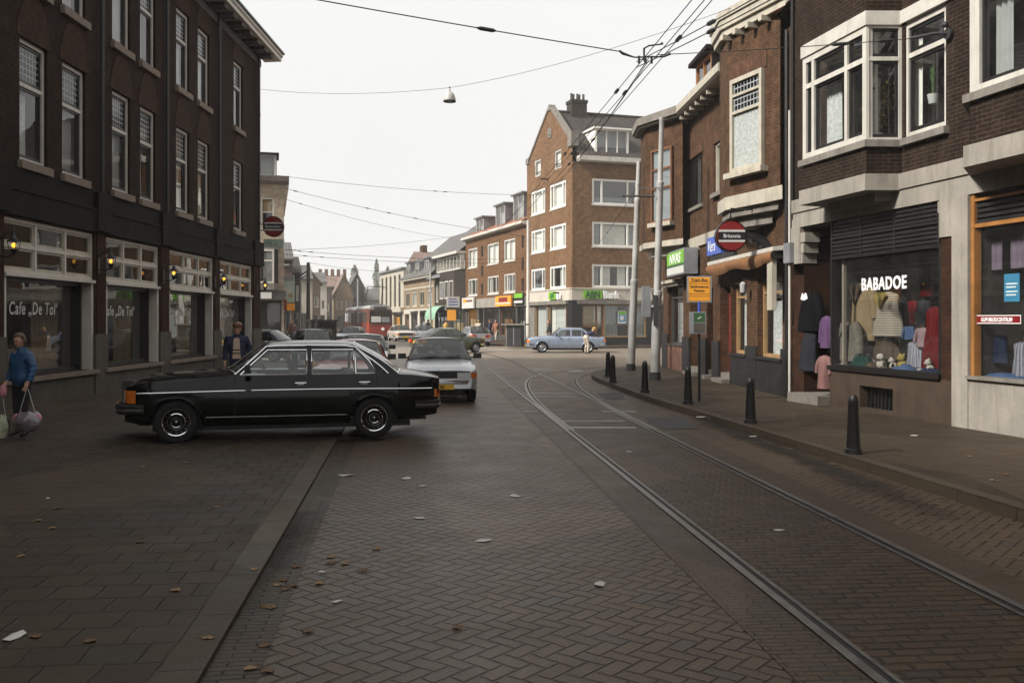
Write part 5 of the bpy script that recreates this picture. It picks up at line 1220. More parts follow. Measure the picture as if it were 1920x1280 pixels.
# ------------------------------------------------------------------ cars
def paint(name, col, rough=.28, metal=0, coat=.6): plain(name, col, rough, metal, var=.12, scale=3, coat=coat)
plain('paint_dkgreen', (.0025, .0035, .003), .14, 0, var=.1, spec=.3); paint('paint_silver', (.44, .45, .47), .3, .55); paint('paint_red', (.42, .05, .03)); paint('paint_white', (.66, .65, .62))
paint('paint_black', (.02, .02, .022)); paint('paint_slate', (.05, .065, .085)); paint('paint_olive', (.055, .062, .028)); paint('paint_bluegrey', (.26, .31, .40), .3, .3); paint('paint_cream', (.5, .47, .4))
paint('paint_greysilver', (.33, .34, .37), .3, .4); paint('paint_trailer', (.03, .03, .028))
plain('chrome', (.75, .75, .76), .12, 1.0, var=.08); plain('rubber', (.006, .006, .006), .85, var=.3, scale=10, bump=.1); plain('trim_black', (.014, .014, .015), .5, var=.2)
plain('seat_dark', (.03, .028, .027), .9, var=.2); plain('seat_tan', (.2, .16, .11), .9, var=.2); plain('lens_amber', (.65, .17, .02), .2, var=.25, scale=30); plain('lens_red', (.35, .015, .012), .2, var=.2); plain('lens_clear', (.6, .62, .62), .12, .3, var=.2, scale=25)
plain('plate_yellow', (.72, .42, .02), .5, var=.08); plain('hub_grey', (.32, .32, .33), .35, .7, var=.2)

def wheel_meshes(wr, style):
    def tyre():
        mb = MB(); mb.lathe([(.6*wr, .06), (.66*wr, .088), (.8*wr, .098), (.93*wr, .09), (.985*wr, .066), (wr, .05), (wr, -.05), (.985*wr, -.066), (.93*wr, -.09), (.6*wr, -.085)], 32, ax='y')
        return mb.mesh('tyre', 'rubber', 40)
    def rim():
        mb = MB()
        if style == 'hubcap':
            mb.lathe([(.66*wr, .082), (.645*wr, .096), (.6*wr, .092)], 36, ax='y'); mb.cur = 1
            mb.lathe([(.6*wr, .092), (.56*wr, .062), (.47*wr, .058), (.43*wr, .075)], 36, ax='y')
            mb.cur = 0; mb.lathe([(.43*wr, .075), (.42*wr, .092), (.385*wr, .096)], 36, ax='y'); mb.cur = 1; mb.lathe([(.385*wr, .096), (.33*wr, .09), (.12*wr, .098), (.001, .099)], 36, ax='y')
            mb.cur = 0; mb.lathe([(.25*wr, .094), (.245*wr, .099), (.225*wr, .097)], 30, ax='y'); mb.ball((0, .1, 0), .014, .004, .014, 10, 5)
            mb.cur = 2
            for k in range(14):
                a = 2*PI*k/14; mb.ball((.515*wr*math.cos(a), .061, .515*wr*math.sin(a)), .02, .006, .02, 8, 4)
        else:
            mb.lathe([(.66*wr, .08), (.645*wr, .092), (.6*wr, .088), (.54*wr, .055), (.45*wr, .05), (.36*wr, .078), (.3*wr, .085), (.001, .088)], 24, ax='y'); mb.cur = 2
            for k in range(8):
                a = 2*PI*k/8; mb.ball((.47*wr*math.cos(a), .054, .47*wr*math.sin(a)), .035, .01, .035, 8, 4)
        return mb.mesh('rim', ['chrome' if style == 'hubcap' else 'hub_grey', 'paint_dkgreen', 'rubber'], 50)
    return cached(('tyre', wr), tyre), cached(('rim', wr, style), rim)

def sweep(path, z0, z1, th, mat, name, par, smooth=None, rnd=.02):
    """rectangular section swept along an open xy path (outer edge)"""
    mb = MB(); rings = []
    n = len(path)
    for i, p in enumerate(path):
        a, b = Vector(path[max(i-1, 0)]), Vector(path[min(i+1, n-1)]); t = (b-a).normalized(); nr = Vector((t.y, -t.x))
        o = Vector(p); q = o - nr*th; m_ = o - nr*rnd
        rings.append([(m_.x, m_.y, z0), (o.x, o.y, z0 + rnd), (o.x, o.y, z1 - rnd), (m_.x, m_.y, z1), (q.x, q.y, z1), (q.x, q.y, z0)])
    mb.loft([[Vector(c) for c in r] for r in rings]); return mb.build(name, mat, par, smooth=smooth)

def car(name, label, loc, heading, sp, paint_m, group=None, steer=0, detail=2, plate='', roof=None):
    L, W, H, fx, ra, wr = sp['L'], sp['W'], sp['H'], sp['fx'], sp['rx'], sp['wr']
    root = thing(name, label, 'car', loc, heading, group)
    hl = L/2; sh = sp['shoulder']; zw = sp.get('zw', .56); sill = sp.get('sill', .24); ar = wr + .055
    xa, xrf, xrr, xc, zr = sp['xa'], sp['xrf'], sp['xrr'], sp['xc'], H - .075
    zt = lambda x: interp(sh, x)
    def hw(x):
        t = max(0, (abs(x) - (hl - .6))/.6); t2 = max(0, (abs(x) - (hl - .12))/.12)
        return W/2*(1 - .09*t*t) - .07*t2*t2
    def g(z): return 1 - .10*((z - zw)/.45)**2 if z > zw else 1 - .10*((zw - z)/.36)**2
    def zbot(x):
        b = interp([(-hl, sill + .1), (-hl + .5, sill + .05), (ra - ar, sill + .02), (ra + ar, sill), (fx - ar, sill), (fx + ar, sill + .02), (hl, sill + .08)], x)
        for ax in (fx, ra):
            if abs(x - ax) < ar: b = max(b, wr - .01 + math.sqrt(ar*ar - (x - ax)**2))
        return b
    xs = {-hl, hl, xa, xc}
    n = 70
    for i in range(n + 1): xs.add(-hl + L*i/n)
    for ax in (fx, ra):
        for k in range(25):
            a = PI*k/24; xs.add(ax + ar*math.cos(a)*.9999)
        xs.add(ax - ar - .002); xs.add(ax + ar + .002)
    for d in (.02, .05, .09): xs.add(hl - d); xs.add(-hl + d)
    xs = sorted(xs); xs = [x for i, x in enumerate(xs) if i == 0 or x - xs[i-1] > .0008]
    vr = [0, .08, .2, .35, .5, .65, .78, .88, .94, .98, 1.0]
    slF, slR = sp.get('slf', .05), sp.get('slr', .05)
    def pt(x, v, sg):
        zb_, z1 = zbot(x), zt(x); z = lerp(zb_, z1, v)
        e = max(0, (abs(x) - (hl - .3))/.3)**2
        xx = x - (slF if x > 0 else -slR)*e*(z - .45)*2
        y = hw(x)*g(z)
        if v > .88: y -= .022*((v - .88)/.12)**2
        y += sp.get('crease', .012)*math.exp(-((z - sp.get('crz', .74))/.05)**2)
        return Vector((xx, sg*y, z))
    mb = MB()
    for sg in (1, -1):
        rows = [[pt(x, v, sg) for v in vr] for x in xs]; mb.sheet(rows)
    for e, x in ((1, hl), (-1, -hl)):
        mb.sheet([[pt(x, v, 1), pt(x, v, 1)*.5 + pt(x, v, -1)*.5 + Vector((.03*e, 0, 0)), pt(x, v, -1)] for v in vr])
    def deck(x0, x1, crown):
        xx = [x for x in xs if x0 - 1e-6 <= x <= x1 + 1e-6]; rows = []
        for x in xx:
            a = pt(x, 1, 1); ec = min(1, max(0, (hl - abs(x))/.25)); row = []
            for j in range(13):
                u = 1 - 2*j/12; row.append(Vector((a.x + (.03 if x > 0 else -.03)*(1 - u*u)*(1 - ec), a.y*u, a.z + crown*(1 - u**4)*(.35 + .65*ec))))
            rows.append(row)
        mb.sheet(rows)
    deck(xa - .02, hl, sp.get('hood', .05))
    sedan = xc > -hl + .25
    if sedan: deck(-hl, xc + .02, sp.get('trunk', .03))
    # wheel arch lips, wheel wells
    for ax in (fx, ra):
        for sg in (1, -1):
            yo = hw(ax)*1.0
            pts = [(ax + ar*math.cos(PI*k/16), sg*(hw(ax + ar*math.cos(PI*k/16))*g(wr + ar*math.sin(PI*k/16)) + .002), wr - .01 + ar*math.sin(PI*k/16)) for k in range(17)]
            mb.cur = 0; mb.tube(pts, .014, 6)
            mb.cur = 1
            rows = [[Vector((ax + ar*math.cos(PI*k/12), sg*(yo - .02), wr - .01 + ar*math.sin(PI*k/12))), Vector((ax + ar*math.cos(PI*k/12), sg*(yo - .34), wr - .01 + ar*math.sin(PI*k/12)))] for k in range(13)]
            mb.sheet(rows); mb.poly([r[1] for r in rows])
    mb.box(-hl + .15, hl - .15, -W/2 + .34, W/2 - .34, sill + .0, sill + .04); mb.box(ra + ar, fx - ar, -W/2 + .08, W/2 - .08, sill + .0, sill + .05)
    mb.box(-hl + .4, hl - .35, -W/2 + .3, W/2 - .3, .15, sill + .001); mb.box(ra + ar + .05, fx - ar - .05, -W/2 + .14, W/2 - .14, .185, sill + .002)  # added low underbody mass, blocks light from under the car
    # greenhouse pillars and roof
    mb.cur = 2 if roof else 0
    lean = sp.get('lean', .2)
    def GP(x, z, sg, off=0):
        xcl = min(max(x, xc), xa); yb = abs(pt(xcl, 1, 1).y) - .012; zb = zt(xcl)
        u = (z - zb)/(zr - zb); return Vector((x, sg*(yb - lean*u - .05*lean*math.sin(PI*u) * -1 + off), z))
    def AL(u): return lerp(xa, xrf, u)
    def CL(u): return lerp(xc, xrr, u)
    wt, wb = sp['wt'], sp['wb']
    def panel(poly, sg, off=0, th=.03):
        o = [GP(x, z, sg, off) for x, z in poly]; i_ = [GP(x, z, sg, off - th) for x, z in poly]
        k = len(poly); mb.add(o + i_, [tuple(range(k)), tuple(range(k, 2*k))[::-1]] + [(i, (i+1) % k, k + (i+1) % k, k + i) for i in range(k)])
    zbA, zbC = zt(xa), zt(xc); rail = zr - .055
    ua = (rail - zbA)/(zr - zbA)
    segs = []
    edges = [None] + sp['bx'] + [None]
    cbul = sp.get('cbul', .03); drips = []
    for sg in (1, -1):
        panel([(xa + .02, zbA - .01), (xrf + .02, zr), (xrf - .055, zr), (xa - .055, zbA - .01)], sg)
        panel([(xrf, zr), (xrf - .0, zr + .012), (xrr, zr + .012), (xrr, zr), (wt, rail), (AL(ua) - .055, rail)], sg)
        cq = [(lerp(xrr, xc, q) - cbul*math.sin(PI*q), lerp(zr + .01, zbC - .01, q)) for q in (0, .12, .25, .4, .55, .7, .85, 1)]
        panel([(wt, rail)] + cq + [(wb, zt(wb) - .01), (lerp(wb, wt, .45) - .035, lerp(zt(wb), rail, .45))], sg)
        if sp.get('chrome'):
            dr_ = [(xa + .01, zbA + .02), (lerp(xa, xrf, .5) + .012, lerp(zbA, zr, .5)), (xrf + .015, zr - .004), (xrf - .12, zr + .008), ((xrf + xrr)/2, zr + .012), (xrr + .12, zr + .006), (xrr - .02, zr - .02)] + [(lerp(xrr, wb - .16, q) - .035*math.sin(PI*q), lerp(zr - .03, zt(wb), q)) for q in (.25, .5, .75, 1)]
            mb_k = MB().tube([GP(x, z, sg, .012) for x, z in dr_], .013, 6); drips.append(mb_k)
        for b, bw, bm in sp['bx']: panel([(b - bw/2, zt(b) - .01), (b + bw/2, zt(b) - .01), (b + bw/2 - .015, rail + .01), (b - bw/2 - .015, rail + .01)], sg, -.004 if bm else -.002)
    # roof
    yt = abs(GP((xrf + xrr)/2, zr, 1).y); rows = []
    def roofz(u, y): return zr + .008 + (.067)*(1 - (abs(y)/yt)**2.4)*(.62 + .38*math.sin(PI*min(1, max(0, u)))**.6)
    for i in range(15):
        u = i/14; row = []
        for j in range(13):
            y = yt*(1 - 2*j/12); bow = .05*(1 - (y/yt)**2)
            x = lerp(xrf + bow, xrr - bow, u); row.append(Vector((x, y*1.0, roofz(u, y))))
        rows.append(row)
    mb.sheet(rows)
    mb.build('body', [paint_m, 'trim_black', roof or paint_m], root, smooth=38)
    for k_ in drips: k_.build('drip_rail', 'chrome', root, smooth=50)
    # glass
    def screen(front):
        rows = []
        xb, xt_ = (xa, xrf) if front else (xc, xrr); s_ = 1 if front else -1
        yb = abs(pt(xb, 1, 1).y) - .02; zb = zt(xb)
        for i in range(7):
            v = i/6; row = []
            for j in range(11):
                u = 1 - 2*j/10; yy = lerp(yb, yt - .015, v)*u; bow = lerp(.14 if front else .1, .05, v)*(1 - u*u)
                zz = lerp(zb + .012 + sp.get('hood' if front else 'trunk', .04)*(1 - u**4) * (1 if (front or sedan) else 0), roofz(0, yy*yt/max(yt, .01)) if abs(yy) <= yt else zr, v)
                row.append(Vector((lerp(xb, xt_, v) + s_*(bow + (.02 if front else cbul)*math.sin(PI*v)), yy, zz)))
            rows.append(row)
        o = MB().sheet(rows).build('windscreen' if front else 'rear_window', sp.get('glass', 'glass_car_dark'), root, smooth=60)
        ed = [r[0] for r in rows] + rows[-1][1:-1] + [r[-1] for r in rows][::-1] + rows[0][::-1]
        MB().tube(ed + [ed[0]], .011, 5).build('window_trim', sp.get('trim', 'trim_black'), o)
        return o
    ws = screen(True); screen(False)
    if detail > 1:
        mb = MB()
        for a, sgn in ((.05, 1), (-.42, 1)): mb.tube([(xa + .16, a, zbA + .07), (xa + .1, a + .3, zbA + .1), (xa + .04, a + .38, zbA + .12)], .009, 5)
        mb.build('wipers', 'trim_black', ws)
    bl = sorted(sp['bx'], key=lambda q: -q[0])
    for sg in (1, -1):
        L0 = [(lambda z: lerp(xa, xrf, (z - zbA)/(zr - zbA)) - .06)]
        bounds = []
        for b, bw, _ in bl: bounds.append((b + bw/2, b - bw/2))
        left = lambda z: lerp(xa, xrf, (z - zbA)/(zr - zbA)) - .055
        cur = left
        for k in range(len(bl) + 1):
            if k < len(bl): right = (lambda z, q=bounds[k][0]: q)
            else: right = lambda z: lerp(wb, wt, (z - zt(wb))/(rail - zt(wb)))
            zl = zbA + .012
            P4 = [(cur(zl), zl), (lerp(cur(zl), cur(rail), .5), lerp(zl, rail, .5)), (cur(rail - .004) - .012*(k == 0), rail - .004), (right(rail - .004), rail - .004), (lerp(right(zl), right(rail), .55) - (0.035 if k == len(bl) else 0), lerp(zl, rail, .55)), (right(zl), zl)]
            o = MB().poly([GP(x, z, sg, -.014) for x, z in P4]).build('side_window', sp.get('glass', 'glass_car_dark'), root)
            if sp.get('chrome'):
                q = [GP(x, z, sg, .003) for x, z in P4]; MB().tube(q + [q[0]], .0125, 5).build('window_trim', 'chrome', o)
            if k < len(bl): cur = (lambda z, q=bounds[k][1]: q)
    # wheels
    ty, rm = wheel_meshes(wr, sp.get('rim', 'plain'))
    for ax in (fx, ra):
        for sg in (1, -1):
            wo_ = link('wheel', ty, root, (ax, sg*(W/2 - .115), wr), (0 if sg > 0 else PI) + (steer if ax == fx else 0)); link('rim', rm, wo_)
    # bumpers
    for e in (1, -1):
        y1 = W/2*.93; xe = hl + .02 + sp.get('bef' if e > 0 else 'ber', 0); back = xe - .42
        path = [(e*back, e*y1*1.06), (e*(xe - .16), e*y1*1.02), (e*(xe - .05), e*y1*.93), (e*xe, e*y1*.7), (e*(xe + .02), 0), (e*xe, -e*y1*.7), (e*(xe - .05), -e*y1*.93), (e*(xe - .16), -e*y1*1.02), (e*back, -e*y1*1.06)]
        bz = sp.get('bz', .44)
        path = path[::-1]
        b = sweep(path, bz, bz + sp.get('bh', .12), .06, sp.get('bumper', 'chrome'), 'bumper', root, 40)
        if sp.get('bstrip'): sweep([(x*1.004, y*1.008) for x, y in path], bz + .05, bz + .075, .03, sp['bstrip'], 'rubber_strip', b)
        pz = sp.get('pz', bz - .02 if e > 0 else bz + .16); px = e*(hl + sp.get('bef' if e > 0 else 'ber', 0) + (.045 if abs(pz - bz) < .15 else .012))
        pb = MB(); pb.box(-.25, .25, -.01, .0, -.055, .055); p_ = pb.build('licence_plate', 'plate_yellow', root, (px + .005*e, 0, pz), e*PI/2)
        if plate: text('lettering', plate, .1, 'letter_black', p_, (0, -.012, -.035), extrude=.001, bold=.003)
    # lamps
    for sg in (1, -1):
        yw = W/2*.93
        hz = sp.get('hz', .64)
        if sp.get('lamp', 'round') == 'round':
            ho = link('headlight', MB().lathe([(.001, .03), (.05, .026), (.085, .012), (.095, -.01)], 20, ax='x').mesh('headlight', 'lens_clear', 50), root, (hl - .0, sg*(yw - .2), hz))
            MB().lathe([(.095, -.02), (.105, .02), (.11, -.02)], 20, ax='x').build('headlight_ring', sp.get('ring', 'chrome'), ho, smooth=50)
        else:
            MB().box(hl - .1, hl + sp.get('lx', .012), sg*(yw - .24) - .16, sg*(yw - .24) + .13, hz - .085, hz + .085).build('headlight', 'lens_clear', root)
        iy = sg*(yw - .0)
        iz = sp.get('iz', hz); ih = sp.get('ih', .07)
        ind = MB(); x0 = hl - sp.get('iw', .16)
        ind.prism([(x0, sg*(hw(x0) + .012)), (hl - .06, sg*(hw(hl - .06) + .012)), (hl + .012, sg*(hw(hl) - .03)), (hl + .02, sg*(hw(hl) - .12)), (hl - .06, sg*(hw(hl) - .14)), (x0, sg*(hw(x0) - .06))], iz - ih, iz + ih, 'z')
        ind.build('indicator', 'lens_amber', root, smooth=40)
        tl = MB(); x0 = -hl + sp.get('tw', .1); tz, th = sp.get('tz', .72), sp.get('th', .09)
        tl.prism([(x0, sg*(hw(x0) + .008)), (-hl + .04, sg*(hw(-hl + .04) + .01)), (-hl - .03, sg*(hw(hl) - .03)), (-hl - .035, sg*(hw(hl) - .34)), (x0, sg*(hw(hl) - .34))], tz - th, tz + th, 'z')
        t_ = tl.build('tail_light', 'lens_red', root, smooth=40)
        MB().prism([(x0 + .002, sg*(hw(x0) + .011)), (-hl + .035, sg*(hw(-hl + .04) + .013)), (-hl - .034, sg*(hw(hl) - .028)), (-hl - .037, sg*(hw(hl) - .12)), (x0, sg*(hw(hl) - .12))], tz - th*.96, tz + th*.96, 'z').build('indicator_lens', 'lens_amber', t_, smooth=40)
    # grille
    gz0, gz1, gw = sp.get('grille', (.52, .72, .5))
    mb = MB(); gx = sp.get('gx', .035); mb.box(hl - .05, hl + gx, -gw, gw, gz0, gz1); gr_ = mb.build('grille', sp.get('grille_m', 'trim_black'), root)
    if sp.get('grille_chrome'):
        mb = MB(); mb.box(hl - .03, hl + gx + .015, -gw - .02, -gw, gz0, gz1 + .02); mb.box(hl - .03, hl + gx + .015, gw, gw + .02, gz0, gz1 + .02); mb.box(hl - .03, hl + gx + .015, -gw, gw, gz1, gz1 + .03); mb.box(hl + gx - .005, hl + gx + .015, -.012, .012, gz0, gz1)
        for k in range(8): mb.box(hl + gx, hl + gx + .007, -gw, gw, lerp(gz0, gz1, k/8) + .01, lerp(gz0, gz1, k/8) + .02)
        mb.build('grille_frame', 'trim_black', gr_)
    # mirrors, handles, mouldings
    mside = (1, -1) if sp.get('mirrors', 2) == 2 else (1,)
    for sg in mside:
        q = GP(xa - .18, zbA + .06, sg, .0); mb = MB(); mb.tube([q, q + Vector((.02, sg*.09, .02))], .018, 6)
        mb.prism([(q.x - .03, q.z - .02), (q.x + .05, q.z - .01), (q.x + .04, q.z + .1), (q.x - .03, q.z + .1)], q.y + sg*.07, q.y + sg*.25, 'y'); mb.build('mirror', 'trim_black', root, smooth=30)
    for dxh in sp.get('handles', []):
        for sg in (1, -1):
            z = sp.get('hdz', .84); y = hw(dxh)*g(z); mb = MB()
            mb.tube([(dxh - .09, sg*(y + .005), z), (dxh - .08, sg*(y + .035), z), (dxh + .08, sg*(y + .035), z), (dxh + .09, sg*(y + .005), z)], .011, 6); mb.box(dxh - .05, dxh + .05, sg*y - .008, sg*y + .012, z - .028, z + .01); mb.build('door_handle', 'chrome', root, smooth=40)
    if sp.get('mould'):
        z = sp['mould']
        for sg in (1, -1):
            pts = []
            for i in range(31):
                x = lerp(hl - .17, -hl + .1, i/30); zz = z + .02*math.sin(PI*i/30) + .012*i/30; pts.append((x, sg*(hw(x)*g(zz) + sp.get('crease', .012)*math.exp(-((zz - sp.get('crz', .74))/.05)**2) + .002), zz))
            MB().tube(pts, .0095, 5).build('side_moulding', 'chrome', root)
            if sp.get('sillmould'):
                pts = [(lerp(fx - ar - .05, ra + ar + .05, i/12), sg*(hw(0)*g(.35) + .004), .36) for i in range(13)]
                MB().tube(pts, .007, 5).build('sill_moulding', 'steel', root)
    for sg in (1, -1):
        for dxd in sp.get('doors', []):
            zs = [lerp(max(sill, zbot(dxd)) + .1, zt(dxd), i/8) for i in range(9)]
            MB().tube([(dxd, sg*(hw(dxd)*g(z) - .0005), z) for z in zs], .004, 4).build('door_gap', 'trim_black', root)
    # cabin
    sm_ = sp.get('seat', 'seat_dark')
    for sg in (1, -1):
        x = sp.get('seatx', -.15); mb = MB()
        mb.box(x - .25, x + .25, sg*.36 - .24, sg*.36 + .24, sill + .1, sill + .3)
        mb.prism([(x - .2, sill + .25), (x - .08, sill + .28), (x - .25, zbA + .1), (x - .36, zbA + .1)], sg*.36 - .24, sg*.36 + .24, 'y')
        se = mb.build('seat', sm_, root, smooth=40)
        MB().box(x - .36, x - .27, sg*.36 - .13, sg*.36 + .13, zbA + .13, zbA + .29).build('headrest', sm_, se)
    x = sp.get('seatx', -.15) - .85
    if x > -hl + .3:
        mb = MB(); mb.box(x - .2, x + .25, -W*.36, W*.36, sill + .1, sill + .32); mb.prism([(x - .2, sill + .25), (x - .05, sill + .3), (x - .22, zbA + .04), (x - .34, zbA + .04)], -W*.36, W*.36, 'y'); mb.build('rear_seat', sm_, root)
    mb = MB(); pts = [(xa - .42 + .06*math.sin(a), .36 + .19*math.cos(a), zbA - .02 + .18*math.sin(a)) for a in [2*PI*k/16 for k in range(17)]]; mb.tube(pts, .013, 6); mb.tube([(xa - .42, .36, zbA - .02), (xa - .15, .36, zbA - .15)], .02, 6); mb.build('steering_wheel', 'trim_black', root)
    mb = MB(); mb.box(xa - .25, xa + .02, -W/2 + .12, W/2 - .12, zbA - .22, zbA - .02); mb.build('dashboard', 'trim_black', root)
    return root

MERC = dict(glass='glass_car', cbul=.06, L=4.46, W=1.78, H=1.44, fx=1.53, rx=-1.265, wr=.303, bef=.13, ber=.05, gx=.1, sill=.235, shoulder=[(-2.24, .865), (-2.12, .895), (-1.85, .93), (-1.45, .955), (-.3, .955), (.7, .945), (1.3, .915), (1.85, .875), (2.1, .835), (2.23, .785)],
            xa=.72, xrf=.28, xrr=-.98, xc=-1.62, wt=-1.03, wb=-1.32, bx=[(-.325, .075, 1), (-.985, .03, 1)], lean=.2, hood=.075, trunk=.045, slf=.02, slr=-.04, chrome=True, trim='chrome', rim='hubcap', bumper='trim_black', bstrip='chrome', bz=.42, bh=.14,
            hz=.66, lamp='rect', iz=.665, ih=.09, iw=.16, tz=.655, th=.06, tw=.06, grille=(.52, .83, .22), grille_chrome=True, mould=.715, sillmould=True, handles=[.02 - .22, -1.12], hdz=.835, doors=[.73, -.33, -1.3], mirrors=1, seatx=.2, pz=None)
MERC['pz'] = .5
fw = Vector((-2.70, -.62, 0)).normalized(); ha = math.atan2(fw.y, fw.x)
m_ = car('saloon_car', 'black four-door saloon car with chrome window trim parked across the left pavement', (-3.47, 14.80, .03), ha, MERC, 'paint_dkgreen', steer=R(4))
# small roof shell of a taxi light is absent; star-less bonnet ornament base
HATCH = dict(L=3.65, W=1.56, H=1.38, fx=1.18, rx=-1.2, wr=.28, sill=.24, shoulder=[(-1.83, .88), (-1.6, .9), (0, .89), (.65, .88), (1.3, .8), (1.7, .73), (1.83, .68)], xa=.72, xrf=.22, xrr=-1.2, xc=-1.72, wt=-1.15, wb=-1.45,
             bx=[(-.3, .07, 0)], lean=.17, hood=.06, hz=.58, iz=.60, ih=.055, iw=.2, grille=(.5, .68, .62), bumper='chrome', bz=.40, bh=.1, tz=.7, handles=[-.1], doors=[.65, -.32], hdz=.76, crz=.7, seatx=-.1, ring='trim_black', lamp='rect', lx=.048)
def fr(px, py, ahead, h):   # car centre from a front-wheel contact pixel
    p = G(px, py); return p
hd = math.atan2(-1, .11)
c_ = car('hatchback_car', 'silver hatchback with black mirrors driving towards us behind the black saloon', (-1.69, 22.25, 0), hd, dict(HATCH, grille=(.54, .69, .60), seat='seat_tan', pz=.36), 'paint_silver', plate='EE', detail=2)
mb = MB(); mb.box(.52, .58, -.3, .3, .955, .962); mb.build('bonnet_vent', 'trim_black', c_, (.3, 0, -.005))
car('hatchback_car', 'red hatchback with pinkish roof parked behind the black saloon', (-3.50, 21.2, .02), hd, dict(HATCH, H=1.34, bumper='trim_black'), 'paint_red', 'parked cars along the left kerb')
car('estate_car', 'white car with dark windscreen parked behind the red hatchback', (-4.25, 27.4, .02), hd, dict(HATCH, L=4.0, H=1.37, xrr=-1.55, xc=-1.9, wt=-1.5, wb=-1.7, shoulder=[(-2, .92), (0, .92), (.7, .91), (1.5, .82), (2, .72)], fx=1.3, rx=-1.3, bx=[(-.25, .07, 0), (-1.0, .06, 0)]), 'paint_white', 'parked cars along the left kerb')
car('estate_car', 'black estate car with pale roof parked by the cafe corner', (-6.9, 33.0, .02), hd + .1, dict(HATCH, L=4.2, W=1.6, H=1.45, xrr=-1.75, xc=-2.0, wt=-1.6, wb=-1.85, shoulder=[(-2.1, .92), (0, .92), (.7, .91), (1.5, .84), (2.1, .75)], fx=1.35, rx=-1.35, bx=[(-.25, .07, 0), (-1.0, .06, 0)]), 'paint_black', 'parked cars along the left kerb', roof='paint_white')
SEDAN = dict(L=4.25, W=1.66, H=1.38, fx=1.33, rx=-1.2, wr=.30, sill=.25, shoulder=[(-2.13, .82), (-1.7, .88), (-1.2, .9), (.7, .9), (1.3, .86), (1.9, .79), (2.13, .72)], xa=.72, xrf=.3, xrr=-.85, xc=-1.4, wt=-.9, wb=-1.15, bx=[(-.25, .07, 0), (-.85, .03, 0)],
             lean=.19, hood=.055, trunk=.04, hz=.62, iz=.63, ih=.075, iw=.14, grille=(.54, .72, .55), bz=.4, bh=.11, tz=.68, handles=[-.12, -.95], doors=[.7, -.25, -1.1], hdz=.78, lamp='rect')
car('saloon_car', 'dark slate saloon standing in the side street behind the cafe corner', (-11.2, 41.9, 0), R(170), SEDAN, 'paint_slate')
# blue-grey saloon side-on before the bank
car('saloon_car', 'pale blue-grey saloon parked side-on in front of the bank', (2.95, 53.2, 0), R(180) + .03, dict(SEDAN, L=4.3), 'paint_bluegrey')
FAST = dict(SEDAN, L=4.2, xrr=-.75, xc=-1.85, wt=-.85, wb=-1.25, shoulder=[(-2.1, .8), (-1.85, .84), (-1.2, .9), (.6, .9), (1.2, .86), (1.9, .78), (2.1, .72)], xa=.66, xrf=.2, bx=[(-.3, .06, 0)], pz=.62)
car('saloon_car', 'olive green fastback car with yellow licence plate crossing the junction', (-3.5, 52.2, 0), R(42), FAST, 'paint_olive', plate='')
car('hatchback_car', 'silver-grey hatchback seen from behind near the brown shop house', (-2.65, 66.5, 0), R(107), dict(HATCH, L=3.8, W=1.62), 'paint_greysilver')
car('saloon_car', 'beige saloon parked nose-on beside the red tram', (-9.45, 81.5, 0), R(-72), dict(SEDAN), 'paint_cream')
car('saloon_car', 'light grey saloon parked just right of the beige saloon', (-7.3, 80.0, 0), R(-74), dict(SEDAN), 'paint_greysilver')
car('saloon_car', 'pale silver car waiting in the street left of the tram', (-10.7, 64.0, 0), hd - .15, dict(SEDAN, H=1.36), 'paint_silver')
# ------------------------------------------------------------------ tram
plain('tram_red', (.27, .045, .028), .5, var=.25, scale=1.5); plain('tram_upper', (.12, .05, .038), .5, var=.25, scale=1.5); plain('tram_dark', (.05, .04, .038), .6, var=.3); plain('tram_roof', (.33, .33, .32), .6, var=.3)
tp = Vector((-11.55, 84.2, 0)); tdir = Vector((.282, -1, 0)).normalized()
tram = thing('tram', 'red tram with grey roof and pantograph coming down the street', 'tram', tp, math.atan2(tdir.y, tdir.x))
W2, TL_ = 1.1, 20.0
def tsec(x, w, z1): return [Vector((x, s*w*k, z)) for s, k, z in ((-1, .92, .45), (-1, 1, .75), (-1, 1, 1.6), (-1, .985, 2.5), (-1, .9, 2.8), (-1, .6, z1), (1, .6, z1), (1, .9, 2.8), (1, .985, 2.5), (1, 1, 1.6), (1, 1, .75), (1, .92, .45))]
mb = MB(); mb.loft([tsec(0, W2*.9, 2.95), tsec(-.25, W2, 3.0), tsec(-9.6, W2, 3.0)]); mb.loft([tsec(-10.2, W2, 3.0), tsec(-TL_, W2, 3.0)]); tb_ = mb.build('body', ['tram_red', 'tram_upper'], tram, smooth=30)
for f in tb_.data.polygons:
    if 1.6 < f.center.z and abs(f.normal.x) < .5: f.material_index = 1
MB().loft([tsec(-9.6, W2*.9, 2.9), tsec(-10.2, W2*.9, 2.9)]).build('bellows', 'tram_dark', tram)
mb = MB(); mb.loft([[Vector((x, y, z)) for y, z in ((-1.0, 2.72), (-.85, 3.0), (-.5, 3.12), (.5, 3.12), (.85, 3.0), (1.0, 2.72))] for x in (.03, -.4, -TL_)], True); mb.build('roof', 'tram_roof', tram, smooth=40)
fz = link('front_window', MB().box(.0, .05, -.88, .88, 1.5, 2.55).mesh('front_window', 'glass_far'), tram)
MB().box(.045, .06, -.93, .93, 1.44, 1.5).box(.045, .06, -.93, .93, 2.55, 2.62).box(.045, .06, -.95, -.88, 1.5, 2.55).box(.045, .06, .88, .95, 1.5, 2.55).build('window_frame', 'tram_dark', fz)
MB().box(.052, .062, -.8, .05, 1.6, 2.1).build('paper_sheet', 'sign_white', fz); MB().box(.052, .062, .12, .8, 1.6, 2.05).build('blue_sheet', 'zinc', fz)
MB().box(.0, .07, -.55, .55, 2.66, 2.95).build('destination_box', 'tram_dark', tram)
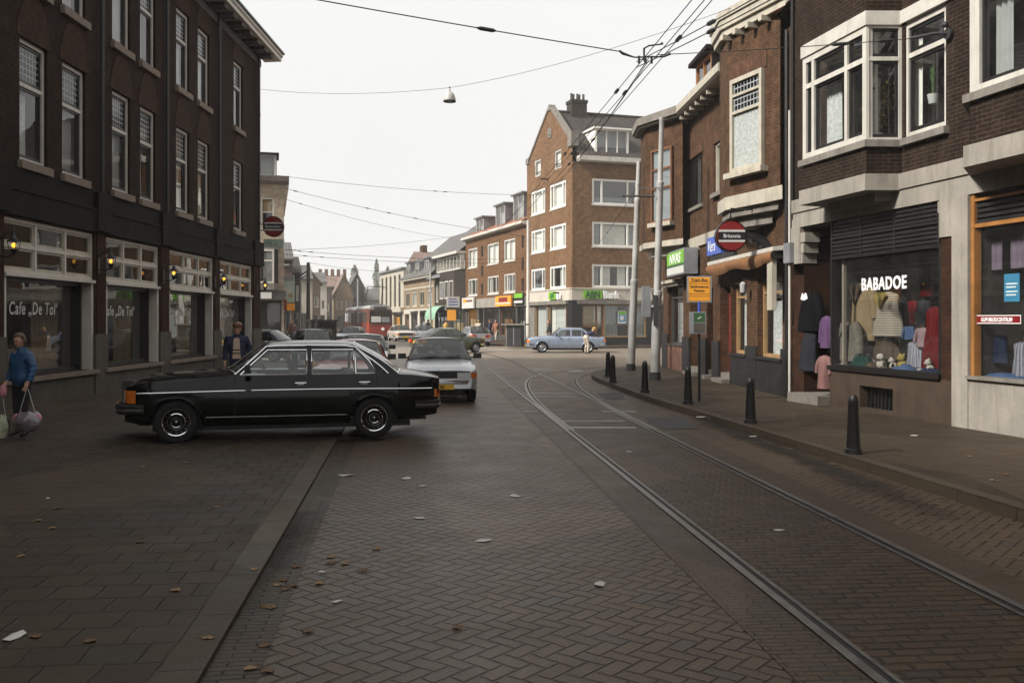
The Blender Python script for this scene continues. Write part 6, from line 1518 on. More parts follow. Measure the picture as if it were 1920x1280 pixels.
MB().lathe([(.001, .1), (.12, .09), (.14, .0)], 16, (0, .25, .98), 'x').build('headlight', 'letter_white', tram, smooth=50)
MB().box(-.2, .16, -.9, .9, .3, .46).build('bumper', 'tram_dark', tram); mb = MB(); mb.box(-TL_ + .3, -.4, -.95, .95, .12, .46); mb.build('skirt', 'tram_dark', tram)
for i in range(9):
    x = -1.0 - i*2.05
    if -10.6 < x < -8.6: continue
    for s in (-1, 1): MB().box(x - 1.5, x, s*1.1 - .012, s*1.1 + .012, 1.55, 2.5).build('side_window', 'glass_far', tram)
for x in (-1.9, -8.3, -12.0): MB().box(x - .65, x + .65, -1.125, -1.105, .5, 2.5).build('door', 'tram_dark', tram)
for x in (-2.2, -9.9, -17.8): mb = MB(); [mb.cyl((x + d, -.85, .34), (x + d, .85, .34), .34, n=16) for d in (-.9, .9)]; mb.build('bogie', 'tram_dark', tram)
mb = MB(); mb.tube([(-3.2, -.5, 3.15), (-4.2, -.7, 3.9), (-3.0, -.7, 4.75)], .035, 5).tube([(-3.2, .5, 3.15), (-4.2, .7, 3.9), (-3.0, .7, 4.75)], .035, 5).tube([(-3.0, -.95, 4.7), (-3.0, -.7, 4.8), (-3.0, .7, 4.8), (-3.0, .95, 4.7)], .035, 5); mb.box(-3.6, -2.6, -.55, .55, 3.1, 3.22); mb.build('pantograph', 'pole_dark', tram)

# ------------------------------------------------------------------ bollards, poles, stop sign
def bollard_mesh():
    mb = MB(); mb.lathe([(.105, 0), (.1, .06), (.085, .07), (.062, .62), (.064, .63), (.064, .66), (.057, .665), (.055, .69), (.035, .725), (.001, .735)], 20)
    return mb.mesh('bollard', 'black_paint', 35)
bm_ = bollard_mesh()
for px, py, lb in ((1600, 850, 'black tapered bollard before the clothes shop window, the largest and nearest'), (1407, 793, 'black bollard in front of the pub windows, second nearest of the row'), (1290, 757, 'black bollard beside the yellow stop sign post'),
                   (1209, 736, 'black bollard just left of the tall grey pole'), (1149, 717, 'right one of the two far bollards at the rounded kerb corner'), (1140, 706, 'left and farthest of the two bollards at the rounded kerb corner')):
    p = G(px, py, .12); o = link('bollard', bm_, None, (p.x, p.y, .12)); tag(o, lb, 'bollard', 'bollards along the right kerb')
def pole(label, base, top, r0, r1, steps, m='pole_grey', cat='pole', name='tram_pole'):
    b = Vector(base); t = Vector(top); o = thing(name, label, cat, b)
    d = t - b; pts, rs = [], []
    for f, r in steps: pts.append(d*f); rs.append(r)
    MB().tube(pts, rs, 16).build('mast', m, o, smooth=40)
    MB().tube([(0, 0, -.02), (0, 0, .22)], [r0*1.25, r0*1.15], 16).build('base_collar', 'pole_dark', o, smooth=40)
    return o
b = G(1228, 712, .12); t = P(1241, 220, b.y + .1)
o = pole('tall stepped grey tram pole standing on the right pavement', b, t, .135, .075, [(0, .135), (.318, .128), (.32, .142), (.335, .142), (.338, .1), (.74, .095), (.745, .108), (.752, .108), (.756, .075), (.985, .07), (.99, .085), (1, .085)])
MB().tube([(0.0, 0, 2.0), (0.01, 0, 2.06)], .16, 16).build('clamp_band', 'zinc', o); MB().box(-.06, .06, -.16, -.13, 1.5, 2.35).build('number_strip', 'pole_dark', o)
MB().tube([(0, 0, 5.1), (-.9, .1, 5.12)], .03, 6).build('side_arm', 'pole_dark', o)
MB().box(-.36, -.14, -.1, .1, 1.75, 2.6).build('relay_box', 'zinc', o)
b = G(1183, 694, .12); t = P(1198, 303, b.y + .1)
pole('second grey tram pole left of the tall one at the corner', b, t, .13, .08, [(0, .13), (.41, .12), (.415, .135), (.43, .135), (.435, .1), (.8, .095), (.805, .11), (.82, .11), (.825, .08), (1, .075)])
b = G(991, 655, .1); b = P(990, 634, 62.5); b.z = .1; t = P(990, 413, 62.5)
pole('slim white pole on the pavement left of the bank shop windows', b, t, .13, .09, [(0, .13), (.3, .13), (.31, .1), (1, .085)], 'white_paint')
def lamppost(label, px, Y, top, m='pole_grey', arm=-1.6, r=.09):
    b = P(px, 600, Y); b.z = .1; t = P(px, top, Y); o = pole(label, b, t, r*1.2, r, [(0, r*1.2), (.25, r*1.1), (1, r*.7)], m, 'street lamp', 'street_lamp')
    h = t.z - b.z; MB().tube([(0, 0, h - .05), (arm*.5, 0, h + .12), (arm, 0, h + .15)], .04, 6).build('arm', m, o); MB().prism([(arm*.55, h + .08), (arm*1.25, h + .12), (arm*1.25, h + .2), (arm*.55, h + .22)], -.12, .12).build('lamp_head', 'zinc', o)
    return o
lamppost('pale street lamp before the tan house with the grey roof', 807, 92, 492, arm=-1.3)
lamppost('thin grey street lamp near the left posters', 564, 78, 500, 'pole_dark', arm=-1.7, r=.06)
b = P(578, 600, 70); b.z = .1
o = pole('dark wooden-looking wire post left of the tram', b, P(578, 492, 70), .16, .12, [(0, .16), (1, .12)], 'stone_dark'); MB().tube([(0, 0, 5.3), (-1.9, 0, 4.1)], .05, 6).tube([(0, 0, 5.0), (-1.5, 0, 4.2)], .04, 6).build('strut', 'pole_dark', o)
pole('thin pale pole standing behind the tram', P(671, 632, 125), P(671, 523, 125), .16, .12, [(0, .16), (1, .12)], 'zinc')
pole('short pale pole between far houses and the tram', P(621, 640, 100), P(621, 545, 100), .14, .1, [(0, .14), (1, .1)], 'zinc')
p = G(1311, 752, .12)
o = thing('stop_sign_post', 'tram stop post with orange-yellow timetable panel and green notice box', 'stop sign', (p.x, p.y, .12), R(-6))
MB().tube([(0, 0, 0), (0, 0, 1.85)], .028, 8).build('post', 'black_paint', o); MB().tube([(0, .0, 1.75), (0, 0, 2.4)], .03, 8).build('upper_post', 'sign_blue', o)
pn = MB().box(-.25, .25, -.025, .02, 2.02, 2.56).build('panel_frame', 'zinc', o)
MB().box(-.215, .215, -.032, -.024, 2.05, 2.535).build('timetable', 'sign_yellow', pn)
for zz in (2.145, 2.19, 2.40, 2.44): MB().box(-.21, .21, -.034, -.031, zz, zz + .008).build('rule', 'letter_black', pn)
for s_, zz, x in (('Tram-Bus', 2.455, .066), ('Stadhuisbrug', 2.32, .058), ('Passage', 2.24, .056)): text('lettering', s_, x*1.25, 'letter_black', pn, (0, -.034, zz), extrude=.001, bold=.0015)
nb = MB().box(-.2, .13, -.06, .03, 1.38, 1.83).build('notice_box', 'zinc', o)
MB().box(-.115, .11, -.066, -.058, 1.62, 1.81).build('green_field', 'sign_dkgreen', nb); MB().box(-.115, .11, -.066, -.058, 1.4, 1.6).build('notice', 'stone_base', nb); MB().prism([(-.05, 1.69), (.02, 1.73), (.05, 1.72), (-.02, 1.68)], -.07, -.064).build('logo', 'sign_white', nb)

# ------------------------------------------------------------------ left side of the far street
def hblock(name, label, x0, x1, Y, z, depth, m, roofm, rows, cols, wz=(2.9, 1.5), rot=0, gable=None, shop=True, fm='white_paint', rise=2.5, cat='building'):
    o = thing(name, label, cat, (x0, Y, 0), rot); w = x1 - x0; mb = MB(); hs = []
    cw = w/cols
    for r in range(rows):
        for c in range(cols): hs.append((c*cw + cw*.25, c*cw + cw*.75, 3.6 + r*wz[0], 3.6 + r*wz[0] + wz[1]))
    gh = [(w*.08, w*.92, .4, 2.6)] if shop else []
    wall(mb, 0, w, 0, z, hs + gh, 0, .15); shell(mb, 0, w, 0, depth, 0, z)
    if gable:
        mb.poly([(0, 0, z), (w, 0, z), (w/2, 0, z + rise)]); mb.poly([(0, depth, z), (w, depth, z), (w/2, depth, z + rise)])
    mb.build('wall', m, o)
    for a, b, c, d in hs: window(o, a, .05, c, b - a, d - c, t=.1, depth=.08, mull=((b-a)/2,), gm='glass_far', fm=fm)
    for a, b, c, d in gh: window(o, a, .06, c, b - a, d - c, t=.1, depth=.08, mull=((b-a)/3, (b-a)*.66), gm='glass_far', fm='stone_grey', name='shop_window')
    mb = MB()
    if gable: mb.prism([(-.3, z - .25), (w/2, z + rise + .05), (w + .3, z - .25), (w + .3, z - .05), (w/2, z + rise + .3), (-.3, z - .05)], -.3, depth + .2, 'y')
    else: mb.prism([(-.4, z), (-.4, z + .15), (depth*.5, z + rise), (depth + .2, z)], -.1, w + .1, 'x')
    mb.build('roof', roofm, o)
    return o
# cream corner house across the side street
cr = thing('corner_house', 'narrow brown-grey corner house with bay and dormer across the side street', 'building', (-14.25 - 10.35*math.cos(R(14)), 60 - 10.35*math.sin(R(14)), 0), R(14))
CW = 10.35
mb = MB(); wall(mb, 0, CW, 3.6, 10.2, [(8.95, 9.75, 7.6, 9.4), (6.6, 7.6, 7.6, 9.4)], 0, .14); wall(mb, 0, CW, .1, 3.6, [(7.7, 10.2, .3, 3.0)], 0, .3); shell(mb, 0, CW, 0, 12, 0, 10.2); mb.build('wall', 'brick_cream', cr)
window(cr, 6.6, .04, 7.6, 1.0, 1.8, trans=(.9,), t=.1, depth=.08)
window(cr, 8.95, .04, 7.6, .8, 1.8, trans=(.9,), t=.1, depth=.08, curtains=[(.1, .9, .5, 1, 'curtain_tan')])
mb = MB(); mb.prism([(-.6, 10.7), (-.5, 10.4), (0, 10.2), (.1, 10.7)], -.2, CW + .3, 'x');  mb.build('cornice', 'stone_grey', cr)
mb = MB(); mb.prism([(9.9, 8.3), (CW + .05, 8.4), (CW + .3, 10.2), (9.9, 10.2)], .05, 1.2, 'y'); mb.build('corbel', 'brick_cream', cr)
dormer(cr, 8.7, 9.85, .2, 10.75, 12.1, 2.2, 'white_paint', 'lead_grey', 1, 'fascia_dark')
mb = MB(); mb.quad((0, -.2, 10.71), (CW, -.2, 10.71), (CW, 12, 11.0), (0, 12, 11.0)); mb.build('roof', 'lead_grey', cr)
mb = MB(); mb.prism([(7.9, 0), (8.3, -.6), (9.75, -.6), (10.1, 0)], 3.65, 4.05, 'z'); mb.prism([(7.9, 0), (8.3, -.6), (9.75, -.6), (10.1, 0)], 6.15, 6.5, 'z'); mb.build('bay', 'stone_grey', cr)
window(cr, 8.3, -.6, 4.05, 1.45, 2.1, mull=(.6,), trans=(1.4,), t=.12, mt=.1, depth=.1, fm='white_paint', curtains=[(.05, .4, 0, 1, 'curtain_tan'), (.55, .95, 0, .9, 'curtain_grey')], name='bay_window')
MB().box(8.0, 10, -.1, -.05, 4.06, 6.14).build('bay_back', 'dark_room', cr)
mb = MB(); mb.box(7.0, CW + .1, -.5, .2, 3.05, 3.6); mb.build('fascia', 'stone_dark', cr)
MB().box(7.4, 9.6, -.55, -.5, 3.1, 3.5).build('sign_board', 'sign_white', cr)
window(cr, 7.7, .1, .3, 2.5, 2.6, t=.08, depth=.1, fm='black_paint', mull=(1.2,), gm='glass', name='shop_window'); MB().box(7.7, 10.2, .9, .95, .3, 2.9).build('shop_back', 'dark_room', cr)
# beer sign on the cafe corner
p = P(513, 425, 39.0)
o = disc_sign(p, R(0), .40, 'round red beer sign with dark band hanging at the cafe corner', 'Breewerker'); MB().tube([(-.4, 0, .1), (-1.0, 0, .1)], .025, 5).tube([(-.4, 0, -.15), (-1.0, 0, -.15)], .025, 5).build('arm', 'black_paint', o)
p = P(513, 456, 39.0); o = thing('shop_sign', 'pale green box sign under the round beer sign at the cafe corner', 'sign', p)
MB().box(-.38, .42, -.09, .09, -.16, .16).build('box', 'sign_mint', o); text('lettering', 't.L', .2, 'letter_black', o, (-.12, -.095, -.07), extrude=.001); text('lettering', 'K', .22, 'sign_green', o, (.12, -.095, -.08), extrude=.001, shear=.2); MB().tube([(-.38, 0, 0), (-.95, 0, 0)], .025, 5).build('arm', 'black_paint', o)
# posters and signs further on
p = P(538, 562, 66); o = thing('advert_panel', 'tall advertising panel with round motifs beyond the corner house', 'billboard', (p.x, p.y, .1))
MB().tube([(0, 0, 0), (0, 0, 1.6)], .06, 6).build('post', 'pole_dark', o); MB().box(-.5, .5, -.06, .06, 2.9, 4.75).build('panel', 'sign_mint', o); MB().box(-.5, .5, -.07, -.06, 4.35, 4.7).build('header', 'zinc', o)
for x, z, r, m in ((.1, 3.75, .22, 'sign_white'), (.1, 3.75, .11, 'sign_red'), (-.3, 3.6, .13, 'sign_white'), (.28, 3.35, .15, 'curtain_tan'), (-.25, 4.05, .12, 'curtain_tan')): MB().lathe([(.001, -.075 - r*.02), (r, -.075 - r*.02), (r, -.06)], 16, (x, 0, z), 'y').build('motif', m, o)
MB().tube([(0, 0, 1.6), (0, 0, 3)], .06, 6).build('upper_post', 'pole_dark', o)
p = P(535, 575, 62); o = thing('shop_sign', 'dark red and orange hanging sign below the advertising panel', 'sign', (p.x, p.y, 0)); MB().box(-.55, .1, -.05, .05, 2.4, 3.1).build('red_panel', 'sign_red', o); MB().box(.1, .6, -.05, .05, 2.4, 2.85).build('orange_panel', 'sign_orange', o); MB().tube([(-.6, 0, 2.4), (-1.4, 0, 2.4)], .03, 5).build('bracket', 'pole_dark', o); MB().tube([(-.6, 0, 0.1), (-.6, 0, 3.1)], .04, 5).build('post', 'pole_dark', o)
# houses along the far left side, stepping away
N_ = 0
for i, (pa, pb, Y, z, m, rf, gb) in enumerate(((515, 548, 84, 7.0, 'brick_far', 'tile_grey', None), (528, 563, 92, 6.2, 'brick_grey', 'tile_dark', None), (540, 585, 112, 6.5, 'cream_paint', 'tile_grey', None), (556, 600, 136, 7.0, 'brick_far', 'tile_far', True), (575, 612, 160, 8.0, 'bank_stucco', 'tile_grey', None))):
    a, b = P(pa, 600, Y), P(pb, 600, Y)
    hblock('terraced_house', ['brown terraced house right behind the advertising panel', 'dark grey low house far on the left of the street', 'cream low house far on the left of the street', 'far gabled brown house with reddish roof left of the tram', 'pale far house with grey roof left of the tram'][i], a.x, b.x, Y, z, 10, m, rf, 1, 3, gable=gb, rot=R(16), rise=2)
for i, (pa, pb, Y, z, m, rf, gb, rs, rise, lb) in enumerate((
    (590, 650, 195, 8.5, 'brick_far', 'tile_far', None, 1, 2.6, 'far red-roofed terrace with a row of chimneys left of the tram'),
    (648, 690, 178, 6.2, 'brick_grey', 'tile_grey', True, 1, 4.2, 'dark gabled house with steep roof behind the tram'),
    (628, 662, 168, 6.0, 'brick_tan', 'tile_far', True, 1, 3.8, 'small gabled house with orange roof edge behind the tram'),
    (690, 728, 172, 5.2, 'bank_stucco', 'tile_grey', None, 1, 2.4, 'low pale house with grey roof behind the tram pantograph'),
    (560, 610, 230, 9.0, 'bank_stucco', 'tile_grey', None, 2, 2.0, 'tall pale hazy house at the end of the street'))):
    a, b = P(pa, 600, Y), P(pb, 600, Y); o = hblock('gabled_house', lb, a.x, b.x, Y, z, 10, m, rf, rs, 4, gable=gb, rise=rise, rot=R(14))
    if i == 0:
        for k in range(5): MB().box(1 + k*1.25, 1.7 + k*1.25, 4.6, 5.4, 10.6, 12.4).build('chimney', 'brick_row', o)
# hazy trees behind the roofs
def tree(label, px, Y, top, wpx, shape, seed, name='tall_tree'):
    rn = random.Random(seed); b = P(px, 600, Y); h = CH - (top - HY)/F*Y; w = wpx/F*Y/2
    o = thing(name, label, 'tree', (b.x, Y, 0))
    MB().tube([(0, 0, 0), (.1, 0, h*.4), (0, 0, h*.92)], [.35, .25, .05], 8).build('trunk', 'bark', o)
    mb = MB()
    for i in range(2600):
        t = rn.random()**.8; z = h*(.3 + .7*t)
        r = w*shape(t)*(1 + .25*math.sin(9*t + seed) + .2*math.sin(23*t))*math.sqrt(rn.random()); a = rn.random()*2*PI
        c = Vector((r*math.cos(a), r*math.sin(a), z)); s_ = rn.uniform(.12, .3)
        u = Vector((rn.uniform(-1, 1), rn.uniform(-1, 1), rn.uniform(-1, 1))).normalized(); v = u.cross(Vector((rn.uniform(-1, 1), rn.uniform(-1, 1), 1))).normalized()
        mb.poly([c - u*s_, c + v*s_*.6, c + u*s_, c - v*s_*.6])
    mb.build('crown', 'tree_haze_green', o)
tree('tall hazy poplar behind the gabled house', 665, 250, 497, 26, lambda t: 1.1*(1 - t)**.7 + .12, 1)
tree('very tall slender hazy poplar behind the tram', 706, 270, 486, 24, lambda t: .75*(1 - t)**.45 + .2*(t < .4), 2)
tree('rounded hazy tree at the left end of the cream striped house', 727, 215, 500, 24, lambda t: math.sin(PI*min(1, t*.95 + .08))**.6, 3)
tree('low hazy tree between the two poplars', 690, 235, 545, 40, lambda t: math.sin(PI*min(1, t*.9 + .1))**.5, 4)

# ------------------------------------------------------------------ small dark trailer van
p = P(607, 640, 46); o = thing('delivery_trike', 'small dark three-wheeled delivery van with amber lamp among the parked cars', 'van', (p.x, 46, 0), hd + .2)
mb = MB(); mb.loft([[Vector((x, s*y, z)) for s, y, z in ((-1, .42, .35), (-1, .46, 1.2), (-1, .4, 1.78), (1, .4, 1.78), (1, .46, 1.2), (1, .42, .35))] for x in (.75, .1)]); mb.build('cab', 'paint_trailer', o)
mb = MB(); mb.box(-1.4, .08, -.6, .6, .45, 1.72); mb.box(-1.45, .3, -.66, .66, 1.722, 1.8); mb.build('box_body', 'paint_trailer', o)
MB().box(.752, .77, -.3, .3, 1.1, 1.68).build('windscreen', 'glass_far', o); MB().ball((.8, .0, .98), .07).build('lamp', 'lens_amber', o); MB().box(.75, .82, -.4, .4, .42, .5).build('bumper', 'steel', o)
for x, y in ((.5, 0), (-.9, -.52), (-.9, .52)): mb = MB(); mb.M = Matrix.Translation((x, y, .25)); mb.lathe([(.1, .06), (.25, .07), (.25, -.07), (.1, -.06)], 18, ax='y', caps=True); mb.build('wheel', 'rubber', o)

# ------------------------------------------------------------------ kiosk box before the brown shop house
p = P(966, 640, 61); o = thing('utility_cabinet', 'dark cabinet with flat pale top on the pavement left of the white pole', 'cabinet', (p.x, 61.2, .1), -.3)
MB().box(-.45, .5, -.35, .35, 0, 1.35).build('cabinet', 'black_shop', o); MB().box(-.8, .8, -.5, .5, 1.352, 1.45).build('top', 'stone_grey', o); MB().box(-.02, .02, -.36, -.35, .1, 1.25).build('door_gap', 'zinc', o); MB().box(-.52, -.45, -.3, .3, .0, 1.35).build('side_panel', 'stone_grey', o)

# ------------------------------------------------------------------ overhead wires, span wires, insulators
def sag(a, b, s, n=14): a, b = Vector(a), Vector(b); return [a.lerp(b, i/n) - Vector((0, 0, 4*s*(i/n)*(1 - i/n))) for i in range(n + 1)]
def wire(label, a, b, s=.1, r=.008, ins=(), name='overhead_wire', grp=None):
    pts = sag(a, b, s); o = MB().tube(pts, r, 4).build(name, 'wire_black'); tag(o, label, 'wire', grp)
    n = len(pts) - 1
    for t in ins:
        k = t*n; i = min(int(k), n - 1); c = pts[i].lerp(pts[i+1], k - i); d = (pts[i+1] - pts[i]).normalized()
        MB().tube([c - d*.16, c - d*.1, c + d*.1, c + d*.16], [r, r + .022, r + .022, r], 6).build('insulator', 'wire_black', o)
    return o
HUB = P(1210, 103, 15.3)
wallL = Vector((-9.85, 8.2, 8.6)); wire('span wire from the upper left across the sky to the crossing fitting', P(640, 0, 13.6) + (P(640, 0, 13.6) - HUB)*1.2, P(1163, 97, 15.3), .05, .009, (.78,))
wire('span wire from the crossing fitting to the iron bracket on the dark brick house', HUB + Vector((.2, 0, 0)), Vector(w1(4.77, -.47, 6.3)), .02, .007, (.72, .9))
h = thing('wire_crossing', 'black iron crossing fitting where the overhead wires meet', 'wire fitting', HUB)
MB().tube([(-.42, -.02, .06), (-.36, 0, .02), (-.18, 0, -.04), (.3, 0, -.03), (.40, 0, .02)], [.016, .024, .012, .014, .024], 6).build('cross_arm', 'wire_black', h); MB().tube([(-.02, 0, -.1), (-.02, 0, .1), (.05, -.05, .13), (.22, -.05, .15), (.27, -.05, .17)], [.014, .018, .014, .012, .026], 6).build('bridle', 'wire_black', h)
for x in (-.1, 0, .1): MB().tube([(x, 0, -.02), (x, 0, -.14)], .02, 6).build('clip', 'wire_black', h)
tdv = Vector((-.088, 1, 0)).normalized()
for i, dx in enumerate((-.1, 0.0, .1)):
    a = HUB + Vector((dx, 0, -.1)) - tdv*14; b = HUB + Vector((dx*2.4, 0, -.1)) + tdv*38; b.z = HUB.z - .1 + (i == 1)*.55
    wire('contact wire strand above the straight tram track, %s of three' % ('left', 'middle', 'right')[i], a, b, .12 if i != 1 else .35, .0085, (.3, .42) if i != 2 else (.24, .45), grp='overhead tram wires')
dv2 = (P(1400, 3, 11.0) - HUB)
for i, dz in enumerate((0, .09)):
    wire('wire running from the crossing fitting to the upper right, %s of the pair' % ('lower', 'upper')[i], HUB + Vector((-.1, .3, -.12 + dz)), HUB + dv2*2.2 + Vector((0, 0, dz*1.5)), .06, .008, (.36,), grp='overhead tram wires')
    wire('wire curving from the crossing fitting toward the far bank corner, %s of the pair' % ('lower', 'upper')[i], HUB + Vector((.05, 0, -.1 + dz*.5)), P(1003 + i*6, 368, 60), .5, .009, (.2,), grp='overhead tram wires')
LMP = P(843, 166, 29.2)
wire('thin span wire from the cafe wall to the hanging lamp', (-9.85, 37.3, 10.75), LMP + Vector((0, 0, .02)), .18, .006)
wire('thin span wire from the hanging lamp up to the pub roof', LMP + Vector((0, 0, .02)), (5.6, 21.6, 9.05), .22, .006)
o = thing('hanging_lamp', 'grey bell-shaped street lamp hanging on a wire over the road', 'street lamp', LMP)
MB().lathe([(.02, 0), (.035, -.05), (.03, -.1), (.09, -.12), (.15, -.2), (.185, -.32), (.19, -.38), (.175, -.38), (.13, -.2), (.02, -.14)], 24).build('shade', 'pole_grey', o, smooth=40); MB().lathe([(.19, -.375), (.2, -.39), (.19, -.41), (.16, -.4)], 24).build('rim', 'pole_dark', o, smooth=40); MB().ball((0, 0, -.36), .1, .1, .06).build('bulb', 'sign_white', o, smooth=60); MB().tube([(0, 0, .05), (0, 0, -.1)], .02, 6).build('hanger', 'pole_dark', o)
for lb, a, b, s, ins in (
    ('long span wire from the corner house dormer to the bank gable', P(520, 329, 60), P(1000, 366, 70), .25, (.58, .62)),
    ('sloping span wire with insulators from the corner house cornice toward the brown row', P(537, 354, 59.5), P(1020, 448, 70), .3, (.03, .28, .36, .46)),
    ('lower sloping span wire from the corner house to the tan house roof', P(533, 373, 60), P(850, 447, 100), .3, (.06, .52)),
    ('rising span wire from the far left post to the tan house roof', P(528, 469, 60), P(845, 444, 95), .2, (.05, .95)),
    ('nearly level span wire over the far junction, upper one', P(528, 468, 60), P(990, 485, 74), .25, (.06, .1)),
    ('nearly level span wire over the far junction, lower one', P(527, 476, 60), P(985, 492, 74), .25, (.08, .14)),
    ('faint wire above the far street from the dark post to the right', P(578, 492, 70), P(806, 505, 92), .4, (.3,)),
    ('faint low wire above the tram', P(578, 512, 70), P(720, 535, 120), .3, ()),
    ('span wire between the second pole and the bank band', P(1197, 345, 31.5), P(1110, 470, 64), .2, (.5,)),
    ('short wire between the two grey tram poles', P(1197, 352, 31.5), P(1236, 352, 26.3), .02, ())):
    wire(lb, a, b, s, .012, ins)
o = wire('dark cable across the front of the pub and shop houses', (5.25, 33.0, 8.0), (5.55, 24.9, 7.9), .05, .008)

# ------------------------------------------------------------------ litter
def scrap_mesh(seed, w, m):
    def f():
        rn = random.Random(seed); k = 7
        o = []
        for i in range(k):
            a = 2*PI*i/k; r = .62*w*(.35 + .3*rn.random()); o.append((r*math.cos(a)*1.3, r*math.sin(a)*.8, .004 + .012*w*4*rn.random()*(i % 3 == 0)))
        mb = MB()
        for i in range(k): mb.add([(0, 0, .012), o[i], o[(i+1) % k]], [(0, 1, 2)])
        return mb.mesh('paper_scrap', m)
    return cached(('scrap', seed, w, m), f)
def leaf_mesh(seed, m):
    def f():
        rn = random.Random(seed); mb = MB(); L_ = .07; prof = [(0, .004), (.15, .018), (.35, .028), (.6, .024), (.85, .012), (1, .002)]
        rows = [[Vector((L_*t, w*(.8 + .5*rn.random()), .004 + .006*rn.random())), Vector((L_*t, 0, .003)), Vector((L_*t, -w*(.8 + .5*rn.random()), .004 + .007*rn.random()))] for t, w in prof]
        mb.sheet(rows); mb.tube([(-.03, 0, .006), (0, 0, .008)], .002, 3); return mb.mesh('fallen_leaf', m)
    return cached(('leaf', seed, m), f)
def zground(p):
    if p.x < -1.53 - .1103*(p.y - 4.71): return .037
    return .003
PAPERS = [((649, 891), .22, 'crumpled white paper scrap lying at the gutter behind the black saloon'), ((761, 897), .2, 'flat white paper rectangle on the cobbles in the middle distance'), ((793, 911), .11, 'small white paper scrap right of the flat white paper'), ((788, 971), .15, 'small grey paper scrap on the cobbles'), ((967, 930), .2, 'pale smeared paper scrap near the middle of the road'),
          ((907, 1013), .17, 'flattened pale paper scraps in the middle of the road'), ((25, 1194), .2, 'white paper scrap at the lower left corner of the pavement'), ((605, 1072), .09, 'tiny white scrap in the dark gutter dirt'), ((630, 1128), .1, 'tiny white scrap on the cobbles beside the gutter'), ((90, 934), .1, 'small white scrap on the left pavement'), ((1413, 818), .2, 'folded white paper lying by the right kerb'), ((1180, 847), .15, 'pale scrap between the tram rails'), ((1462, 994), .14, 'pale scrap beside the right-hand rail'), ((1125, 1095), .17, 'round pale stain-like scrap on the cobbles')]
for i, ((px, py), w, lb) in enumerate(PAPERS):
    p = G(px, py); p = G(px, py, zground(p)); tag(link('paper_scrap', scrap_mesh(i, w, 'paper'), None, (p.x, p.y, zground(p)), i*1.3), lb, 'paper')
for (px, py), w, lb in (((1316, 782), .3, 'white paper lying on the edge of the right pavement'), ((1564, 757), .32, 'large white paper leaning at the shop doorstep'), ((1632, 755), .14, 'small white scrap in front of the clothes shop plinth'), ((1625, 745), .14, 'flat scrap under the clothes shop cellar grille'), ((1715, 817), .14, 'small white scrap on the pavement right of the nearest bollard')):
    p = G(px, py, .12); tag(link('paper_scrap', scrap_mesh(int(px), w, 'paper'), None, (p.x, p.y, .123), px), lb, 'paper')
rn = random.Random(11)
spots = [(505, 1138), (520, 1094), (630, 1055), (655, 1055), (690, 1070), (482, 1250), (505, 1212), (404, 952), (159, 1200), (380, 1195), (263, 1014), (605, 1091), (860, 1180), (92, 992), (535, 1107), (498, 1140), (560, 1060), (710, 1030)]
for i in range(14): spots.append((rn.uniform(440, 640), rn.uniform(850, 1270)) if i < 5 else (rn.uniform(20, 500), rn.uniform(850, 1270)))
for i, (px, py) in enumerate(spots):
    p = G(px, py); z = zground(p); p = G(px, py, z); o = link('fallen_leaf', leaf_mesh(i % 5, ('leaf_brown', 'leaf_tan')[i % 2]), None, (p.x, p.y, z), rn.random()*6); o.scale = (1.1,)*3
    tag(o, 'small dry fallen leaf on the ground left of the tram track', 'leaf', 'dry leaves scattered on the left')
for i in range(34):
    y = rn.uniform(9, 24); xk = interp([(8.43, 4.5), (16.86, 3.465), (21, 2.93), (27, 2.48)], y)
    side = i % 3; x = xk + (rn.uniform(-.45, -.05) if side else rn.uniform(.3, 2.4)); z = .003 if side else .123
    o = link('fallen_leaf', leaf_mesh(i % 5, ('leaf_brown', 'leaf_tan')[i % 2]), None, (x, y, z), rn.random()*6)
    tag(o, 'small dry fallen leaf along the right kerb or pavement', 'leaf', 'dry leaves scattered on the right')
# ------------------------------------------------------------------ people
plain('jacket_blue', (.016, .07, .165), .55, var=.3, scale=9, bump=.2); plain('trousers_black', (.008, .008, .01), .85, var=.2); plain('coat_navy', (.012, .016, .05), .8, var=.3); plain('shirt_cream', (.55, .42, .32), .9, var=.1)
plain('shoe_black', (.01, .01, .01), .4, var=.2); plain('coat_black', (.015, .014, .014), .8, var=.2); plain('trousers_pale', (.5, .42, .34), .9, var=.15); plain('cap_yellow', (.5, .3, .07), .7, var=.2); plain('coat_rust', (.25, .1, .05), .8, var=.2); plain('bag_pink', (.55, .22, .26), .4, var=.3, scale=12)
plain('bag_print', (.4, .42, .3), .5, var=.5, scale=18); plain('jeans', (.05, .09, .17), .85, var=.2); plain('jacket_royal', (.02, .05, .2), .7, var=.2)
def skin_mesh(verts, edges, rad, sub=1):
    me = bpy.data.meshes.new('tmp'); me.from_pydata(verts, edges, []); o = bpy.data.objects.new('tmp', me); COL.objects.link(o)
    o.modifiers.new('s', 'SKIN')
    for i, r in enumerate(rad): d = me.skin_vertices[0].data[i]; d.radius = (r, r); d.use_root = (i == 0)
    m = o.modifiers.new('u', 'SUBSURF'); m.levels = sub; m.render_levels = sub
    dg = bpy.context.evaluated_depsgraph_get(); out = bpy.data.meshes.new_from_object(o.evaluated_get(dg)); bpy.data.objects.remove(o); bpy.data.meshes.remove(me); return out
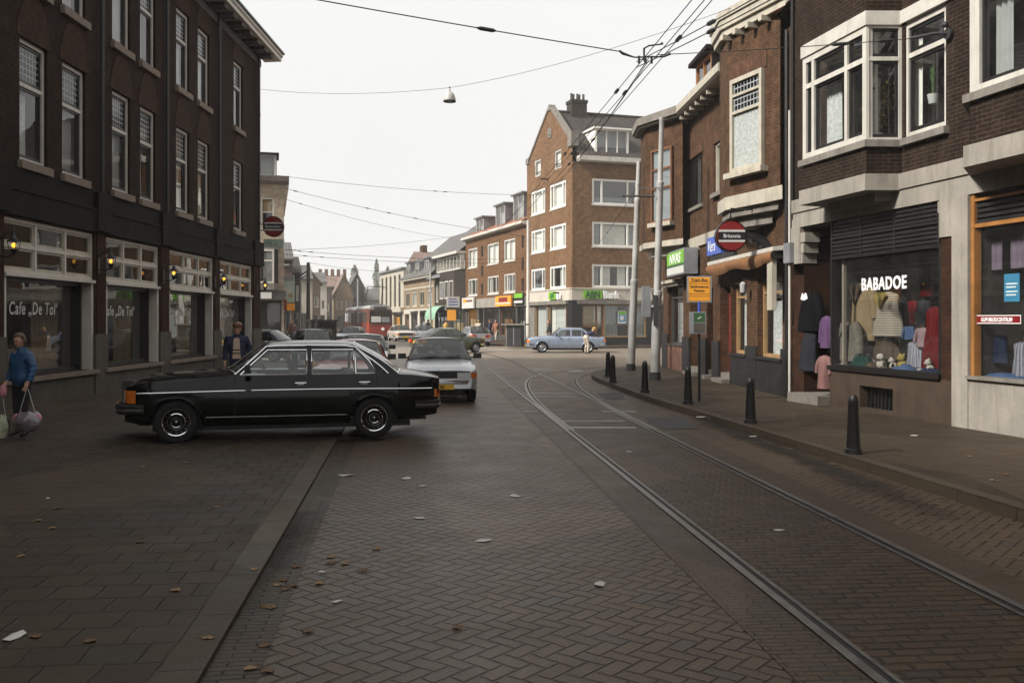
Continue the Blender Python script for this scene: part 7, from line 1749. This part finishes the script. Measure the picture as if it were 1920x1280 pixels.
def person(label, loc, heading, J, mats, scale=1.0, coat=None, hair='hair_brown', long_hair=False, hat=None, female=False, puff=False, scarf=None, skirt=None):
    """J overrides joints of a standing figure facing +x-forward = +y local"""
    jt = dict(pelvis=(0, 0, .95), waist=(0, 0, 1.08), chest=(0, 0, 1.28), neck=(0, 0, 1.45), head=(0, .02, 1.56), shL=(-.19, 0, 1.39), elL=(-.25, -.02, 1.12), wrL=(-.25, .06, .88), shR=(.19, 0, 1.39), elR=(.25, -.02, 1.12), wrR=(.25, .06, .88),
              hipL=(-.1, 0, .9), knL=(-.11, .02, .5), anL=(-.11, -.02, .09), toL=(-.13, .15, .04), hipR=(.1, 0, .9), knR=(.11, .02, .5), anR=(.11, -.02, .09), toR=(.13, .15, .04))
    jt.update(J); V = {k: Vector(v) for k, v in jt.items()}
    rad = dict(pelvis=.135, waist=.12, chest=.135, neck=.055, shL=.065, elL=.047, wrL=.03, shR=.065, elR=.047, wrR=.03, hipL=.095, knL=.06, anL=.042, toL=.035, hipR=.095, knR=.06, anR=.042, toR=.035)
    names = ['pelvis', 'waist', 'chest', 'neck', 'shL', 'elL', 'wrL', 'shR', 'elR', 'wrR', 'hipL', 'knL', 'anL', 'toL', 'hipR', 'knR', 'anR', 'toR']
    E_ = [('pelvis', 'waist'), ('waist', 'chest'), ('chest', 'neck'), ('chest', 'shL'), ('shL', 'elL'), ('elL', 'wrL'), ('chest', 'shR'), ('shR', 'elR'), ('elR', 'wrR'), ('pelvis', 'hipL'), ('hipL', 'knL'), ('knL', 'anL'), ('anL', 'toL'), ('pelvis', 'hipR'), ('hipR', 'knR'), ('knR', 'anR'), ('anR', 'toR')]
    top, leg = mats['top'], mats['legs']
    bone_m = {}
    for a, b in E_:
        bone_m[(a, b)] = 1 if (a in ('chest', 'waist', 'shL', 'shR', 'elL', 'elR') or b in ('waist',)) and b != 'neck' else (0 if b == 'neck' else 2)
    for b in ('toL', 'toR'): bone_m[('an' + b[2], b)] = 3
    vs = [V[n] for n in names]; rs = [rad[n] for n in names]; idx = {n: i for i, n in enumerate(names)}; ed = [(idx[a], idx[b]) for a, b in E_]
    bones = [(V[a], V[b], bone_m[(a, b)]) for a, b in E_]
    # hands: palm, four fingers, thumb
    for s, sg in (('L', -1), ('R', 1)):
        w, e = V['wr' + s], V['el' + s]; d = (w - e).normalized(); sd = d.cross(Vector((0, 1, 0))); sd = sd.normalized() if sd.length > .1 else Vector((1, 0, 0)); fw_ = sd.cross(d).normalized()
        palm = w + d*.075; i0 = len(vs); vs.append(palm); rs.append(.026); ed.append((idx['wr' + s], i0)); bones.append((w, palm, 0))
        for k in range(4):
            b = palm + fw_*(.03 - .02*k) + d*.02; c = b + d*(.04 - .004*abs(k - 1.3)) - sd*.01*sg; f = c + d*.022 - sd*.022*sg
            j = len(vs); vs += [b, c, f]; rs += [.0095, .0085, .007]; ed += [(i0, j), (j, j+1), (j+1, j+2)]; bones.append((palm, f, 0))
        b = w + d*.03 + fw_*.035; c = b + d*.035 + fw_*.012; j = len(vs); vs += [b, c]; rs += [.011, .009]; ed += [(idx['wr' + s], j), (j, j+1)]; bones.append((w, c, 0))
    o = thing('person', label, 'person', loc, heading)
    me = skin_mesh([tuple(v) for v in vs], ed, rs, 1)
    bm = bmesh.new(); bm.from_mesh(me)
    def near(p):
        best = (9, 0)
        for a, b, m in bones:
            ab = b - a; t = max(0, min(1, (p - a).dot(ab)/max(ab.length_squared, 1e-9))); dd = (p - a - ab*t).length
            if dd < best[0]: best = (dd, m)
        return best[1]
    for f in bm.faces: f.material_index = near(f.calc_center_median()); f.smooth = True
    # head: skull, jaw, nose, ears in the same mesh
    hd_ = MB(); hc = V['head'] + Vector((0, .01, .05)); up = (V['head'] - V['neck']).normalized(); q = Vector((0, 0, 1)).rotation_difference(up).to_matrix().to_4x4()
    rings = []
    for j in range(13):
        t = j/12; z = -.115 + .225*t
        wx = interp([(0, .03), (.15, .05), (.35, .066), (.6, .075), (.8, .07), (.93, .045), (1, .004)], t); f_ = interp([(0, .075), (.15, .085), (.28, .088), (.4, .09), (.6, .088), (.8, .075), (.93, .045), (1, .004)], t); bk = interp([(0, .02), (.2, .05), (.5, .092), (.75, .095), (.93, .05), (1, .004)], t)
        rg = []
        for i in range(16):
            a = 2*PI*i/16; y = math.cos(a); x = math.sin(a); yy = (f_ if y > 0 else bk)*y
            if i == 0: yy += interp([(.25, 0), (.33, .0), (.37, .02), (.42, .016), (.55, .002), (.6, 0)], t)
            rg.append(Vector((wx*x, yy, z)))
        rings.append(rg)
    hd_.M = Matrix.Translation(hc) @ q; hd_.loft(rings)
    for sg in (-1, 1): hd_.ball((sg*.077, -.005, .0), .012, .022, .032, 8, 6)
    hm = hd_.mesh('h', ['skin']); bm2 = bmesh.new(); bm2.from_mesh(hm)
    tmp = bpy.data.meshes.new('t2'); bm2.to_mesh(tmp); bm2.free()
    n0 = len(bm.faces); bm.from_mesh(tmp); bm.faces.ensure_lookup_table()
    for f in list(bm.faces)[n0:]: f.material_index = 0; f.smooth = True
    out = bpy.data.meshes.new('person_body'); bm.to_mesh(out); bm.free(); bpy.data.meshes.remove(tmp)
    for m in ('skin', top, leg, mats.get('shoes', 'shoe_black')): out.materials.append(M[m])
    body = link('body', out, o)
    fm = MB(); fm.M = hd_.M
    for sg in (-1, 1): fm.ball((sg*.031, .081, .015), .011, .007, .008, 8, 5)
    link('eyes', fm.mesh('eyes', 'eye_dark', 60), body); fb = MB(); fb.M = hd_.M
    for sg in (-1, 1): fb.box(sg*.031 - .017, sg*.031 + .017, .084, .09, .034, .04)
    fb.build('eyebrows', hair, body); fl = MB(); fl.M = hd_.M; fl.ball((0, .083, -.055), .022, .006, .007, 10, 5); fl.build('lips', 'lip', body)
    hb = MB(); hb.M = hd_.M; rings = []
    for j in range(9):
        t = j/8; z = (-.09 if long_hair else -.04) + ((.22 if long_hair else .17))*t
        k = math.sqrt(max(.001, 1 - max(0, (z - .03)/.105)**2)) if z > .03 else 1
        rg = []
        for i in range(18):
            a = 2*PI*i/18; y = math.cos(a); x = math.sin(a); fr_ = .086 if z > .07 else (.035 if z > .0 else .0)
            yy = (fr_ if y > 0 else .108)*y - .008; rg.append(Vector((.09*k*x*(1 + .06*math.sin(5*a + 7*t)), yy*k, z)))
        rings.append(rg)
    hb.loft(rings); hb.build('hair', hair, body, smooth=70)
    if hat:
        hm_ = MB(); hm_.M = hd_.M; hm_.lathe([(.105, .05), (.11, .06), (.1, .11), (.06, .145), (.001, .155)], 18, (0, -.008, 0)); hm_.build('hat', hat, o, smooth=60)
    if coat:
        cm, low = coat; cv = ['pelvis', 'waist', 'chest', 'shL', 'elL', 'wrL', 'shR', 'elR', 'wrR']; W_ = {n: V[n].copy() for n in cv}
        for s in 'LR': W_['wr' + s] = V['el' + s].lerp(V['wr' + s], .93)
        cr_ = dict(pelvis=.165, waist=.155, chest=.165, shL=.085, elL=.07, wrL=.05, shR=.085, elR=.07, wrR=.05); vs2 = [tuple(W_[n]) for n in cv]; i2 = {n: i for i, n in enumerate(cv)}
        ed2 = [(i2[a], i2[b]) for a, b in E_ if a in i2 and b in i2]; r2_ = [cr_[n] for n in cv]
        for s, sg in (('L', -1), ('R', 1)):
            vs2.append((V['hip' + s].x*1.0, V['hip' + s].y, V['pelvis'].z - .1 - low)); ed2.append((0, len(vs2) - 1)); r2_.append(.135)
        vs2[0] = (V['pelvis'].x, V['pelvis'].y, V['pelvis'].z - low)
        cme = skin_mesh(vs2, ed2, r2_, 2)
        if puff:
            for v in cme.vertices:
                n = v.normal; r_ = math.sin(v.co.z*2*PI/.085)*.011; v.co += n*r_
        for f in cme.polygons: f.use_smooth = True
        cme.materials.append(M[cm]); c_ = link('coat', cme, o)
        mb = MB(); nk = V['neck']; mb.lathe([(.085, -.06), (.078, .0), (.07, .045), (.062, .045), (.062, -.04)], 16, nk); mb.build('collar', cm, c_, smooth=60)
        if scarf:
            mb = MB(); mb.prism([(-.085, V['waist'].z - .1), (.085, V['waist'].z - .1), (.06, nk.z - .05), (.0, nk.z - .02), (-.06, nk.z - .05)], .155, .175, 'y'); mb.build('shirt_front', scarf, c_)
            for zz in (V['waist'].z + .0, V['waist'].z + .07): MB().box(-.083, .083, .174, .178, zz, zz + .025).build('shirt_stripe', 'cloth_brown', c_)
    if skirt:
        mb = MB(); mb.lathe([(.26, .45), (.2, .75), (.15, .98)], 18); mb.build('skirt', skirt, o, smooth=60)
    o.scale = (scale,)*3
    return o
# girl with the pink bag on the left pavement
def girlish(**k):
    d = dict(chest=(0, 0, 1.26), shL=(-.15, 0, 1.37), shR=(.15, 0, 1.37)); d.update(k); return d
ga = R(158)
girl = person('young girl in a quilted blue jacket and black trousers carrying a clear pink bag', (-7.30, 14.3, .035), ga, girlish(elL=(-.24, -.02, 1.13), wrL=(-.25, .1, .92), elR=(.23, -.03, 1.12), wrR=(.22, .1, .92), head=(0, .045, 1.555), knL=(-.09, .03, .5), knR=(.1, .02, .5)), dict(top='jacket_blue', legs='trousers_black'), .9, coat=('jacket_blue', -.0), puff=True, long_hair=False)
def wl(o, p): return Matrix.LocRotScale(o.location, o.rotation_euler, o.scale) @ Vector(p)
hl_ = wl(girl, (-.27, .13, .82)); hr_ = wl(girl, (.24, .13, .84))
def bag(label, hand, drop, rx_, rz_, m, m2, seed, name='carrier_bag'):
    rn = random.Random(seed); o = thing(name, label, 'bag', hand); mb = MB(); rings = []
    for j in range(9):
        t = j/8; z = -drop - rz_*2*t; k = math.sin(PI*min(.97, .12 + t*.8))**.6; rings.append([Vector((rx_*k*math.cos(a)*(1 + .16*math.sin(3*a + seed + 3*t)), rx_*.55*k*math.sin(a)*(1 + .2*math.sin(4*a + 5*t)), z + .02*math.sin(5*a))) for a in [2*PI*i/20 for i in range(20)]])
    mb.loft(rings); mb.build('sack', m, o, smooth=50)
    MB().tube([(-rx_*.6, 0, -drop - .03), (-.01, 0, 0), (.01, 0, 0), (rx_*.6, 0, -drop - .03)], .005, 4).build('cord', 'sign_white', o)
    for sg in (-1, 1): MB().ball((sg*rx_*.8, 0, -drop - rz_*.75), rx_*.32, rx_*.2, rz_*.6, 9, 6).build('trim', m2, o, smooth=60)
    return o
plain('bag_clear', (.22, .18, .2), .15, var=.6, scale=14, spec=.8)
bag('clear plastic bag with pink ends hanging from the girl hand nearest the car', hl_, .34, .2, .14, 'bag_clear', 'bag_pink', 1)
bag('bag with a bright mixed print hanging low at the left picture edge', hr_ + Vector((-.03, -.05, 0)), .42, .12, .19, 'bag_print', 'shoe_black', 2)
o = tag(MB().ball((0, 0, 0), .06, .04, .1).build('pink_toy', 'bag_pink', None, hr_ + Vector((.0, -.04, -.06)), smooth=60), 'small pink bundle held in the girl hand at the picture edge', 'bundle')
# woman behind the black saloon
person('woman in knitted hat, dark blue coat and cream striped jumper behind the black saloon', (-5.72, 20.0, .035), R(-170), dict(elL=(-.25, -.06, 1.13), wrL=(-.22, .08, .93), elR=(.25, -.03, 1.13), wrR=(.25, .06, .92)), dict(top='coat_navy', legs='trousers_black'), .97, coat=('coat_navy', .12), scarf='shirt_cream', hat='wood_brown')
# person leaning at the blue-grey car
person('person in a dark jacket and pale trousers bending over beside the blue-grey saloon', (3.98, 50.6, 0), R(-60), dict(pelvis=(0, -.12, .9), waist=(0, 0, 1.0), chest=(0, .16, 1.08), neck=(0, .3, 1.16), head=(0, .38, 1.22), shL=(-.18, .2, 1.12), shR=(.18, .2, 1.12), elL=(-.24, .38, .95), wrL=(-.2, .6, .9), elR=(.24, .38, .95), wrR=(.2, .6, .9), hipL=(-.1, -.12, .86), hipR=(.1, -.12, .86), knL=(-.11, -.02, .47), knR=(.11, -.02, .47), anL=(-.11, -.08, .09), anR=(.11, -.08, .09), toL=(-.12, .08, .04), toR=(.12, .08, .04)), dict(top='coat_navy', legs='trousers_pale'), 1.0, hair='hair_blond', hat='cap_yellow')
walk = dict(knL=(-.1, .16, .52), anL=(-.1, .22, .1), toL=(-.11, .38, .06), knR=(.1, -.02, .5), anR=(.1, -.28, .14), toR=(.1, -.16, .04), elL=(-.24, -.14, 1.13), wrL=(-.22, -.08, .9), elR=(.24, .08, 1.13), wrR=(.22, .24, .94))
for px, Y, z, hdg, mt, ct, hr, lb in (
    (1030, 62.2, .1, 80, dict(top='coat_rust', legs='jeans'), ('coat_black', .1), 'hair_brown', 'pedestrian with brown hair walking past the bank window behind the blue-grey saloon'),
    (897, 77.5, .1, -20, dict(top='coat_rust', legs='trousers_black'), ('trousers_pale', .05), 'hair_blond', 'person in a pale coat in front of the left shop of the brown house'),
    (919, 75.5, .1, 60, dict(top='coat_navy', legs='jeans'), ('coat_navy', .0), 'hair_brown', 'person in blue jeans before the dark shop doorway of the brown house'),
    (930, 75.0, .1, 150, dict(top='coat_rust', legs='trousers_pale'), ('coat_rust', .3), 'hair_brown', 'person in a rust coat beside the one in blue jeans'),
    (802, 90.0, .1, 30, dict(top='coat_black', legs='trousers_black'), ('coat_black', .2), 'hair_brown', 'dark-haired pedestrian at the foot of the pale street lamp'),
    (548, 64.0, .1, 170, dict(top='trousers_pale', legs='jeans'), ('cloth_pink', .1), 'hair_brown', 'pedestrian in a pink coat near the posters on the far left'),
    (836, 89.0, .1, -60, dict(top='coat_rust', legs='jeans'), ('cap_yellow', .05), 'hair_brown', 'person in an ochre jacket under the green awning')):
    p = P(px, 600, Y); person(lb, (p.x, Y, z), R(hdg), walk, mt, .98, coat=ct, hair=hr)
# soft dark dirt washed into the gutters, stains with painted shade under the saloon: thin sheets whose edges dissolve through noise
t = NT('soil_and_shade'); uv = t.coord('UV'); sp = t.n('ShaderNodeSeparateXYZ'); t.put(sp.inputs[0], uv)
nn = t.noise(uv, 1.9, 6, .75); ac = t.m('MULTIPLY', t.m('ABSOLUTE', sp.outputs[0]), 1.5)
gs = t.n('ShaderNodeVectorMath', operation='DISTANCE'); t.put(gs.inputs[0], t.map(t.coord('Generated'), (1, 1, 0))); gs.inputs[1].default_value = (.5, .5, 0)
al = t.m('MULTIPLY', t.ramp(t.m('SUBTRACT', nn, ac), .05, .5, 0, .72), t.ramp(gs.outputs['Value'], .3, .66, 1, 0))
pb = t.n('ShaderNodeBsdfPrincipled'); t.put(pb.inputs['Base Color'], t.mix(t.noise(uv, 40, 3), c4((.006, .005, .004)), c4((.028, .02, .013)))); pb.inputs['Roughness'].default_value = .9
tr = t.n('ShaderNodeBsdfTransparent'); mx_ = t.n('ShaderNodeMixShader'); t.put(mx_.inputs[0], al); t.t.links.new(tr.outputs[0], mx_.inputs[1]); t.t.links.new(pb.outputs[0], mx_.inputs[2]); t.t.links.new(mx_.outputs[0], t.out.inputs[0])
def dirt(px, w, z=.0072): tag(strip_mesh(sub([tuple(G(*p)[:2]) for p in px], .2), -w, w, z, 'soil_and_shade', 'dirt_and_shade'), kind='stuff')
dirt([(370, 1190), (410, 1140), (450, 1090), (500, 1040), (560, 960)], .42)
dirt([(235, 818), (330, 836), (450, 832), (580, 828), (700, 824), (800, 800)], 1.0, .0455)  # parking-spot stains, with the shadow under the saloon painted in
dirt([(1290, 772), (1340, 795), (1420, 826), (1500, 856), (1600, 896), (1700, 935), (1800, 975)], .3, .0069)
# ------------------------------------------------------------------ camera, light, air
cam = bpy.data.cameras.new('camera'); co = bpy.data.objects.new('camera', cam); COL.objects.link(co)
co.location = (0, 0, CH); co.rotation_euler = (PI/2, 0, 0)
cam.sensor_width = 36; cam.lens = 36 * F / 1920; cam.shift_y = -40/1920; cam.clip_end = 2000; cam.clip_start = .05
S.camera = co

w = bpy.data.worlds.new('World'); S.world = w; w.use_nodes = True
nt = w.node_tree; nt.nodes.clear()
wo = nt.nodes.new('ShaderNodeOutputWorld'); bg = nt.nodes.new('ShaderNodeBackground')
sky = nt.nodes.new('ShaderNodeTexSky'); sky.sky_type = 'NISHITA'; sky.sun_disc = False
SUN_EL, SUN_AZ = R(38), R(-118)      # azimuth from +Y towards +X
sky.sun_elevation = SUN_EL; sky.sun_rotation = SUN_AZ; sky.air_density = 1.5; sky.dust_density = 4
hsv = nt.nodes.new('ShaderNodeHueSaturation'); hsv.inputs['Saturation'].default_value = .12
nt.links.new(sky.outputs[0], hsv.inputs['Color'])
# overcast: a nearly even cloud layer over the clear sky
tc = nt.nodes.new('ShaderNodeTexCoord'); nz = nt.nodes.new('ShaderNodeTexNoise'); nz.inputs['Scale'].default_value = 1.4; nz.inputs['Detail'].default_value = 4
nt.links.new(tc.outputs['Generated'], nz.inputs['Vector'])
mr = nt.nodes.new('ShaderNodeMapRange'); nt.links.new(nz.outputs[0], mr.inputs[0])
for i, v in enumerate((.3, .7, 8.6, 9.3)): mr.inputs[i+1].default_value = v
cc = nt.nodes.new('ShaderNodeCombineColor'); nt.links.new(mr.outputs[0], cc.inputs[0]); nt.links.new(mr.outputs[0], cc.inputs[1])
m2 = nt.nodes.new('ShaderNodeMath'); m2.operation = 'MULTIPLY'; m2.inputs[1].default_value = .985; nt.links.new(mr.outputs[0], m2.inputs[0]); nt.links.new(m2.outputs[0], cc.inputs[2])
mx = nt.nodes.new('ShaderNodeMix'); mx.data_type = 'RGBA'; mx.inputs[0].default_value = .93
nt.links.new(hsv.outputs[0], mx.inputs[6]); nt.links.new(cc.outputs[0], mx.inputs[7])
nt.links.new(mx.outputs[2], bg.inputs[0]); bg.inputs[1].default_value = .06
nt.links.new(bg.outputs[0], wo.inputs[0])

sl = bpy.data.lights.new('sun', 'SUN'); sl.energy = 3.7; sl.angle = R(10); sl.color = (1, .96, .9)
so = bpy.data.objects.new('sun', sl); COL.objects.link(so)
dv = Vector((math.sin(SUN_AZ) * math.cos(SUN_EL), math.cos(SUN_AZ) * math.cos(SUN_EL), math.sin(SUN_EL)))
so.rotation_euler = dv.to_track_quat('Z', 'Y').to_euler()

t = NT('haze_air'); 
vol = t.n('ShaderNodeVolumePrincipled'); vol.inputs['Color'].default_value = (1, .99, .97, 1); vol.inputs['Density'].default_value = .0007; vol.inputs['Anisotropy'].default_value = 0
t.t.links.new(vol.outputs[0], t.out.inputs['Volume'])
tag(MB().box(-170, 170, -60, 420, -1.5, 24).build('haze', 'haze_air'), kind='stuff')

S.view_settings.view_transform = 'Standard'; S.view_settings.look = 'None'; S.view_settings.exposure = .85; S.view_settings.gamma = 1
S.render.engine = 'CYCLES'
S.cycles.use_denoising = True; S.cycles.use_adaptive_sampling = False
S.cycles.max_bounces = 7; S.cycles.diffuse_bounces = 3; S.cycles.glossy_bounces = 3; S.cycles.transmission_bounces = 4; S.cycles.transparent_max_bounces = 12; S.cycles.volume_bounces = 1
S.cycles.sample_clamp_indirect = 2; S.cycles.caustics_reflective = False; S.cycles.caustics_refractive = False
